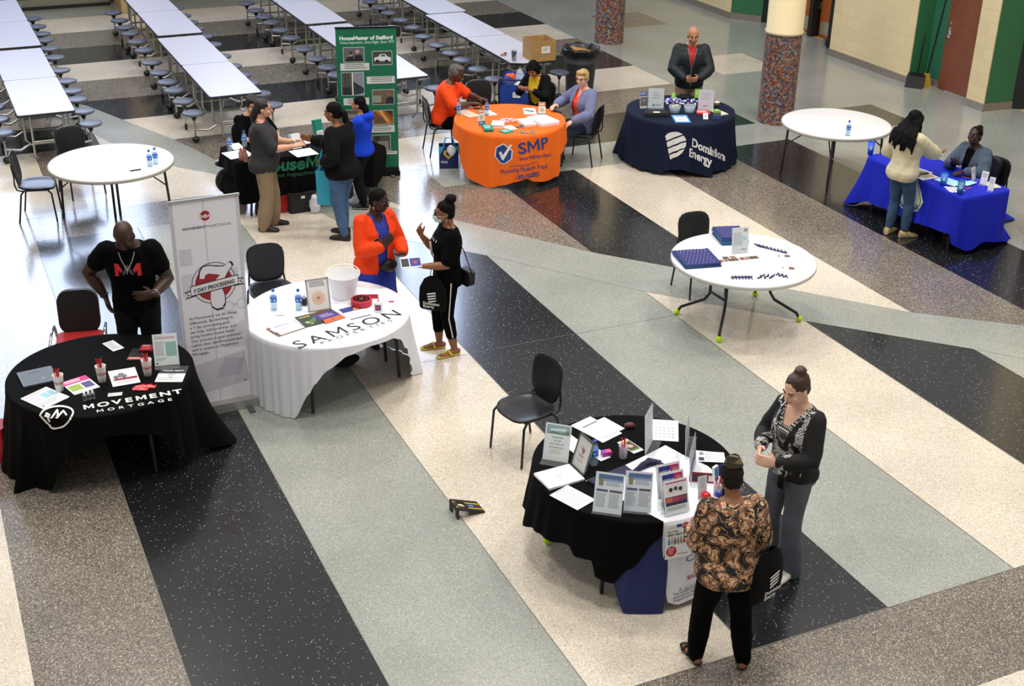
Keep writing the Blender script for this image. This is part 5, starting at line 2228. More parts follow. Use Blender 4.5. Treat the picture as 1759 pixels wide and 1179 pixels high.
# name badges
for r, inf, x, h, mm, w_, hh in ((r6, i6, .10, .33, M('#c9b24a', .4, .6), .07, .035), (r2, i2, -.09, .36, M('#d9d5b0', .6), .03, .06), (r9, i9, .10, .30, M('#e8e8e8', .6), .06, .03), (r8, i8, -.08, .36, M('#f0d8c8', .6), .06, .025), (r13, i13, .07, .30, M('#d9e6ee', .5), .045, .045), (r13, i13, -.06, .27, M('#5cb0e0', .5), .035, .035), (r13, i13, -.10, .28, M('#e6eaee', .5), .04, .04)):
    c = chest(inf, x, h, .016)
    mb = MB()
    mb.prism([(w_/2*math.cos(q*PI/10), hh/2*math.sin(q*PI/10)) for q in range(20)], 0, .004, mm, Matrix.Translation(c) @ inf['fr'](h).to_4x4() @ Matrix.Rotation(math.radians(-90), 4, 'X') @ Matrix.Rotation(PI, 4, 'Y'))
    if r is r6:
        mb.prism([(w_/2.5*math.cos(q*PI/10), hh/2.8*math.sin(q*PI/10)) for q in range(20)], -.001, -.0005, M('#1c1c1c', .5), Matrix.Translation(c) @ inf['fr'](h).to_4x4() @ Matrix.Rotation(math.radians(-90), 4, 'X') @ Matrix.Rotation(PI, 4, 'Y'))
    mb.build('badge', r)
# jacket zip lines
mb = MB()
for sg in (-1, 1):
    mb.tube([chest(i11, sg*x, h, .006) for x, h in ((.068, .51), (.045, .42), (.03, .34), (.006, .22))], .004, M('#8f9499', .4, .5), 6)
mb.tube([chest(i11, 0, h, .006) for h in (.22, .1, 0, -.08)], .004, M('#8f9499', .4, .5), 6)
mb.build('zip', r11)
# waist bag on the blazer wearer
mb = MB()
c, ax, ay, rx, ry = i6['tring'](.0, .05)
mb.ell((0, 0, 0), (.10, .05, .065), M('#101012', .5), Matrix.Translation(c+ay*ry+ax*-.05) , 18, 12)
mb.build('waist_bag', r6)
# phone clip on grey trousers
mb = MB()
mb.box((0, 0, 0), (.06, .02, .10), M('#0b0b0c', .4), Matrix.Translation(chest(i14, -.07, -.05, .03)))
mb.build('phone_pouch', r14)
# earrings
for r, inf, mm, rad in ((r4, i4, M('#c9a24a', .3, .8), .02), (r7, i7, M('#b9b9b4', .3, .8), .011), (r6, i6, M('#d9b24a', .3, .8), .010), (r15, i15, M('#b9b9b4', .3, .9), .028)):
    for sg in (-1, 1):
        mb = MB()
        mb.tube([inf['Th'] @ V((sg*.088, -.004+rad*math.cos(a), -.055-rad+rad*math.sin(a))) for a in [q*PI/8 for q in range(16)]], .003, mm, 6, closed=True)
        mb.build('earring', r)
# ------------------------------------------------------------------ things on the tables
ZC = ZT+.0085          # on a cloth
CLR = clear_mat('clear_plastic', '#f2f8fb', .16)
ACR = clear_mat('acrylic', '#fbfdfd', .05)
WATER = clear_mat('water', '#dfeef6', .10)
TXT = '#8d9096'
DTX = '#3a3c42'


def sheet3(name, label, cat, bl, br, tl, z, items, paper='#f3f3f5', th=.0012, stack=1, group=None, rough=.5, ry=0):
    "a sheet on a table whose three corners show at bl, br, tl in the photo"
    a, b, c = C(*bl, z), C(*br, z), C(*tl, z)
    x = b-a
    w = x.length
    x.normalize()
    y = V((0, 0, 1)).cross(x)
    h = max(.03, (c-a).dot(y))
    o = sheet(w, h, items, paper, th, stack, rough).build(name, None, basis(a, x, y, V((0, 0, 1))))
    return tag(o, label, cat, group)


def at_px(p, z=ZC):
    return C(p[0], p[1], z)


_bot = []


def bottle(p, z, label, rz=0):
    if not _bot:
        r = thing('water_bottle', label, 'bottle', (0, 0, 0), 0, 'water bottles')
        MB().lathe([(.0, .0), (.028, 0), (.032, .006), (.032, .05), (.030, .055), (.032, .06), (.032, .13), (.030, .15), (.018, .178), (.0125, .186), (.0125, .195)], CLR, 20).build('bottle_body', r)
        MB().lathe([(.001, .004), (.0295, .006), (.0295, .128), (.024, .150), (.001, .150)], WATER, 16).build('water', r)
        m = MB()
        m.lathe([(.0326, .085), (.0328, .087), (.0328, .132), (.0322, .136)], M('#2d6fc9', .4), 24)
        for a in range(0, 360, 60):
            c, s = math.cos(math.radians(a)), math.sin(math.radians(a))
            T = basis((.0333*c, .0333*s, .108), (-s, c, 0), (0, 0, 1), (c, s, 0))
            m.prism(rrect(.016, .014, .004, 3), 0, .0003, M('#e9f1fa', .5), T)
        m.build('bottle_label', r)
        MB().lathe([(.0001, .212), (.0135, .212), (.015, .208), (.015, .19), (.0135, .189)][::-1], M('#2350b4', .4), 18).build('cap', r)
        _bot.append(r)
        r.location = at_px(p, z)
        return r
    return dup(_bot[0], at_px(p, z), rz, label)


for p, z, lb in (((258, 286), ZT, 'left one of two water bottles on the bare white table at left'), ((267.7, 282), ZT, 'right one of two water bottles on the bare white table at left'),
                 ((395, 259), ZC, 'water bottle at the left corner of the black table with green lettering'), ((420.5, 252), ZC, 'water bottle behind the first one on the black table with green lettering'),
                 ((471, 532), ZC, 'left water bottle on the white draped table'), ((513.6, 532), ZC, 'water bottle beside the silver framed sign on the white draped table'),
                 ((788, 197.5), ZC, 'water bottle at the left edge of the orange table'), ((836, 197.6), ZC, 'water bottle before the person in the orange polo, mid orange table'),
                 ((1456, 233), ZT, 'single water bottle on the bare white table at upper right'), ((1020, 798), ZC, 'water bottle behind the framed sign on the foreground black table')):
    bottle(p, z, lb, random.random()*6)


def sign(label, bl, br, z, h, items, lean=10, paper='#f1f1f3', frame=None, base=.08, cat='sign', w=None, name='tabletop_sign'):
    T, L = standT(bl, br, z, lean)
    L = w or L
    r = bpy.data.objects.new(name, None)
    COL.objects.link(r)
    r.matrix_basis = T
    tag(r, label, cat)
    ink_ = sheet(L-.006, h-.006, items, paper, .0008)
    ink_.build('insert', r, Matrix.Translation((.003, .003, 0)))
    m = MB()
    if frame:
        fm = M(frame, .3, .5)
        for c, d in (((L/2, .006, 0), (L, .012, .012)), ((L/2, h-.006, 0), (L, .012, .012)), ((.006, h/2, 0), (.012, h, .012)), ((L-.006, h/2, 0), (.012, h, .012))):
            m.box(c, d, fm)
        m.build('frame', r)
    else:
        m.box((L/2, h/2, .0032), (L, h, .0012), ACR)
        m.box((L/2, h/2, -.0012), (L, h, .0012), ACR)
        m.build('holder', r)
    m = MB()
    q = math.radians(lean)
    f = V((0, -math.sin(q), math.cos(q)))          # horizontal, towards the reader
    u = V((0, math.cos(q), math.sin(q)))
    o = V((0, .0015, 0))
    if base:
        x = V((L, 0, 0))
        pts = [o, o+x, o+x+f*base, o+f*base]
        m.add([V(p)+u*.0006 for p in pts]+[V(p)+u*.0022 for p in pts], [(0, 3, 2, 1), (4, 5, 6, 7), (0, 1, 5, 4), (1, 2, 6, 5), (2, 3, 7, 6), (3, 0, 4, 7)], ACR)
        m.build('foot', r)
    return r


# bare white table at left
m = MB()
m.tube([(-.06, 0, .009), (.035, 0, .009)], .009, M('#17181c', .4))
o = m.build('marker', None, TR(C(233, 293.5, ZT), .55))
tag(o, 'black marker lying on the bare white table at left', 'marker')
MB().tube([(.036, 0, .009), (.06, 0, .009)], .0098, M('#23324a', .4)).build('cap', o)

# ---- black table, lower left
sheet3('gift_bag', 'grey glossy gift bag lying flat on the black table at lower left', 'bag', (41, 667), (101, 654), (26, 644), ZC, [('r', .02, .02, .98, .98, '#5d6672'), ('r', .3, .78, .62, .82, '#2c3138'), ('c', .62, .3, .03, '#aeb4ba')], '#5d6672', .014, 1, None, .35)
sheet3('flyer', 'white flyer with pale blue columns at the left of the black table', 'flyer', (75, 703), (119, 682), (32, 687), ZC, [('l', .06, .84, .9, .95, 2, '#b3283a'), ('r', .5, .42, .72, .78, '#9ccad6'), ('r', .74, .42, .95, .78, '#9ccad6'), ('l', .06, .4, .46, .78, 9, TXT), ('l', .06, .1, .8, .34, 4, TXT), ('c', .1, .12, .04, '#33343a')], '#f2f2f5', .002, 2)
sheet3('flyer', 'flyer with a magenta heading and green box on the black table', 'flyer', (128, 679), (172, 665), (113, 655), ZC, [('r', 0, .68, 1, 1, '#c22a78'), ('l', .08, .74, .8, .94, 2, '#f4e6ee'), ('r', .05, .2, .5, .6, '#93a83c'), ('r', .56, .2, .93, .6, '#51437c'), ('l', .05, .05, .9, .16, 2, TXT)])
sheet3('card', 'small white list card at the far side of the black table', 'card', (194.6, 604), (213.5, 598), (177.5, 590), ZC, [('l', .1, .1, .9, .9, 8, TXT)])
sheet3('booklet', 'black booklet with a red band lying near the upright flyer holder', 'booklet', (217, 620), (243, 620), (223.5, 600), ZC, [('r', .0, .04, 1, .26, '#a81d28'), ('l', .1, .1, .9, .22, 2, '#f0e6e6')], '#191a1d', .006)
sheet3('card_pack', 'small red and black pack of cards behind the right paper cup', 'cards', (240, 607), (260, 607), (244, 597), ZC, [('r', .05, .1, .95, .5, '#b02530'), ('l', .1, .55, .9, .9, 3, '#d9a0a4')], '#6d1a20', .03, 3)
sheet3('flyer', 'flyer with a sketched pickup and a dark red band, centre of the black table', 'flyer', (194, 665), (241.4, 657), (189, 638), ZC, [('p', [(.1, .48), (.14, .66), (.3, .66), (.34, .78), (.5, .78), (.55, .66), (.62, .62), (.62, .48)], '#6d7078'), ('c', .22, .48, .05, '#26272b'), ('c', .5, .48, .05, '#26272b'), ('r', .1, .32, .96, .45, '#8a1b35'), ('l', .1, .84, .5, .95, 2, TXT), ('l', .1, .12, .9, .26, 3, TXT)])
sheet3('flyer', 'flyer with a dark photo top lying below the upright flyer holder', 'flyer', (265.6, 656.5), (313, 656.5), (276, 629), ZC, [('r', 0, .52, 1, 1, '#23262d'), ('t', .5, .66, .11, 'YOUR NEXT', '#e9e9ec', .02, .5), ('p', [(.3, .52), (.5, .2), (.7, .52)], '#b9c7d2'), ('l', .06, .08, .94, .3, 4, TXT)])
sign('white flyer with a red heading and teal panel in an upright clear holder', (266, 630), (309, 626), ZC, .285, [('l', .06, .82, .94, .9, 2, '#b01d2c'), ('r', .5, .28, .94, .74, '#8fbdb4'), ('l', .06, .3, .46, .76, 12, TXT), ('l', .06, .14, .5, .24, 3, TXT), ('c', .1, .07, .04, '#33343a'), ('r', .06, .93, .4, .945, TXT)], 12)
for i, (x, y, a) in enumerate(((232, 669, .2), (238, 666, .5), (243, 667, .1), (249, 665, .35), (254, 664, -.1), (240, 669, .0))):
    o = sheet(.085, .052, [('l', .1, .3, .8, .7, 2, '#f0c8c8')], '#c0303a', .0012).build('business_card', None, TR(C(x-5, y+2, ZC+.0008*i), a))
    tag(o, 'red business card in the fan before the sketched pickup flyer', 'card', 'fan of red cards')
for i, (x, y) in enumerate(((146, 688), (153, 686), (160, 684.5))):
    r = thing('sanitizer_bottle', 'small clear sanitizer bottle in the row of three on the black table', 'bottle', C(x, y, ZC), 0, 'row of three small bottles')
    MB().prism(rrect(.034, .022, .008), 0, .05, CLR).build('bottle_body', r)
    MB().prism(rrect(.026, .023, .004), .012, .04, M('#3c3c40', .6)).build('bottle_label', r)
    MB().lathe([(.009, .05), (.009, .072), (.0001, .073)], M('#ececec', .5), 12).build('cap', r)
m = MB()
m.add([(-.06, -.02, 0), (.055, -.01, 0), (.06, .03, .0), (-.05, .025, .0), (-.055, .0, .022), (.058, .012, .018)], [(0, 1, 5, 4), (4, 5, 2, 3)], M('#e9e9ec', .6))
o = m.build('folded_slip', None, TR(C(198, 679, ZC), .2))
tag(o, 'white folded paper slip beside the fan of red cards', 'paper')

PENR = M('#b01a22', .4)


def cup(p, label, pens, txt, z=ZC, rt=.044, rb=.031, h=.15, mat=None, penmat=PENR, penlabel='', group='', n=7, pl=.14):
    r = thing('paper_cup', label, 'cup', C(p[0], p[1], z))
    MB().lathe([(.001, .002), (rb-.002, .004), (rt-.003, h-.002), (rt+.002, h), (rt, h-.004), (rb, .0), (.001, 0)], mat or M('#ece9e4', .5), 28).build('cup_body', r)
    if txt:
        m = MB()
        vs, fs, w = text_fine(txt, .02, .2)
        sz = .036
        a0 = -PI/2-w*sz/(rt-.006)/2
        m.add([((rb+(rt-rb)*(.07+y*sz)/h+.0012)*math.cos(a0+x*sz/(rt-.007)), (rb+(rt-rb)*(.07+y*sz)/h+.0012)*math.sin(a0+x*sz/(rt-.007)), .07+y*sz) for x, y in vs], fs, M('#b01a22', .5), True)
        m.build('lettering', r)
    for i in range(n):
        a = i*2.4
        q = .55*(rt-.008)*(.4+.6*((i*37) % 10)/10)
        b = V((math.cos(a)*q*.5, math.sin(a)*q*.5, .012))
        t = V((math.cos(a)*q*1.5, math.sin(a)*q*1.5, pl+.012+.01*math.sin(i*5)))
        m = MB()
        m.tube([b, t], .0042, penmat, 7)
        m.tube([t, t+(t-b).normalized()*.02], .0052, penmat, 7)
        o = m.build('pen', None, Matrix.Translation(C(p[0], p[1], z)))
        tag(o, penlabel, 'pen', group)
    return r


cup((103, 671.5), 'white paper cup of red pens at the left of the black table', 7, 'MOVEMENT', penlabel='red pen standing in the left paper cup', group='red pens in the left cup', pl=.165)
cup((175.7, 655.7), 'white paper cup of red pens at the middle of the black table', 7, 'MOVEMENT', penlabel='red pen standing in the middle paper cup', group='red pens in the middle cup', pl=.175)
cup((254, 644.7), 'white paper cup of red pens beside the upright flyer holder', 7, 'MOVEMENT', penlabel='red pen standing in the paper cup by the flyer holder', group='red pens in the right cup', pl=.165)
m = MB()
m.prism(rrect(.3, .2, .03), 0, .32, M('#b3182a', .5))
o = m.build('shopping_bag', None, TR(C(-14, 786, 0), .2))
tag(o, 'red bag on the floor cut by the left edge of the photo', 'bag')
MB().tube([(-.08, 0, .31), (-.07, 0, .42), (.07, 0, .42), (.08, 0, .31)], .006, M('#8c1220', .5)).build('handle', o)

# ---- white draped table
sign('silver framed sign with a round pink print on the white draped table', (530, 537), (569, 531), ZC, .31, [('l', .15, .74, .85, .92, 4, '#34407c'), ('c', .5, .40, .30, '#e2bda8'), ('g', .5, .40, .21, .03, '#f2dcd0'), ('r', .45, .36, .55, .44, '#9a7566')], 14, '#eceae6', '#b4b4b0', .0)
# white tub
tub = thing('plastic_tub', 'translucent white plastic tub with a wire handle on the white draped table', 'tub', C(590.5, 509, ZC))
TUBM = clear_mat('frosted_plastic', '#f4f4f6', .72, .3)
MB().lathe([(.001, .004), (.108, .004), (.112, .01), (.150, .22), (.163, .236), (.167, .24), (.163, .228), (.152, .21), (.115, .006), (.11, 0), (.001, 0)], TUBM, 40).build('tub_body', tub)
m = MB()
m.tube([(.165*math.cos(a), .165*math.sin(a), .235+.035*math.sin(a)) for a in [PI*.08+PI*.84*i/16 for i in range(17)]], .0045, M('#eeeeef', .4), 7)
m.build('handle', tub)
# ticket roll
tk_ = thing('ticket_roll', 'red roll of raffle tickets lying on the white draped table', 'ticket roll', C(621, 523, ZC))
m = MB()
m.lathe([(.026, 0), (.1, 0), (.102, .004), (.102, .056), (.1, .06), (.026, .06), (.026, 0)], M('#bf2540', .55), 40)
for q in (.045, .062, .08):
    m.lathe([(q, .0602), (q+.003, .0608), (q+.006, .0602)], M('#8f1a2e', .6), 40)
m.build('paper_coil', tk_)
MB().lathe([(.018, .0), (.026, .0), (.026, .061), (.018, .061)], M('#5a3a2a', .7), 24).build('core', tk_)
m = MB()
m.grid([[(.0+x, .10+.015*math.sin(x*9), z) for x in (0, .05, .1, .15)] for z in (.01, .058)], M('#bf2540', .55))
m.build('ticket_tail', tk_)
cn_ = thing('candle_tin', 'small white tin with a blue and red print, right of the ticket roll', 'tin', C(650, 534, ZC))
m = MB()
m.lathe([(.001, 0), (.04, 0), (.042, .003), (.042, .092), (.04, .096), (.03, .09), (.001, .09)], M('#eeeae4', .4), 32)
m.build('tin_body', cn_)
m = MB()
m.grid([[(.0428*math.cos(a), .0428*math.sin(a), z) for a in [-PI*.72+PI*.44*i/10 for i in range(11)]] for z in (.02, .075)], M('#27408f', .5))
m.grid([[(.0432*math.cos(a), .0432*math.sin(a), z) for a in [-PI*.64+PI*.26*i/10 for i in range(11)]] for z in (.034, .062)], M('#c2352c', .5))
m.build('tin_print', cn_)
m = MB()
m.tube([(0, 0, .085), (.006, .0, .13)], .005, M('#c01c24', .4), 8)
m.tube([(.006, 0, .13), (.008, 0, .145)], .006, M('#e8e8e8', .4), 8)
o = m.build('pen', None, Matrix.Translation(C(650, 534, ZC)))
tag(o, 'red pen standing in the small printed tin', 'pen')
o = sheet(.05, .03, [], '#c0283c', .001).build('ticket', None, TR(C(668, 519.5, ZC), .2))
tag(o, 'single red ticket lying right of the printed tin', 'ticket')
sheet3('brochure', 'folded brochure with a blue photo top beside the ticket roll', 'brochure', (603, 550), (638, 541.6), (586.7, 531), ZC, [('r', 0, .62, 1, 1, '#23357e'), ('p', [(.5, .66), (.7, .95), (.85, .66)], '#d0884a'), ('l', .1, .15, .9, .56, 8, '#8fa6bf'), ('r', .0, .0, 1, .06, '#2b3f86')], '#f2f2f4', .003)
sheet3('magazine', 'dark colourful home magazine at the front of the white draped table', 'magazine', (525.6, 563), (558.7, 555), (503.5, 546.5), ZC, [('r', 0, 0, 1, 1, '#2c3a2c'), ('t', .1, .78, .16, 'HOME', '#d8c23a', .02), ('c', .6, .4, .16, '#56753c'), ('c', .3, .35, .12, '#9fb25a'), ('c', .75, .55, .1, '#3f6f8c'), ('c', .45, .2, .1, '#8a8f88')], '#2c3a2c', .004)
sheet3('magazine', 'magazine with a purple and orange cover beside the dark one', 'magazine', (559.4, 557), (594, 546), (541, 537.6), ZC, [('r', 0, 0, 1, .3, '#d9622c'), ('r', 0, .3, 1, .8, '#41347c'), ('r', 0, .8, 1, 1, '#5d4030'), ('l', .2, .42, .8, .7, 3, '#b5a9d6'), ('c', .5, .16, .06, '#7a3a20')], '#41347c', .004)
cb = thing('clipboard', 'clipboard with a lined sheet at the front left of the white draped table', 'clipboard')
cb.matrix_basis = flatT((478.5, 579), (524, 564), ZC)[0]
m = MB()
m.prism(rrect(.30, .215, .012, 4, .15, .108), 0, .004, M('#7a5a3c', .6))
m.build('board', cb)
sheet(.255, .2, [('r', .12, .84, .72, .9, '#2b3fae'), ('l', .08, .1, .9, .76, 6, '#d4d6da')], '#f5f5f7', .002).build('paper', cb, Matrix.Translation((.035, .008, .0042)))
m = MB()
m.box((.022, .108, .011), (.03, .09, .012), CHROME)
m.tube([(.012, .07, .016), (.006, .108, .02), (.012, .146, .016)], .004, CHROME, 8)
m.build('clip', cb)
sheet3('napkin', 'white folded napkin beside the left water bottle', 'napkin', (474, 543), (488, 542), (470, 536), ZC, [('r', .0, .48, 1, .5, '#d9d9dd')], '#f2f2f4', .008, 2)
m = MB()
m.ell((0, 0, .035), (.05, .03, .035), M('#131316', .5))
m.tube([(-.03, 0, .06), (0, 0, .095), (.03, 0, .06)], .006, M('#131316', .5), 8)
o = m.build('pouch', None, TR(C(523, 524, ZC), .3))
tag(o, 'small black pouch behind the silver framed sign', 'pouch')
m = MB()
m.ell((0, 0, .06), (.16, .09, .06), M('#101012', .8))
o = m.build('bag', None, TR(C(592, 628, 0), .5))
tag(o, 'black bag on the floor under the white draped table', 'bag')

# ---- black table with green lettering
sheet3('paper', 'sheet of paper behind the left water bottles, far edge of the black table', 'paper', (402, 258), (421, 255.5), (398, 247), ZC, [('l', .1, .1, .9, .9, 8, '#c3c6cc')])
sheet3('paper', 'two overlapping printed sheets at the left front of the green lettered table', 'paper', (397, 274), (437, 267), (392, 261), ZC, [('l', .1, .1, .9, .9, 8, '#c3c6cc')], '#f2f2f5', .002, 2)
sheet3('paper', 'blank sheet on the table between the two standing visitors', 'paper', (511, 270.5), (548, 264.5), (501, 259), ZC, [('r', .45, .5, .55, .56, '#aeb2bb')])
sheet3('paper', 'white papers at the far edge of the table near the teal box', 'paper', (524, 247.5), (549, 243.5), (515, 239), ZC, [('l', .1, .1, .9, .6, 5, '#c3c6cc')], '#f2f2f5', .002, 2)
for i, (x, y, lb) in enumerate(((414.6, 275, 'left small bottle of pink drink on the green lettered table'), (422.5, 278, 'front small bottle of pink drink on the green lettered table'), (420, 272, 'rear small bottle of pink drink on the green lettered table'))):
    r = thing('drink_bottle', lb, 'bottle', C(x, y, ZC), 0, 'small pink drink bottles')
    MB().lathe([(.001, 0), (.03, 0), (.032, .006), (.028, .05), (.031, .09), (.014, .125), (.012, .135)], clear_mat('pink_drink', '#c98f86', .55, .1), 18).build('bottle_body', r)
    MB().lathe([(.014, .132), (.014, .15), (.0001, .151)], M('#7a1f22', .4), 14).build('cap', r)
for bl, br, h, cols, lb in (((504, 257), (519, 254), .19, ('#e8e8ea', '#117a62'), 'white brochure box held up by the person in the charcoal polo'), ((546, 242), (558, 239.5), .27, ('#14806a', '#dfe6e4'), 'teal and white brochure box at the far side of the table')):
    T, L = standT(bl, br, ZC, 14)
    r = bpy.data.objects.new('literature_box', None)
    COL.objects.link(r)
    r.matrix_basis = T
    tag(r, lb, 'brochure box')
    MB().box((L/2, h/2, -.04), (L, h, .08), M(cols[0], .5)).build('box_body', r)
    sheet(L*.9, h*.4, [('l', .1, .2, .9, .8, 3, '#8a8d92')], cols[1], .001).build('front_panel', r, Matrix.Translation((L*.05, h*.08, .0005)))
m = MB()
m.ell((0, 0, .19), (.2, .14, .19), M('#131416', .8, bump=.6, bscale=30))
o = m.build('backpack', None, TR(C(398, 334, 0), .3))
tag(o, 'black backpack on the floor at the left end of the green lettered table', 'backpack')
MB().tube([(-.1, -.12, .3), (-.16, -.17, .2), (-.1, -.13, .06)], .014, M('#0c0c0d', .7), 8).build('strap', o)
MB().prism(rrect(.2, .14, .04), .0, .03, M('#1c1d20', .8), Matrix.Translation((0, -.125, .15)) @ Matrix.Rotation(math.radians(90), 4, 'X')).build('pocket', o)
for p, w_, d_, h_, mt, lb, nm in (((487, 362), .2, .15, .24, M('#b4161c', .7), 'red bag on the floor under the green lettered table', 'tote_bag'), ((518, 361), .36, .2, .27, M('#1b1c1e', .75), 'black square storage bag under the green lettered table', 'storage_bag')):
    m = MB()
    m.prism(rrect(w_, d_, .04), 0, h_, mt)
    m.prism(rrect(w_+.01, d_+.01, .04), h_-.02, h_-.008, mt)
    o = m.build(nm, None, TR(C(*p, 0), .45))
    tag(o, lb, 'bag')
    MB().tube([(-w_*.25, 0, h_), (-w_*.2, 0, h_+.03), (w_*.2, 0, h_+.03), (w_*.25, 0, h_)], .008, mt, 8).build('handle', o)
    if nm == 'storage_bag':
        MB().box((0, -d_/2-.001, h_*.78), (.05, .003, .035), M('#e5e5e5', .6)).build('care_label', o)


def crumple(name, label, cat, p, r, mat, amp=.25, seed=0, scale=9, T=None):
    m = MB()
    m.ell((0, 0, 0), r, mat, None, 26, 18)
    vs = []
    for v in m.v:
        q = V(v)
        f = noise.noise(q*scale+V((seed*7, 0, 0)))+.6*noise.noise(q*scale*2.3+V((0, seed*5, 0)))
        vs.append(tuple(q*(1+amp*f)))
    lo = min(v[2] for v in vs)
    m.v = [(a, b, c-lo) for a, b, c in vs]
    o = m.build(name, None, Matrix.Translation(V(p)) if T is None else T)
    return tag(o, label, cat)


PLB = clear_mat('white_bag_film', '#f4f5f8', .6, .3)
crumple('plastic_bag', 'white plastic bag on the floor behind the jeans wearer', 'bag', C(604, 352, 0), (.13, .1, .14), PLB, .3, 1)
crumple('plastic_bag', 'white plastic bag hanging low beside the blue tote, under the table', 'bag', C(541, 366, 0), (.07, .06, .13), PLB, .3, 2)
o = MB().lathe([(.001, 0), (.035, 0), (.036, .05), (.03, .12), (.013, .17), (.013, .19)], M('#2a1512', .2), 16).build('soda_bottle', None, Matrix.Translation(C(443, 368, 0)))
tag(o, 'dark soda bottle with a red cap standing on the floor under the table', 'bottle')
MB().lathe([(.0145, .185), (.0145, .205), (.001, .206)], M('#b8141a', .4), 14).build('cap', o)

# ---- totes carried by the person in jeans
def tote(label, p, z, w_, h_, mat, face, hl=.2, dep=.05, name='tote_bag', hmat=None):
    "p photo point of the middle of the top rim, at height z"
    c = C(*p, z)
    r = thing(name, label, 'bag', (c.x, c.y, z-h_), math.atan2(face[1], face[0])+PI/2)
    m = MB()
    rows = []
    for q, zz in ((.98, .0), (1.0, .01), (1.0, h_*.5), (1.02, h_)):
        rows.append([(x*q, y*q, zz) for x, y in rrect(w_, dep, dep*.35, 3)])
    m.grid(rows, mat, None, True, True)
    m.poly([(x*.98, y*.98, 0) for x, y in rrect(w_, dep, dep*.35, 3)][::-1], mat)
    m.build('bag_body', r)
    for sy in (-1, 1):
        m = MB()
        m.tube([(-w_*.25, sy*dep*.45, h_-.02), (-.02, sy*.012, h_+hl*.8), (0, 0, h_+hl), (.02, sy*.012, h_+hl*.8), (w_*.25, sy*dep*.45, h_-.02)], [(.012, .003)]*5, hmat or mat, 8, None, (1, 0, 0))
        m.build('handle', r)
    return r


tote('bright turquoise tote bag carried by the person in the black sweater', (556, 292), .83, .20, .44, M('#2f9fbf', .7), (-.2, -.95), .26, .08)
r = thing('tote_bag', 'black tote bag hanging beside the turquoise one', 'bag', C(585, 330, .45)-V((0, 0, .0)), .3)
m = MB()
m.grid([[(x*q+dx, y*q, zz) for x, y in rrect(.30, .09, .03, 3)] for q, zz, dx in ((.7, -.09, .02), (.95, -.05, .02), (1.0, .08, .01), (.8, .28, -.03), (.25, .42, -.06))], M('#141416', .7), None, True, True)
m.build('bag_body', r)
m = MB()
m.tube([(-.06, -.01, .41), (-.075, 0, .54), (-.06, .01, .42)], .01, M('#141416', .7), 8)
m.build('handle', r)

# ---- orange table
for bl, br, h, lb in (((822, 217), (834, 215), .23, 'brochure in a clear holder at the left of the orange table'), ((924.5, 203), (937, 203), .225, 'brochure in a clear holder at the right of the orange table')):
    sign(lb, bl, br, ZC, h, [('r', 0, .74, 1, 1, '#c06a28'), ('r', .15, .82, .85, .9, '#f0dcc0'), ('c', .5, .5, .3, '#b9a99c'), ('r', 0, 0, 1, .28, '#2c3f86'), ('l', .15, .08, .85, .22, 2, '#c9d2ea')], 10, '#e6dfd6', None, .07, 'brochure holder', None, 'brochure_holder')
for i in range(16):
    a, q = i*2.4, .018+.09*math.sqrt(i/16)
    p = C(874, 208, ZC)+V((math.cos(a)*q*1.25, math.sin(a)*q*.8, .010+.016*(1-i/16)))
    m = MB()
    m.ell((0, 0, 0), (.024, .016, .010), M('#e6e2ea', .5))
    m.prism(rrect(.022, .014, .004), .0075, .0100, M('#5b4a9a' if i % 2 else '#2b2a50', .5))
    o = m.build('wrapped_sweet', None, TR(p, a*1.3))
    tag(o, 'wrapped white and purple giveaway in the heap on the orange table', 'sweet', 'heap of wrapped giveaways')
sheet3('card_stack', 'thick stack of white cards at the centre left of the orange table', 'cards', (843, 220), (864, 221), (845, 212), ZC, [], '#f1eef0', .045, 12)
sheet3('card_stack', 'stack of white cards before the right brochure holder', 'cards', (902, 219), (921, 217), (900, 208), ZC, [], '#f1eef0', .04, 12)
sheet3('booklet_stack', 'large stack of white booklets at the right front of the orange table', 'booklets', (932, 219), (961, 214), (919, 204), ZC, [], '#f4f2f6', .05, 12)
sheet3('card_stack', 'stack of teal cards at the front left of the orange table', 'cards', (832, 227), (848, 226.5), (830, 217), ZC, [('l', .1, .2, .9, .8, 3, '#cfe6e0')], '#1c7f6c', .03, 8)
sheet3('card_stack', 'teal cards lying flat at the front of the orange table', 'cards', (868, 230), (883, 226.5), (860, 225), ZC, [('l', .1, .2, .9, .8, 3, '#bfe0d8')], '#2c9a86', .012, 4)
sheet3('card', 'white cards lying before the heap of giveaways', 'card', (873, 224), (889, 222), (866, 217), ZC, [], '#efe9ea', .004, 3)
sheet3('pad', 'tan paper pad before the person in the orange polo', 'pad', (806, 203), (824, 200), (801, 190), ZC, [('l', .1, .1, .9, .9, 7, '#b89c8a')], '#e3c9b4', .012, 4)
sheet3('paper', 'white sheet at the left edge of the orange table', 'paper', (793, 198), (808, 196), (791, 192), ZC, [], '#f0e6e2')
sheet3('paper', 'sheet with dark print beside the middle water bottle', 'paper', (841, 199), (855, 197), (836, 190), ZC, [('l', .2, .2, .8, .4, 2, '#3a4a68')])
sheet3('paper', 'loose white papers under a black pen before the person in yellow', 'paper', (901, 197), (922, 197), (893, 186), ZC, [('l', .1, .1, .6, .4, 3, '#b8b8bc')], '#f2f0f2', .003, 3)
m = MB()
m.tube([(-.07, 0, .006), (.07, 0, .006)], .006, M('#121214', .4), 8)
o = m.build('pen', None, TR(C(909, 191, ZC+.004), -.5))
tag(o, 'black pen lying on the loose papers of the orange table', 'pen')
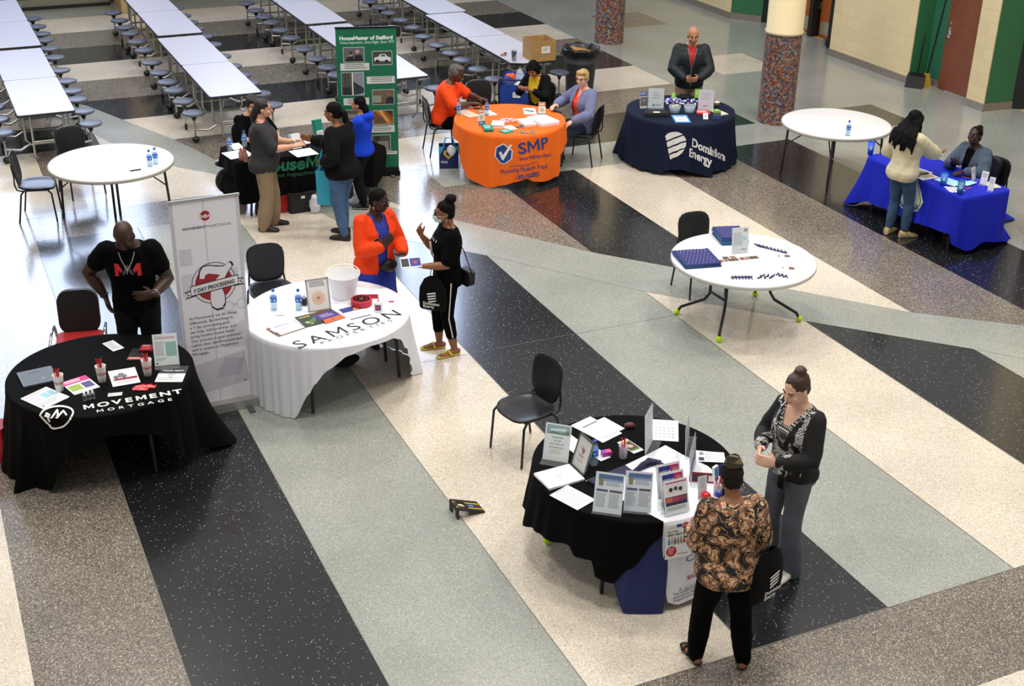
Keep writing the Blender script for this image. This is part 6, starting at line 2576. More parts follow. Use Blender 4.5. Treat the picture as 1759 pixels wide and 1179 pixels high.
for i in range(7):
    p = C(889+i*1.7, 219-(i % 3)*1.2, ZC)
    m = MB()
    m.tube([(-.06, 0, .005), (.06, 0, .005)], .005, M('#27324c' if i % 2 else '#8d97a8', .4), 7)
    o = m.build('pen', None, TR(p+V((0, 0, .004*(i % 2))), 1.0-.1*i))
    tag(o, 'pen in the small pile beside the white card stack', 'pen', 'pile of giveaway pens')
for i in range(9):
    p = C(893+i*2.9, 229-(i % 3)*1.3, ZC+.002*(i % 3))
    o = sheet(.05, .03, [('r', .1, .2, .9, .5, '#e6efee')], '#1e7468' if i % 2 else '#27324c', .002).build('sticker', None, TR(p, .9*i))
    tag(o, 'small teal sticker card scattered at the front of the orange table', 'card', 'scattered teal cards')


def phone(p, z, label, rz, tilt=0, col='#17181c'):
    m = MB()
    m.prism(rrect(.075, .15, .012), 0, .008, M(col, .3))
    m.prism(rrect(.066, .135, .006), .008, .0085, M('#2a3550', .15))
    o = m.build('phone', None, TR(C(*p, z), rz) @ Matrix.Rotation(math.radians(tilt), 4, 'X'))
    return tag(o, label, 'phone')


phone((822.4, 187), ZC, 'phone lying before the person in the orange polo', 1.3)
_o = phone((896, 175.5), .86, 'pink phone held by the person in the yellow top', 1.0, 25, '#c27a8c')
_o.matrix_basis = Matrix.Translation(r9.location) @ Rz(r9.rotation_euler.z) @ Matrix.Translation((i9['J']['R'][2]+i9['J']['L'][2])/2+V((0, .115, .03))) @ Matrix.Rotation(.5, 4, 'X')
phone((956, 192), ZC, 'phone held by the person in the lavender cardigan', 1.2, 10)
bagt = thing('shopping_bag', 'navy shopping bag with a yellow heart beside the orange table', 'bag', C(771, 287, 0), .12)
m = MB()
m.grid([[(x*q, y*q, z) for x, y in rrect(.27, .16, .012, 2)] for q, z in ((.96, 0), (1, .02), (1.02, .33))], M('#1c2c6b', .6), None, True, True)
m.poly([(x*.96, y*.96, 0) for x, y in rrect(.27, .16, .012, 2)][::-1], M('#1c2c6b', .6))
m.build('bag_body', bagt)
m = MB()
hp2 = [(0, -.075), (-.07, 0), (-.07, .045), (-.038, .062), (0, .035), (.038, .062), (.07, .045), (.07, 0)]
m.poly([(x-.01, -.0845, .215+y) for x, y in hp2], M('#e0b42c', .6))
m.poly([(x*.5-.01, -.0855, .22+y*.5) for x, y in hp2], M('#1c2c6b', .6))
m.poly([(-.138, -.0840, .33), (-.06, -.0840, .33), (-.138, -.0835, .2)], M('#3fa6d0', .6))
m.poly([(.138, -.0840, .33), (.06, -.0840, .33), (.138, -.0835, .24)], M('#3fa6d0', .6))
m.build('heart_print', bagt)
m = MB()
for s_, zz, sz in (('Wild', .085, .05),):
    vs, fs, w = text(s_, .02)
    m.add([(-.12+a*sz, -.0835, zz+b*sz) for a, b in vs], fs, M('#e8eaf2', .6))
m.build('lettering', bagt)
m = MB()
m.tube([(-.08, -.07, .32), (-.05, -.06, .45), (.05, -.06, .45), (.08, -.07, .32)], [(.012, .002)]*4, M('#3fa6d0', .6), 6, None, (1, 0, 0))
m.build('handle', bagt)
crumple('tissue_wrap', 'crumpled white bag sticking out of the navy shopping bag', 'bag', C(775, 268, .27), (.06, .045, .08), PLB, .3, 4)

# blue wagon with bags
wx = V((-.93, .36, 0)).normalized()
wy = V((-wx.y, wx.x, 0))*-1
wo = C(884, 178, .32)
wo.z = 0
wag = bpy.data.objects.new('folding_wagon', None)
COL.objects.link(wag)
fx = V((.98, -.10, 0)).normalized()
fy = V((.10, .98, 0)).normalized()
wag.matrix_basis = basis(wo+fy*.40, fx, fy, V((0, 0, 1)))
tag(wag, 'blue folding wagon full of bags behind the orange table', 'wagon')
WB = M('#1a3f9e', .75)
m = MB()
m.grid([[(x*q, y*q, z) for x, y in rrect(.50, .82, .04, 3)] for q, z in ((.97, .14), (1, .18), (1.02, .62))], WB, None, True, True)
m.poly([(x*.97, y*.97, .15) for x, y in rrect(.5, .82, .04, 3)], WB)
m.build('wagon_body', wag)
m = MB()
m.tube([(-.25, -.42, .60), (-.245, -.43, .70), (.245, -.43, .70), (.25, -.42, .60)], .014, BLKP, 8)
m.build('handle_frame', wag)
m = MB()
m.tube([(-.25, .42, .60), (-.245, .43, .74), (.245, .43, .74), (.25, .42, .60)], .014, BLKP, 8)
m.build('handle_frame', wag)
for sx in (-1, 1):
    for sy in (-1, 1):
        m = MB()
        m.tube([(sx*.26, sy*.33, .075), (sx*.29, sy*.33, .075)], .075, BLKP, 18)
        m.build('wheel', wag)
        m = MB()
        m.tube([(sx*.245, sy*.40, .1), (sx*.255, sy*.41, .62)], .011, BLKP, 8)
        m.build('post', wag)
sheet(.12, .085, [('l', .15, .2, .85, .8, 3, '#8a8d95')], '#e6e8ec', .002).build('name_card', wag, Matrix.Translation((-.03, -.425, .42)) @ Matrix.Rotation(math.radians(90), 4, 'X'))
wb = wag.matrix_basis
for i, (x, y, z, r_, mt, lb, nm) in enumerate(((-.12, -.1, .42, (.13, .14, .16), M('#22306f', .7), 'bunched navy bag at the left of the blue wagon', 'bag'), (.06, -.12, .46, (.12, .12, .10), PLB, 'crumpled white plastic bag at the front of the blue wagon', 'plastic_bag'), (.03, .12, .52, (.08, .08, .15), clear_mat('clear_film', '#eef2f8', .35, .15), 'clear plastic bag standing up in the blue wagon', 'plastic_bag'), (.16, .1, .46, (.08, .1, .14), M('#2b8fc4', .6), 'turquoise bag at the right of the blue wagon', 'bag'), (-.15, .22, .45, (.11, .08, .14), M('#e2571c', .7), 'orange bag at the back left of the blue wagon', 'bag'), (-.02, .3, .42, (.12, .08, .12), M('#1d5fc0', .7), 'bright blue bag at the back of the blue wagon', 'bag'))):
    crumple(nm, lb, 'bag', wb @ V((x, y, z-r_[2]*.6)), r_, mt, .22, i+3, 8)

# ---- navy table
sign('booklet with a purple top in a clear stand at the left of the navy table', (1099, 186.4), (1112.5, 185), ZC, .24, [('r', 0, .7, 1, 1, '#3a3f96'), ('l', .1, .78, .9, .92, 2, '#c9cdf0'), ('r', .05, .1, .95, .66, '#4a3d38'), ('c', .5, .45, .2, '#8f6a52')], 8, '#d9d9e0', None, .05, 'booklet stand')
sign('left upright white sign on the navy table, three lines of print', (1112.5, 186), (1140, 186.5), ZC, .29, [('t', .5, .74, .085, 'Energy', '#3c3e46', .005, .5), ('t', .5, .62, .085, 'Assistance', '#3c3e46', .005, .5), ('t', .5, .50, .085, 'Programs', '#26282e', .015, .5), ('r', .28, .1, .42, .2, '#2c5a8f'), ('l', .46, .1, .85, .2, 2, '#2c4a6f')], 8, '#c9c9d0')
sign('right upright white sign on the navy table', (1198, 190), (1225.4, 190.5), ZC, .30, [('t', .5, .78, .075, 'Ways to Save', '#3c3e46', .01, .5), ('t', .5, .67, .075, 'On Your', '#3c3e46', .0, .5), ('t', .5, .56, .075, 'Energy Usage', '#3c3e46', .0, .5), ('r', .36, .18, .46, .25, '#6a4a8f'), ('l', .48, .18, .68, .25, 2, '#5a5a7a')], 8, '#cfc4d2')
fb = thing('folded_bag', 'black folded bag with a white emblem on the navy table', 'bag', C(1127, 198, ZC), .06)
m = MB()
m.prism(rrect(.36, .2, .06), 0, .035, M('#131416', .7, bump=.5, bscale=40))
m.prism(rrect(.33, .17, .06), .035, .05, M('#18191b', .7))
m.build('bag_body', fb)
m = MB()
m.prism(rrect(.10, .06, .025, 4, .0, -.02), .05, .0512, M('#dcdcdc', .7))
m.build('emblem', fb)
PUR = M('#5a52b8', .5)
LAVW = M('#d8d6ea', .5)
for gi, (cx_, cy_, n) in enumerate(((1156, 178, 22), (1186, 180, 15))):
    for i in range(n):
        a, q = i*2.4, .02+.115*math.sqrt(i/n)
        p = C(cx_, cy_, ZC)+V((math.cos(a)*q*1.1, math.sin(a)*q*.9, .018+.05*(1-i/n)))
        m = MB()
        m.ell((0, 0, 0), (.026, .02, .018), PUR if i % 2 else LAVW, Matrix.Rotation(a, 4, 'X'))
        m.ell((0, 0, .006), (.013, .021, .014), LAVW if i % 2 else PUR, Matrix.Rotation(a, 4, 'X'))
        o = m.build('stress_toy', None, TR(p, a))
        tag(o, 'purple and white squeeze toy in the %s heap on the navy table' % ('left' if gi == 0 else 'right'), 'toy', 'squeeze toys, %s heap' % ('left' if gi == 0 else 'right'))
for p, lb in (((1158.5, 193), 'left clear bowl of small items on the navy table'), ((1184, 192.5), 'right clear bowl on the navy table')):
    r = thing('bowl', lb, 'bowl', C(*p, ZC))
    MB().lathe([(.001, .003), (.06, .003), (.085, .10), (.088, .10), (.064, 0), (.001, 0)], clear_mat('bowl_plastic', '#e6eef6', .3, .08), 28).build('bowl_body', r)
for i in range(12):
    a, q = i*2.4, .05*math.sqrt(i/12)
    m = MB()
    m.prism(rrect(.035, .02, .008), -.004, .004, M('#cfcbb8' if i % 3 else '#8a8c84', .5))
    o = m.build('wrapped_mint', None, TR(C(1158.5, 193, ZC)+V((math.cos(a)*q, math.sin(a)*q, .075+.012*(i % 3))), a) @ Matrix.Rotation(.5*math.sin(i), 4, 'X'))
    tag(o, 'wrapped mint in the left clear bowl of the navy table', 'sweet', 'mints in the clear bowl')
sheet3('booklet', 'sky blue booklet at the front of the navy table', 'booklet', (1160, 211.4), (1187.5, 211.4), (1155, 198.5), ZC, [('r', .1, .12, .9, .85, '#dfe6ee'), ('l', .16, .2, .84, .5, 3, '#b0a08a'), ('l', .2, .6, .8, .78, 1, '#3a6fb0')], '#3f8fd8', .008)
sheet3('card_box', 'red and white card pack before the right sign on the navy table', 'cards', (1197, 197), (1220, 197.5), (1196, 191), ZC, [('l', .1, .2, .9, .8, 2, '#f4e4e4')], '#c22c36', .018)
o = sheet(.07, .09, [('c', .5, .5, .3, '#bdbdc2')], '#e6e6e8', .002).build('hang_tag', None, standT((1208, 205), (1219, 205), ZC, 35)[0])
tag(o, 'small white tag propped at the front right of the navy table', 'tag')
o = sheet(.11, .12, [('r', 0, .0, 1, .4, '#20357f'), ('r', 0, .75, 1, 1, '#6fae2c'), ('c', .5, .55, .12, '#5a5f66')], '#4a4f58', .006).build('booklet', None, standT((1224.6, 205), (1238, 205), ZC, 12)[0])
tag(o, 'small upright booklet in blue and green at the right of the navy table', 'booklet')
sheet3('pad', 'pale pad with a green edge at the right of the navy table', 'pad', (1238, 199), (1251, 197), (1230, 189), ZC, [('r', 0, .8, 1, 1, '#7fb83a')], '#d9d7cc', .015, 4)
m = MB()
m.lathe([(.001, 0), (.04, 0), (.04, .06), (.001, .06)], M('#5a4a34', .6), 20)
o = m.build('tape_roll', None, TR(C(1231, 183, ZC)))
tag(o, 'small brown tub with a white lid behind the right sign', 'tub')
MB().lathe([(.042, .06), (.042, .072), (.001, .074)], M('#e0dcd4', .5), 20).build('lid', o)
for x, y, h in ((1156, 171, .1), (1196, 168, .13)):
    o = sheet(.06, h, [('l', .2, .3, .8, .8, 2, '#e4f2c8')], '#8fd23a', .01).build('packet', None, standT((x-3, y), (x+3, y), ZC, 10)[0])
    tag(o, 'lime green packet behind the %s heap of squeeze toys' % ('left' if x < 1180 else 'right'), 'packet')
m = MB()
m.box((0, 0, .03), (.16, .2, .06), M('#101113', .5))
o = m.build('case', None, TR(C(1178, 171, ZC), .1))
tag(o, 'black case at the far side of the navy table, before the bald person', 'case')
MB().tube([(-.04, -.1, .05), (-.03, -.115, .065), (.03, -.115, .065), (.04, -.1, .05)], .006, BLKP, 8).build('handle', o)

# ---- royal blue table
def tumbler(p, h, r_, mat, label, z=ZC):
    o = MB().lathe([(.001, .002), (r_*.75, .003), (r_-.002, h-.003), (r_, h), (r_*.8, 0), (.001, 0)], mat, 24).build('cup', None, Matrix.Translation(C(*p, z)))
    m = MB()
    m.grid([[((r_*.92+.002)*math.cos(a), (r_*.92+.002)*math.sin(a), zz) for a in [-PI*.75+PI*.3*i/8 for i in range(9)]] for zz in (h*.45, h*.7)], M('#a9d4ea', .5))
    m.build('print', o)
    return tag(o, label, 'cup')


tumbler((1494.6, 265.5), .17, .043, M('#1f4fe0', .35), 'bright blue plastic cup at the left end of the royal blue table')
tumbler((1620, 318), .15, .045, M('#1f6fc8', .35), 'teal blue plastic cup behind the white business cards')
tumbler((1648.6, 333), .16, .045, M('#1f6aa0', .35), 'teal blue plastic cup at the front edge of the royal blue table')
sign('upright white sign at the left end of the royal blue table', (1516, 266), (1532.5, 266), ZC, .20, [('l', .15, .5, .85, .6, 1, '#5a6a7a'), ('r', .05, .05, .95, .22, '#2f6f8f'), ('l', .2, .7, .8, .85, 2, TXT)], 8)
sheet3('magazine', 'photo brochure lying beside the hoodie wearer on the royal blue table', 'brochure', (1578, 305), (1603, 297), (1571, 291), ZC, [('r', .1, .15, .9, .75, '#7d7a70'), ('p', [(.1, .15), (.5, .5), (.9, .15)], '#3f4a3c')], '#e8e8ea', .003)
sheet3('magazine', 'second photo brochure before the pale blue leaflets', 'brochure', (1585, 310), (1613, 305), (1581, 300), ZC, [('r', .3, .25, .9, .8, '#a79a88'), ('l', .05, .1, .9, .22, 1, TXT)], '#e4e4ea', .003)
for i in range(7):
    o = sheet(.10, .20, [('r', .1, .5, .9, .9, '#8fd0ea'), ('l', .1, .1, .9, .45, 5, '#8fb4c6')], '#bfe6f2', .002).build('leaflet', None, TR(C(1604+i*7.6, 313-1.5*abs(i-3)+1.2*i, ZC+.0025*i), -.9))
    tag(o, 'pale blue leaflet in the overlapping row on the royal blue table', 'leaflet', 'row of pale blue leaflets')
for i in range(11):
    o = sheet(.075, .045, [('r', .1, .2, .5, .5, '#8aa0c0')], '#f0f0f4', .0015).build('business_card', None, TR(C(1621+(i % 4)*7+(i//4)*3.4, 321.5+(i//4)*3.2-(i % 4)*.6+(i % 4)*.9, ZC), -1.0))
    tag(o, 'white business card in the grid on the royal blue table', 'card', 'grid of white business cards')
for bl, br, h, lb in (((1669.5, 313), (1676, 307), .17, 'leftmost of three small white signs at the right end of the blue table'), ((1682, 316), (1694, 319), .17, 'middle of three small white signs at the right end of the blue table'), ((1695.6, 327), (1706, 329), .17, 'rightmost of three small white signs near the yellow pad')):
    sign(lb, bl, br, ZC, h, [('l', .15, .5, .85, .85, 4, '#7a7a8a')], 12, '#ece6f2', None, .06)
sheet3('notepad', 'yellow notepad at the right end of the royal blue table', 'pad', (1704, 324), (1720, 322.5), (1693, 314), ZC, [('l', .1, .1, .9, .9, 8, '#d6c878')], '#efe6a4', .008, 3)
for i, (x, y) in enumerate(((1661, 306), (1657, 323), (1664, 325))):
    m = MB()
    m.tube([(-.06, 0, .005), (.06, 0, .005)], .005, M('#c25a9a' if i else '#a03060', .4), 7)
    o = m.build('pen', None, TR(C(x, y, ZC), -.4+i*.5))
    tag(o, 'pink pen lying beside the front blue cup' if i else 'pink pen lying left of the three small signs', 'pen', 'pink pens' if i else None)
o = sheet(.1, .14, [('l', .1, .2, .9, .8, 5, TXT)], '#f2f2f4', .001).build('paper', None, TR(C(1613, 265, 1.0), .6) @ Matrix.Rotation(.2, 4, 'Y'))
tag(o, 'small paper passed between the hoodie wearer and the seated person', 'paper')

# ---- bare white table at upper right
sheet3('paper', 'small white paper lying on the bare white table at upper right', 'paper', (1388, 226.5), (1404, 226), (1387, 220), ZT+.001, [], '#f4f4f6', .003, 2)

# ---- table with tennis balls
DOTS = [('c', .12+.1*i+(.05 if j % 2 else 0), .1+.105*j, .010, '#e4e6f4') for j in range(9) for i in range(8)]
FOL = '#2a2c6e'


def folders(label, cat, bl, br, tl, z, n, th):
    a, b, c = C(*bl, z), C(*br, z), C(*tl, z)
    x = b-a
    w_ = x.length
    x.normalize()
    y = V((0, 0, 1)).cross(x)
    h_ = max(.2, (c-a).dot(y))
    for i in range(n):
        dx, da = random.uniform(-.008, .008), random.uniform(-.03, .03)
        if i == n-1:
            dx, da = 0, 0
        t = th/n
        mb = sheet(w_, h_, (DOTS+[('l', .72, .92, .95, .97, 1, '#d8daf0')]) if i >= n-2 else [], FOL if i == n-1 else ('#1a7f98' if i % 3 == 1 else '#223a80'), t*.9)
        o = mb.build('folder', None, basis(a+x*dx+y*random.uniform(-.006, .006)+V((0, 0, t*i)), (Rz(da) @ x), (Rz(da) @ y), V((0, 0, 1))))
        if i == n-1:
            tag(o, 'dotted navy folder, topmost of the %s' % label, 'folder', 'folders, '+label)
        else:
            tag(o, 'navy folder within the %s' % label, 'folder', 'folders, '+label)


folders('low stack at the left of the tennis ball table', 'folder', (1177.3, 463), (1239, 458.5), (1160, 437), ZT+.001, 10, .045)
folders('tall stack at the back of the tennis ball table', 'folder', (1239, 422), (1285, 420), (1225, 402), ZT+.001, 14, .085)
sign('upright clear sign with a round emblem between the folder stacks', (1256.5, 437), (1285.5, 434.5), ZT+.001, .285, [('c', .82, .87, .1, '#2c3a86'), ('c', .82, .85, .07, '#e8a83a'), ('l', .1, .3, .7, .8, 14, '#a4a8b0'), ('r', .68, .5, .9, .62, '#a9cfe2'), ('l', .55, .1, .9, .16, 1, DTX)], 10, '#e3e3ea')
for bl, br, tl, lb in (((1246, 461.5), (1282, 458), (1236, 447), 'left brochure with a photo strip before the upright clear sign'), ((1287, 459), (1318.5, 455.5), (1270, 443), 'right brochure with a photo strip before the upright clear sign')):
    sheet3('brochure', lb, 'brochure', bl, br, tl, ZT+.001, [('r', 0, .7, .48, 1, '#7a5a52'), ('r', .5, .7, 1, 1, '#54483f'), ('c', .3, .85, .08, '#c9a48c'), ('r', .62, .3, .9, .58, '#b9dcea'), ('l', .06, .1, .55, .6, 7, '#b4b8c0')], '#f4f4f8', .003, 2)
sheet3('card', 'photo card tucked behind the two strip brochures', 'card', (1243, 447), (1268, 445), (1240, 441), ZT+.001, [('r', .05, .1, .45, .9, '#5d4a48'), ('r', .55, .1, .95, .9, '#8a6a5c')], '#e9e9ee', .002)
for p, a, lb in (((1351, 441), .2, 'tent card with a brown photo beside the far row of navy pens'), ((1359, 462), .05, 'tent card with a brown photo at the right front of the tennis ball table')):
    m = MB()
    m.add([(-.09, -.045, 0), (.09, -.045, 0), (.09, .045, 0), (-.09, .045, 0), (-.085, .0, .03), (.085, .0, .012)], [(0, 1, 5, 4), (4, 5, 2, 3)], M('#eeeef2', .5))
    m.add([(-.03, -.03, .016), (.03, -.03, .012), (.03, -.005, .017), (-.03, -.005, .026)], [(0, 1, 2, 3)], M('#7a4a34', .5))
    o = m.build('tent_card', None, TR(C(*p, ZT+.001), a))
    tag(o, lb, 'card')
NVP = [M('#1c2350', .4), M('#2a3a80', .4), M('#14172c', .4)]
for gi, rows in enumerate(([(1300+i*3.1, 421.5+i*.78+(i % 2)*1.5) for i in range(17)], [(1257+i*2.6, 477+(i % 2)*1.5) for i in range(14)]+[(1304+i*3.2, 478-(i % 3)*2) for i in range(9)]+[(1335+i*3.3, 472+i*.9) for i in range(6)])):
    for i, (x, y) in enumerate(rows):
        m = MB()
        m.tube([(-.028, 0, .007), (.03, 0, .007)], .007, NVP[i % 3], 8)
        m.tube([(.03, 0, .007), (.04, 0, .007)], .0045, M('#9aa0b4', .3, .6), 8)
        o = m.build('keyring_light', None, TR(C(x, y, ZT+.001), (2.2 if gi == 0 else 1.2)+.5*math.sin(i*3)))
        tag(o, 'small navy giveaway in the %s row on the tennis ball table' % ('far' if gi == 0 else 'near'), 'keyring', 'navy giveaways, %s row' % ('far' if gi == 0 else 'near'))
# ---- foreground table
m = MB()
top = [(1006, 826), (1060, 806), (1110, 782), (1143, 765), (1176, 783), (1216, 801), (1244, 826)]
c0 = TC['good']


def rimpt(p, z):
    q = C(p[0], p[1], z)
    return q


cw = Cloth(c0, disc(.785), px((900, 680), [(722, 790), (725, 850), (745, 1075), (800, 1082), (880, 1052), (960, 1040), (1000, 900)], 3.024), [(60, .6, .8), (120, .6, .8), (180, .6, .8)], zt=ZT+.010, amp=.008, waves=16, seed=21)
th0 = cw.hit(1139, 915)[0]
th1 = cw.hit(1236, 880)[0]
if th1 < th0:
    th1 += 2*PI
NT = 40
rim = [cw.at(th0+(th1-th0)*i/NT, cw.zt-.004) for i in range(NT+1)]
poly_top = [C(x, y, cw.zt) for x, y in top]
inner = [c0+(q-c0)*.985 for q in rim]
for q in inner:
    q.z = cw.zt
m.poly([q for q in poly_top]+[q for q in reversed(inner)], WHTC)
rows = [inner]+[[cw.at(th0+(th1-th0)*i/NT, cw.zt-.004-(cw.zt-.004-cw.hem(th0+(th1-th0)*i/NT)[0])*k/12) for i in range(NT+1)] for k in range(13)]
m.grid(rows, WHTC)
o = m.build('table_runner', None)
tag(o, 'white printed runner across the foreground black table, hanging over its front', 'tablecloth')
lm = MB()
cw.write(lm, 'CAREER', (1176, 965), .075, M('#5a5d66', .6), .06, 0, .3, 1.3)
cw.write(lm, 'BANNER', (1178, 994), .05, M('#a8454e', .6), .06, .01, .3)
cw.write(lm, 'A proud partner', (1163, 1014), .045, M('#8a8c94', .6), .1, 0, .3, 1.1)
for i, s_ in enumerate(('The workforce system', 'awarded by the US', 'Employment and Training')):
    cw.write(lm, s_, (1154, 1020.5+i*5.4), .026, M('#3a3c42', .6), .1, .01, .4, 1.1)
lm.build('lettering', o)
# navy garment lying on the runner
m = MB()
base = [(1008, 828), (1074, 803), (1086, 812), (1113, 790), (1136, 795), (1088, 814), (1060, 822), (1020, 835)]
pb = [C(x, y, cw.zt+.001) for x, y in base]
m.add(pb+[q+V((0, 0, .02)) for q in pb], [tuple(range(7, -1, -1)), tuple(range(8, 16))]+[(i, (i+1) % 8, 8+(i+1) % 8, 8+i) for i in range(8)], M('#1d2140', .8))
for i in range(3):
    m.tube([C(1088+i*4, 812-i*3, cw.zt+.02), C(1104+i*4, 796-i*1, cw.zt+.045), C(1122+i*3, 793, cw.zt+.03), C(1138, 798+i*2, cw.zt+.015)], .014, M('#1d2140', .8), 8)
o = m.build('folded_shirt', None)
tag(o, 'dark navy folded garment lying on the white runner', 'garment')

ZG = ZC+.003
sign('upright white sign reading EXPLORE YOUR FUTURE on the foreground table', (931, 789), (976, 796.5), ZC, .295, [('r', .05, .72, .95, .96, '#8fb0c0'), ('p', [(.05, .72), (.3, .80), (.6, .76), (.95, .84), (.95, .72)], '#5f7f5a'), ('p', [(.2, .86), (.8, .9), (.8, .82), (.2, .80)], '#e8ece8'), ('t', .5, .61, .062, 'EXPLORE', '#3d4046', .012, .5, 1.2), ('t', .5, .52, .062, 'YOUR', '#3d4046', .012, .5, 1.2), ('t', .5, .43, .062, 'FUTURE AT', '#3d4046', .012, .5, 1.2), ('t', .5, .34, .062, 'GOODWILL!', '#3d4046', .012, .5, 1.2), ('l', .25, .18, .75, .30, 4, '#c9cf9a')], 18)
sign('silver framed sign with a dark red emblem, turned sideways on the foreground table', (980.7, 797), (1003.5, 819), ZC, .275, [('p', [(.42, .58), (.36, .72), (.48, .64), (.5, .5)], '#5a1520'), ('p', [(.5, .5), (.52, .7), (.6, .62), (.58, .54)], '#8a1c2c'), ('l', .3, .36, .7, .46, 2, '#8a3a44'), ('l', .25, .2, .75, .32, 3, '#9a9a9a')], 16, '#c9cac6', '#6a6c6a', .07)
sheet3('form_stack', 'white printed forms fanned at the back left of the foreground table', 'papers', (1035, 761), (1068, 745), (990, 728), ZC, [('r', .2, .72, .95, .78, '#7d8088'), ('l', .2, .15, .95, .7, 12, '#b9bcc4'), ('r', .2, .1, .95, .12, '#7d8088')], '#f2f2f6', .006, 4)
sheet3('form_stack', 'white sheets sticking out behind the printed forms', 'papers', (1048, 748), (1073, 737), (1026, 723), ZC, [('l', .1, .1, .9, .3, 3, '#c9ccd2')], '#f2f2f6', .004, 3)
sheet3('form_stack', 'white sheets under the printed forms, beside the framed sign', 'papers', (985, 778), (1010, 770), (980, 741), ZC, [('r', .1, .05, .8, .08, '#3a4a8a')], '#eeeef4', .003, 2)
crumple('pouch', 'small brown leather pouch at the back of the foreground table', 'pouch', C(1081.6, 735, ZC), (.045, .03, .022), M('#54262a', .6), .2, 7, 20)
cup((1070, 786), 'clear plastic cup of pens on the foreground table', 3, '', ZC, .036, .03, .105, clear_mat('cup_plastic', '#ece8f0', .5, .2), M('#c32a34', .4), 'red pen standing in the clear plastic cup', 'pens in the clear cup', 3, .14)
sheet3('leaflet', 'white leaflets beside the water bottle', 'leaflet', (1033, 793), (1050, 786), (1027, 768), ZC, [('l', .1, .1, .9, .6, 6, TXT)], '#f0f0f4', .004, 2)
o = sheet(.075, .05, [('r', 0, 0, .4, 1, '#7a3ab0'), ('r', .4, .3, 1, 1, '#d8467a')], '#b03a8c', .035).build('card_box', None, TR(C(1036, 786, ZC+.004), .35))
tag(o, 'purple and pink card box on the leaflets by the water bottle', 'box')
sheet3('photo_card', 'photo card with a face and green band before the upright sheet', 'card', (1089, 780), (1106, 773.5), (1068, 758), ZC, [('r', .05, .15, .95, .92, '#4a3a30'), ('c', .5, .5, .22, '#d9a888'), ('r', .05, .15, .95, .24, '#5f9a3c'), ('p', [(.1, .75), (.9, .85), (.9, .92), (.1, .92)], '#e0b83a')], '#f2f2f4', .003)
CALS = [('l', .1, .75, .9, .92, 3, '#b9a3b8')]+[('r', .1+.16*i, .15+.14*j, .2+.16*i, .22+.14*j, '#b8b4c4') for i in range(5) for j in range(4)]
sign('tall clear sign seen nearly edge-on at the back of the foreground table', (1108, 783), (1121.5, 757), ZG, .34, [('l', .1, .1, .9, .9, 14, '#bfc2ca')], 4, '#e6e6ee', None, .07)
sheet3('calendar_sheet', 'white calendar sheet at the back right of the foreground table', 'paper', (1120, 756.5), (1165.5, 759.5), (1119.6, 721), ZC, CALS, '#f0eef4', .003, 2)
sign('rear one of two clear signs turned edge-on at the right of the runner', (1177, 790), (1184, 750), ZG, .25, [('l', .1, .1, .9, .9, 12, '#8d9098')], 4, '#d8d8de', None, .06)
sign('front one of two clear signs turned edge-on at the right of the runner', (1186, 838), (1196, 795), ZG+.003, .27, [('r', .05, .3, .95, .55, '#3a4a86'), ('l', .1, .6, .9, .9, 6, '#8d9098')], 6, '#d0d0da', None, .06)
for i in range(3):
    a = C(1192+i*3.2, 791+i*1.2, ZC+.002*i)
    o = sheet(.215, .15, [('r', .05, .1, .25, .45, '#3a3c44'), ('r', .1, .65, .25, .95, '#8a8c94'), ('l', .3, .1, .95, .9, 9, '#a9acb4')], '#eeeef2', .002).build('newsletter', None, TR(a, -.14+.05*i))
    tag(o, 'grey printed newsletter in the fan at the right of the foreground table', 'newsletter', 'fan of newsletters')
sheet3('document_stack', 'stack of white documents at the front left of the foreground table', 'papers', (943, 842.7), (1003.5, 826), (917.8, 816), ZC, [('l', .42, .45, .62, .52, 1, '#7a7c84')], '#f3f3f7', .018, 5)
sheet3('form', 'handwritten form overlapping the front edge of the foreground table', 'paper', (992, 877), (1023, 859), (948, 849), ZC+.001, [('l', .08, .1, .95, .9, 11, '#b4b8c4'), ('l', .3, .92, .8, .97, 1, DTX)], '#f1f1f6', .002)
SH = [('r', .1, .84, .95, .95, '#2c5a9a'), ('r', .1, .78, .95, .84, '#8fa6cc'), ('r', .12, .66, .28, .84, '#8a7a4a'), ('l', .36, .66, .95, .76, 3, TXT), ('r', .06, .52, .46, .58, '#28386a'), ('r', .52, .52, .95, .58, '#3a3020'), ('l', .06, .12, .46, .48, 10, '#9a9da6'), ('l', .52, .12, .95, .48, 10, '#9a9da6')]
sign('left one of two blue-headed sheets in clear stands at the table front', (1017, 879), (1067.6, 886), ZG, .30, SH, 20, '#eceef8', None, .03)
sign('right one of two blue-headed sheets in clear stands at the table front', (1070, 878), (1109.6, 881.5), ZG, .30, SH, 20, '#eceef8', None, .03, 'sign', .2)
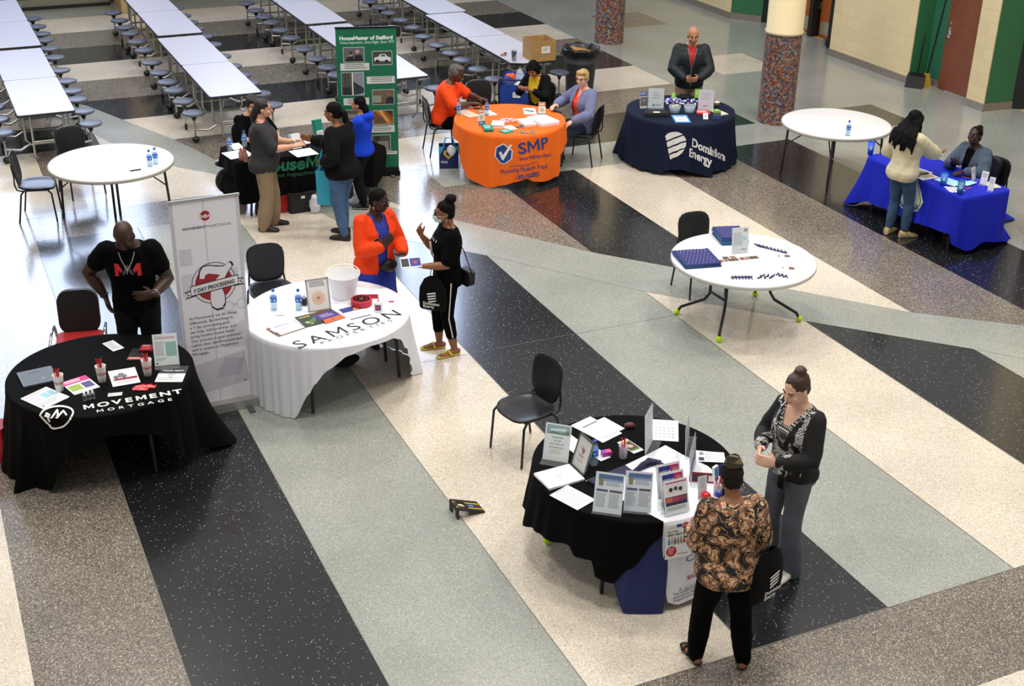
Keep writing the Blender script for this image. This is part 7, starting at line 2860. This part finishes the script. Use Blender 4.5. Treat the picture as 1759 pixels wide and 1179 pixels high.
# three-tier brochure stand
T, L = standT((1142, 889), (1185, 878.5), ZG+.006, 16)
st = bpy.data.objects.new('brochure_stand', None)
COL.objects.link(st)
st.matrix_basis = T
tag(st, 'clear three-tier brochure stand with WIOA leaflets at the table front', 'brochure stand')
m = MB()
for i in range(3):
    m.box((L/2, .12+.03*i, -.004-.045*i), (L, .24+.06*i, .002), ACR)
    m.box((L/2, .035+.03*i, .008-.045*i), (L, .07, .002), ACR)
for x in (0, L):
    m.box((x, .1, -.05), (.002, .2, .12), ACR)
m.build('holder', st)
W1 = [('r', .1, .62, .58, .93, '#26348f'), ('r', .58, .62, .95, .93, '#c02a6c'), ('t', .13, .70, .14, 'WIOA', '#f2f2f6', .02, 0, .95), ('c', .78, .76, .12, '#b08a78'), ('l', .1, .1, .9, .55, 8, TXT)]
W0 = [('r', .1, .9, .95, .94, '#b04a8a'), ('r', .14, .58, .86, .86, '#e8e8e8'), ('c', .3, .72, .08, '#2a2a2c'), ('c', .5, .74, .08, '#4a4a4c'), ('c', .7, .71, .08, '#333336'), ('r', .05, .26, .95, .52, '#2a3a58'), ('r', .08, .36, .34, .5, '#d8705a'), ('r', .36, .36, .62, .5, '#c23a5c'), ('r', .64, .36, .92, .5, '#8a4a5c'), ('l', .1, .1, .9, .22, 3, TXT)]
for i, it in enumerate((W0, W1, W1)):
    sheet(L-.01, .255, it, '#f3f3f6', .002).build('leaflet', st, Matrix.Translation((.005, .006+.05*i, -.001-.045*i)))
# poster hanging on the front of the runner
tl_, tr_ = C(1140, 900, ZT), C(1186, 889, ZT)
pts_ = [cw.at(cw.hit(1142, 905)[0], .70, .02), cw.at(cw.hit(1188, 893)[0], .70, .02)]
x = pts_[1]-pts_[0]
x.z = 0
x.normalize()
n = x.cross(V((0, 0, 1)))
y = (V((0, 0, 1))-n*.10).normalized()
PO = [('c', .76, .92, .13, '#c8203a'), ('l', .66, .88, .88, .96, 2, '#f0d0d4'), ('r', .42, .9, .62, .99, '#2743a8'), ('t', .06, .76, .085, 'DO YOU', '#17181b', .035, 0, .95), ('t', .06, .67, .085, 'NEED HELP?', '#17181b', .035, 0, .95), ('t', .06, .88, .06, 'CAREER', '#a9acb4', 0, 0, 1.2), ('c', .24, .22, .2, '#c02238'), ('l', .12, .12, .36, .32, 5, '#f0c8cc'), ('l', .5, .08, .9, .12, 1, DTX)]
for i, c in enumerate(('#3f8fae', '#7fb0c4', '#b03a44', '#5a9a6a', '#8a8c94', '#c2465a', '#2a2c34')):
    PO += [('r', .1+.115*i, .42, .18+.115*i, .56, c), ('c', .14+.115*i, .60, .032, '#9a6a50')]
o = sheet(.205, .275, PO, '#f2f2f5', .0015).build('poster', None, basis(pts_[0]-y*.245, x, y, x.cross(y)))
tag(o, 'poster reading DO YOU NEED HELP hanging below the brochure stand', 'poster')
m = MB()
m.ell((0, 0, .036), (.037, .037, .036), M('#d3142a', .3))
o = m.build('stress_ball', None, Matrix.Translation(C(1212, 860, cw.zt+.001)))
tag(o, 'shiny red ball on the white runner, left of the paisley wearer', 'ball')
sign('white leaflets in a slim clear holder behind the red ball', (1198, 859), (1214.5, 855), cw.zt, .185, [('l', .2, .45, .9, .9, 6, '#b0b4bc')], 8, '#efeff3', None, .05, 'leaflet holder')
m = MB()
m.add([(-.10, -.03, 0), (.10, -.03, 0), (.10, .04, 0), (-.10, .04, 0), (-.1, .0, .07), (.1, .0, .07)], [(0, 1, 5, 4), (4, 5, 2, 3), (0, 4, 3), (1, 2, 5)], M('#7a1f24', .5))
m.add([(-.08, -.0262, .012), (.02, -.0262, .012), (.02, -.008, .052), (-.08, -.008, .052)], [(0, 1, 2, 3)], M('#3a3230', .5))
m.add([(.04, -.0262, .012), (.09, -.0262, .012), (.09, -.008, .052), (.04, -.008, .052)], [(0, 1, 2, 3)], M('#e0d4d0', .5))
o = m.build('card_tent', None, TR(C(1207, 826, cw.zt+.001), -.1))
tag(o, 'dark red folded display card on the white runner', 'card')
o = sheet(.055, .13, [('r', .1, .1, .9, .92, '#2a7fd0'), ('r', .1, .1, .9, .3, '#3a2c28')], '#e8eef6', .02).build('photo_block', None, standT((1224, 830), (1235, 822), cw.zt, 8)[0])
tag(o, 'small blue photo block standing at the right of the runner', 'photo block')
o = sheet(.07, .12, [('c', .2+.2*i, .15+.14*j, .05, '#c9d2ea') for i in range(4) for j in range(6)], '#22306a', .01).build('sample_card', None, standT((1238, 826), (1250, 822), cw.zt, 20)[0])
tag(o, 'navy card with white dots beside the small photo block', 'card')
cup((1232, 851), 'clear cup with a red pen and blue ball by the paisley wearer', 2, '', cw.zt+.001, .034, .03, .10, clear_mat('cup_plastic', '#ece8f0', .5, .2), M('#c32a34', .4), 'pen standing in the clear cup by the paisley wearer', 'pens in the right clear cup', 2, .13)
m = MB()
m.ell((0, 0, 0), (.028, .028, .028), M('#2a3fae', .4))
o = m.build('stress_ball', None, Matrix.Translation(C(1234, 849, cw.zt+.108)))
tag(o, 'blue ball on top of the clear cup by the paisley wearer', 'ball')

# ---- small cornhole-like board on the floor
A, B, D = C(833.8, 880, .006), C(819, 862, .006), C(786.5, 893.5, 0)
bx_ = D-A
bx_.z = 0
Lb = bx_.length
bx_.normalize()
by_ = V((0, 0, 1)).cross(bx_)*-1
wd_ = max(.1, abs((B-A).dot(by_)))
gb = bpy.data.objects.new('game_board', None)
COL.objects.link(gb)
gb.matrix_basis = basis(V((A.x, A.y, 0)), bx_, by_, bx_.cross(by_))
tag(gb, 'small black toss board with yellow stripes lying on the floor, mid scene', 'toss board')
up_ = -1 if bx_.cross(by_).z < 0 else 1
hB = .095
m = MB()
ringn = 20
hx, hy, hr_ = Lb*.72, wd_*.5, wd_*.2


def bz(x):
    return up_*(.008+hB*x/Lb)


outer = [(0, 0), (Lb/2, 0), (Lb, 0), (Lb, wd_/2), (Lb, wd_), (Lb/2, wd_), (0, wd_), (0, wd_/2)]
circ = [(hx+hr_*math.cos(a), hy+hr_*math.sin(a)) for a in [2*PI*i/ringn for i in range(ringn)]]
big = [(hx+.9*(math.cos(2*PI*i/ringn)), hy+.9*math.sin(2*PI*i/ringn)) for i in range(ringn)]
big = [(min(Lb, max(0, x)), min(wd_, max(0, y))) for x, y in big]
for dz in (0, -.012):
    m.grid([[(x, y, bz(x)+dz*up_) for x, y in circ], [(x, y, bz(x)+dz*up_) for x, y in big]], M('#141518', .4), None, False, True)
m.grid([[(x, y, bz(x)) for x, y in circ], [(x, y, bz(x)-.012*up_) for x, y in circ]], M('#0c0c0e', .6), None, False, True)
m.grid([[(x, y, bz(x)) for x, y in big], [(x, y, bz(x)-.012*up_) for x, y in big]], M('#0c0c0e', .6), None, False, True)
m.build('deck', gb)
m = MB()
for y0, y1, c in ((.2, .27, '#d8c62c'), (.68, .75, '#d8c62c'), (.34, .6, '#4a2428')):
    for x0, x1 in ((.02, .54), (.9, .99)):
        m.poly([(Lb*x0, wd_*y0, bz(Lb*x0)+.0008*up_), (Lb*x1, wd_*y0, bz(Lb*x1)+.0008*up_), (Lb*x1, wd_*y1, bz(Lb*x1)+.0008*up_), (Lb*x0, wd_*y1, bz(Lb*x0)+.0008*up_)], M(c, .5))
m.poly([(Lb*.3, wd_*.38, bz(Lb*.3)+.0016*up_), (Lb*.46, wd_*.38, bz(Lb*.46)+.0016*up_), (Lb*.46, wd_*.56, bz(Lb*.46)+.0016*up_), (Lb*.3, wd_*.56, bz(Lb*.3)+.0016*up_)], M('#5a78d8', .5))
m.build('stripes', gb)
for y0 in (0, wd_*.72):
    m = MB()
    m.box((Lb-.006, y0+wd_*.14, up_*(hB*.5)), (.012, wd_*.28, hB), M('#0c0c0e', .5))
    m.build('leg', gb)
m = MB()
m.box((Lb-.006, wd_/2, up_*hB*.82), (.011, wd_, hB*.36), M('#0c0c0e', .5))
m.build('end_panel', gb)

# ---- trash can, box, tumbler
tc_ = thing('trash_can', 'large grey trash can with a black liner, behind the orange table', 'trash can', V((1.06, 21.72, 0)))
m = MB()
m.lathe([(.22, 0), (.225, .01), (.262, .55), (.275, .56), (.275, .6), (.268, .61), (.285, .76), (.302, .77), (.302, .80), (.29, .802), (.28, .78), (.215, .02), (.001, .015)], M('#3d3f42', .6), 40)
m.build('can_body', tc_)
for sx in (-1, 1):
    m = MB()
    m.tube([(sx*.28, -.06, .70), (sx*.335, -.05, .71), (sx*.335, .05, .71), (sx*.28, .06, .70)], .014, M('#303235', .6), 8)
    m.build('handle', tc_)
m = MB()
rows = []
for r_, z in ((.24, .62), (.285, .79), (.31, .815), (.318, .79), (.312, .70)):
    rows.append([((r_+.008*math.sin(i*1.9))*math.cos(i*PI/20), (r_+.008*math.sin(i*1.9))*math.sin(i*PI/20), z+.012*math.sin(i*1.3)*(z < .75 or z > .8)) for i in range(40)])
m.grid(rows, M('#0d0e10', .3), None, True, True)
m.poly([(.24*math.cos(i*PI/20), .24*math.sin(i*PI/20), .63) for i in range(40)], M('#0d0e10', .4))
tag(m.build('liner', tc_), 'shiny black liner folded over the rim')
m = MB()
m.box((0, 0, .0), (.32, .22, .012), M('#a5814f', .8), Matrix.Translation((.0, .02, .76)) @ Matrix.Rotation(.25, 4, 'Y') @ Rz(.3))
m.box((0, 0, .0), (.2, .2, .012), M('#96733f', .8), Matrix.Translation((.05, -.05, .775)) @ Matrix.Rotation(-.2, 4, 'X') @ Rz(1.0))
o = m.build('cardboard_scrap', None, Matrix.Translation((1.06, 21.72, 0)))
tag(o, 'scraps of brown cardboard on top of the trash can', 'cardboard')
CARD = M('#a8834f', .8, var=.08, vscale=12)
a, b, c = C(915, 107, ZT), C(954, 103.5, ZT), C(889.6, 100, ZT)
x = (b-a)
wB = x.length
x.normalize()
y = V((-x.y, x.x, 0))
dB = .40
bxo = bpy.data.objects.new('cardboard_box', None)
COL.objects.link(bxo)
bxo.matrix_basis = basis(a, x, y, V((0, 0, 1)))
tag(bxo, 'open brown cardboard box on the rightmost cafeteria table', 'box')
hb, t_ = .33, .008
m = MB()
for cc, dd in (((wB/2, 0, hb/2), (wB, t_, hb)), ((wB/2, dB, hb/2), (wB, t_, hb)), ((0, dB/2, hb/2), (t_, dB, hb)), ((wB, dB/2, hb/2), (t_, dB, hb)), ((wB/2, dB/2, t_/2), (wB, dB, t_))):
    m.box(cc, dd, CARD)
m.build('box_body', bxo)
sheet(.15, .11, [('l', .15, .2, .85, .8, 4, '#8a8a8c')], '#e9e6e0', .001).build('shipping_label', bxo, Matrix.Translation((.15, -.0055, .13)) @ Matrix.Rotation(math.radians(90), 4, 'X'))
m = MB()
m.lathe([(.001, 0), (.033, 0), (.035, .004), (.044, .165), (.045, .17), (.041, .17), (.04, .16), (.001, .158)], M('#8d9094', .3, .9), 28)
o = m.build('tumbler', None, Matrix.Translation(C(882.7, 105, ZT)))
tag(o, 'steel tumbler standing beside the cardboard box', 'cup')
m = MB()
m.prism(rrect(.09, .06, .01), 0, .035, M('#a3786a', .6))
m.prism(rrect(.04, .05, .01, 5, .03), .035, .05, M('#4a3028', .6))
o = m.build('snack_pack', None, TR(C(865, 96, ZT), .4))
tag(o, 'small brown snack pack on the rightmost cafeteria table', 'snack')

# ---- dustpan and broom by the recess
dp = thing('lobby_dustpan', 'black lobby dustpan standing in the green recess by the brown door', 'dustpan', C(1571, 149, 0), -.45)
m = MB()
m.add([(-.15, -.14, 0), (.15, -.14, 0), (.15, .12, 0), (-.15, .12, 0), (-.15, -.08, .2), (.15, -.08, .2), (.15, .12, .22), (-.15, .12, .22)], [(3, 2, 1, 0), (4, 5, 6, 7), (0, 1, 5, 4), (1, 2, 6, 5), (2, 3, 7, 6), (3, 0, 4, 7)], M('#101112', .5))
m.build('pan', dp)
m = MB()
m.tube([(0, .1, .2), (.02, .16, .9)], .013, M('#101112', .4), 8)
m.build('handle', dp)
br_ = thing('broom', 'black broom leaning in the corner of the green recess', 'broom', C(1589, 149, 0))
m = MB()
m.tube([(0, 0, .22), (.09, -.16, 1.75)], .016, M('#121314', .4), 8)
m.build('handle', br_)
m = MB()
m.add([(-.10, -.03, 0), (.10, -.03, 0), (.10, .03, 0), (-.10, .03, 0), (-.04, -.02, .24), (.04, -.02, .24), (.04, .02, .24), (-.04, .02, .24)], [(3, 2, 1, 0), (4, 5, 6, 7), (0, 1, 5, 4), (1, 2, 6, 5), (2, 3, 7, 6), (3, 0, 4, 7)], M('#b8922a', .8))
m.build('bristles', br_)

# ---- roll-up banners
def banner(label, a, b, h, items, paper, bar, baseh=.09, based=.2):
    "a, b world xy of the left and right lower ends"
    x = V((b.x-a.x, b.y-a.y, 0))
    L = x.length
    x.normalize()
    n = x.cross(V((0, 0, 1)))
    r = bpy.data.objects.new('roll_up_banner', None)
    COL.objects.link(r)
    r.matrix_basis = basis(V((a.x, a.y, 0)), x, V((0, 0, 1)), n)
    tag(r, label, 'banner')
    m = MB()
    H = h-baseh-.02
    pb_ = sheet(L, H, items, paper, .0012, 1, .45).build('printed_panel', r, Matrix.Translation((0, baseh, 0)))
    m.box((L/2, baseh+H+.008, .0), (L+.012, .022, .02), M(bar, .35, .4))
    m.build('top_bar', r)
    m = MB()
    m.prism([(-.01, 0), (L+.01, 0), (L+.01, baseh), (-.01, baseh)], -based*.45, based*.45, M(bar, .35, .5))
    m.build('base', r)
    m = MB()
    m.tube([(L/2, .03, -.03), (L/2, h-.02, -.012)], .009, M('#5a5c60', .4, .5), 8)
    m.build('pole', r)
    for q in (.12, .88):
        m = MB()
        m.box((L*q, .012, .0), (.05, .02, based*2.0), M('#55585c', .4))
        m.build('foot', r)
    return r


RD = '#9c1f2d'
# big 7 emblem, drawn on a 1 x 2.4 sheet
def ov(x, y):
    return (x, y)


asp = .855/1.96
_sv = [(1332, 936), (1340, 895), (1362, 866), (1400, 856), (1450, 862), (1500, 860), (1536, 836), (1548, 838), (1558, 856), (1528, 890), (1502, 930), (1484, 972), (1480, 1000), (1492, 1040), (1490, 1085), (1470, 1115), (1432, 1124), (1402, 1106), (1394, 1070), (1400, 1020), (1420, 975), (1446, 938), (1474, 912), (1440, 908), (1396, 904), (1374, 914), (1362, 938)]
seven = [(.535+(x-1425)/467, .61+(-(y-950)-.135*(x-1425))/640/1.97) for x, y in _sv]
MV = [('r', 0, 0, 1, 1, '#e6e4ec'), ('r', 0, 0, .055, 1, '#c2bfcc'), ('r', .945, 0, 1, 1, '#cbc8d4'), ('r', .47, .0, .495, 1, '#cfccd8'),
      ('r', .08, .70, .26, .78, '#cdcad6'), ('r', .62, .60, .9, .66, '#cfccd8'), ('r', .08, .55, .24, .66, '#d0cdd8'), ('p', [(.1, .2), (.9, .24), (.95, .08), (.12, .05)], '#cac7d3'), ('p', [(.45, .12), (.6, .22), (.9, .2), (.8, .12)], '#b9b6c4'), ('p', [(.6, .27), (.72, .36), (.95, .40), (.95, .26)], '#d0cdd8'),
      ('c', .50, .925, .075, RD), ('t', .50, .9135, .024, 'MM', '#f2eef2', .02, .5, 1.15),
      ('t', .505, .868, .0165, 'MOVEMENT', '#1c1c20', .02, 1, 1.2), ('t', .51, .868, .0165, 'MORTGAGE', '#3a3a40', -.006, 0, 1.2),
      ('g', .54, .60, .315, .010, '#202024'), ('g', .54, .60, .29, .012, '#e6e2ea'), ('c', .54, .60, .275, RD)]
MV += [('p', [(.535+(x-.535)*1.10, .61+(y-.61)*1.07) for x, y in seven], '#1c1c20'), ('p', seven, '#e6e3ec')]
MV += [('p', [(.10, .575), (.27, .585), (.27, .55), (.10, .54), (.16, .558)], '#1c1c20'), ('p', [(.125, .570), (.26, .578), (.26, .556), (.125, .547), (.18, .559)], '#e4e1ea'), ('p', [(.98, .606), (.83, .606), (.83, .57), (.98, .572), (.93, .59)], '#1c1c20'), ('p', [(.955, .601), (.84, .6), (.84, .576), (.955, .578), (.91, .59)], '#e4e1ea'),
       ('p', [(.19, .6), (.90, .625), (.90, .575), (.19, .55)], '#1c1c20'), ('p', [(.2, .596), (.89, .62), (.89, .579), (.2, .555)], '#e8e5ee')]
BT = ['At Movement, we do things', 'differently. By working to', 'a 7 day processing goal,', 'we help reduce stress, and', 'bring families home faster.', 'Our process is goal-oriented', 'rather than deadline-oriented', 'and is unique to Movement', 'Mortgage.']
MV += [('t', .13, .435-.0225*i, .0195, s_, '#2a2a30', -.002, 0, 1.0) for i, s_ in enumerate(BT)]
MV += [('g', .72, .475, .075, .006, '#b0adbc'), ('g', .92, .48, .075, .006, '#b0adbc'), ('r', .79, .478, .85, .482, '#b0adbc'), ('c', .88, .085, .012, '#3a3a40')]
a_, b_ = C(288, 349, 2.07), C(409.5, 333, 2.07)
bn = banner('white roll-up banner with a red 7 emblem beside the black round table', a_, b_, 2.08, MV, '#e6e4ec', '#a8a8a4')
# slanted ribbon lettering
Lb_ = (V((b_.x-a_.x, b_.y-a_.y, 0))).length
m = MB()
vs, fs, w_ = text('7 DAY PROCESSING', .025)
sz = .05
xs_ = .60*Lb_/(w_*sz)
m.add([(.235*Lb_+p*sz*xs_, .09+1.97*.566+q*sz+.036*1.97*(p*sz*xs_/Lb_), .0095) for p, q in vs], fs, M('#1c1c20', .5))
m.build('ribbon_lettering', bn)

GR = '#0b6a4b'
HMI = [('t', .5, .922, .036, 'HouseMaster of Stafford', '#f4f6f4', .03, .5, 1.0), ('t', .97, .896, .026, 'Home Inspections. Done Right. Since 1979.', '#c8e2d4', .008, 1, .80)]


def photo(x0, y0, x1, y1, base, blobs):
    r_ = [('r', x0-.006, y0-.003, x1+.006, y1+.003, '#d9dcd8'), ('r', x0, y0, x1, y1, base)]
    for k in blobs:
        if k[0] == 'r':
            r_.append(('r', x0+(x1-x0)*k[1], y0+(y1-y0)*k[2], x0+(x1-x0)*k[3], y0+(y1-y0)*k[4], k[5]))
        elif k[0] == 'c':
            r_.append(('c', x0+(x1-x0)*k[1], y0+(y1-y0)*k[2], (x1-x0)*k[3], k[4]))
        else:
            r_.append(('p', [(x0+(x1-x0)*p[0], y0+(y1-y0)*p[1]) for p in k[1]], k[2]))
    return r_


HMI += photo(.12, .775, .46, .87, '#5d6068', [('p', [(.05, 0), (.2, .35), (.45, .4), (.55, 0)], '#16171a'), ('p', [(.5, 0), (.55, .45), (.85, .5), (.98, 0)], '#121316'), ('c', .35, .52, .10, '#b58a70'), ('c', .68, .72, .10, '#c09a82'), ('c', .35, .62, .09, '#4a2c20')])
HMI += photo(.60, .75, .92, .84, '#3c4436', [('r', 0, 0, 1, .35, '#4a4a4c'), ('p', [(.08, .3), (.1, .55), (.3, .6), (.4, .8), (.65, .8), (.78, .6), (.95, .52), (.95, .25)], '#d9dce0'), ('p', [(.42, .62), (.46, .75), (.62, .75), (.7, .62)], '#3a444e'), ('c', .25, .27, .09, '#1a1a1c'), ('c', .72, .24, .09, '#1a1a1c')])
HMI += photo(.07, .545, .44, .70, '#868c94', [('r', 0, 0, .47, 1, '#4c5048'), ('r', .47, 0, .52, 1, '#e6e8e6'), ('p', [(.52, .9), (.52, .62), (1, .3), (1, .1), (.6, 0), (.52, 0)], '#2c3340'), ('r', .05, .0, .42, .35, '#22262a'), ('r', .15, .3, .19, 1, '#2a2c26'), ('r', .3, .4, .33, 1, '#2c2e28')])
HMI += photo(.58, .475, .94, .575, '#6b5a44', [('r', .02, .1, .4, .62, '#8f948c'), ('p', [(.6, 0), (.65, .45), (.85, .55), (1, .4), (1, 0)], '#1c2434'), ('c', .76, .66, .09, '#8a6248'), ('r', 0, .0, .6, .12, '#4a3c2c')])
HMI += photo(.58, .335, .92, .43, '#7a4a22', [('p', [(.1, 1), (.5, 1), (.95, .1), (.75, 0)], '#b5702c'), ('p', [(.3, 1), (.4, 1), (.8, .1), (.72, .1)], '#e0b070'), ('c', .35, .3, .18, '#5a4a3c'), ('p', [(.6, 1), (1, 1), (1, .5)], '#3a2412')])
HMI += photo(.10, .37, .42, .44, '#5a5248', [('r', .1, .2, .9, .6, '#8a8680')])
HMI += photo(.55, .145, .86, .255, '#4a4c44', [('r', .3, 0, .9, .6, '#85887f'), ('r', .3, .2, .9, .24, '#6a6d66'), ('r', .3, .4, .9, .44, '#6a6d66'), ('c', .3, .8, .15, '#2c2e28')])
for x0, y0, x1, y1, n_ in ((.06, .715, .54, .765, 3), (.49, .62, .96, .67, 3), (.09, .475, .52, .525, 3), (.50, .275, .94, .325, 3), (.56, .115, .97, .138, 1)):
    HMI += [('r', x0, y0, x1, y1, '#d4d6d2'), ('l', x0+.07, y0+.006, x1-.02, y1-.006, n_, '#6a6e70')]
HMI += [('r', 0, 0, 1, .02, '#101214')]
a_, b_ = C(575.5, 48, 2.06), C(680, 45.5, 2.06)
banner('tall green roll-up banner with white text and photos, behind the blue hoodie', a_, b_, 2.07, HMI, GR, '#141618', .07, .16)

# ---- bags carried by the masked person, and what she holds
i7k = i7['J']['L'][2]
rp = r7.location
T7 = Matrix.Translation(rp) @ Rz(r7.rotation_euler.z)
hl = T7 @ i7['J']['L'][2]
fwd = Rz(r7.rotation_euler.z) @ V((0, 1, 0))
rgt = Rz(r7.rotation_euler.z) @ V((1, 0, 0))


def drawstring(label, top, face, w_, h_, drop, name='drawstring_bag'):
    "bag hanging from the point top; face = outward direction of its printed side"
    f = V(face).normalized()
    x = f.cross(V((0, 0, 1)))*-1
    r = bpy.data.objects.new(name, None)
    COL.objects.link(r)
    r.matrix_basis = basis(top-V((0, 0, drop+h_)), x, V((0, 0, 1)), f)
    tag(r, label, 'bag')
    m = MB()
    rows = []
    for q, y, d in ((.86, 0, .25), (.98, .02, .6), (1.0, h_*.3, 1), (.95, h_*.65, .9), (.62, h_*.92, .6), (.3, h_, .35)):
        rows.append([(w_/2*q*math.cos(a)*(1+.03*math.sin(5*a)), y, .055*d*math.sin(a)) for a in [2*PI*i/32 for i in range(32)]])
    m.grid(rows[::-1], M('#0a0b0c', .8, spec=.12, bump=.5, bscale=25), None, True, True)
    m.poly([p for p in rows[0]], M('#0a0b0c', .8, spec=.12))
    m.build('bag_body', r)
    m = MB()
    for i in range(4):
        pts = [(-.045, .0), (.045, .022), (.05-.006*i, .008), (-.04, -.014)]
        m.poly([(px_-.0+.004*i, h_*.55-.028*i+py_, .0585-.001*i) for px_, py_ in pts][::-1], M('#e8e8e8', .6))
    for s_, yy in (('Dominion', h_*.22), ('Energy', h_*.13)):
        vs, fs, tw_ = text(s_, .02)
        m.add([(-.085+a*.042, yy+b*.042, .0595) for a, b in vs], fs, M('#e8e8e8', .6))
    m.build('emblem', r)
    for sx in (-1, 1):
        m = MB()
        m.tube([(sx*.03, h_*.95, 0), (sx*.02, h_+drop*.6, 0), (0, h_+drop, 0)], .004, M('#1a1b1d', .7), 6)
        m.build('cord', r)
    return r


drawstring('black drawstring bag with white emblem hanging from the masked person\'s arm', hl-fwd*.10+V((0, 0, -.02)), (fwd*.35-V((0, 1, 0))), .29, .36, .10)
# brochures in her hand
T = basis(hl+fwd*.13+V((0, 0, .045)), (fwd*-.9+rgt*.3).normalized(), (V((0, 0, .75))+rgt*.4+fwd*.3).normalized(), V((0, 0, 1)))
x_ = (fwd*-1).normalized()
y_ = (V((0, 0, .55))+rgt*.85).normalized()
o = sheet(.20, .12, [('r', .45, .1, .98, .9, '#26388f'), ('c', .7, .5, .10, '#c2352c'), ('r', .03, .1, .4, .9, '#2a2c30')], '#e8e6e4', .006).build('brochure', None, basis(hl+fwd*.22+V((0, 0, .02))-rgt*.06, x_, y_, x_.cross(y_)))
tag(o, 'printed brochures held out by the masked person', 'brochure')
# crossbody purse
hip7 = T7 @ V((-.12, -.17, .86))
pr = thing('purse', 'small black crossbody purse at the masked person\'s hip', 'bag', hip7, r7.rotation_euler.z+.4)
m = MB()
m.prism(rrect(.19, .17, .05), -.035, .035, M('#101114', .4), Matrix.Rotation(math.radians(90), 4, 'X'))
m.prism(rrect(.185, .10, .04, 5, 0, .035), .035, .04, M('#17181b', .4), Matrix.Rotation(math.radians(90), 4, 'X'))
m.build('purse_body', pr)
m = MB()
m.tube([(-.09, 0, .06), (-.06, .07, .30), (.05, .17, .58)], .006, M('#101114', .4), 6)
m.build('strap', pr)
# drawstring bag on the paisley wearer's right shoulder
T15 = Matrix.Translation(r15.location) @ Rz(r15.rotation_euler.z)
drawstring('black drawstring bag with white emblem on the paisley wearer\'s right side', T15 @ V((.225, -.135, 1.27)), (T15.to_3x3() @ V((.55, -.83, 0))), .30, .40, .24)
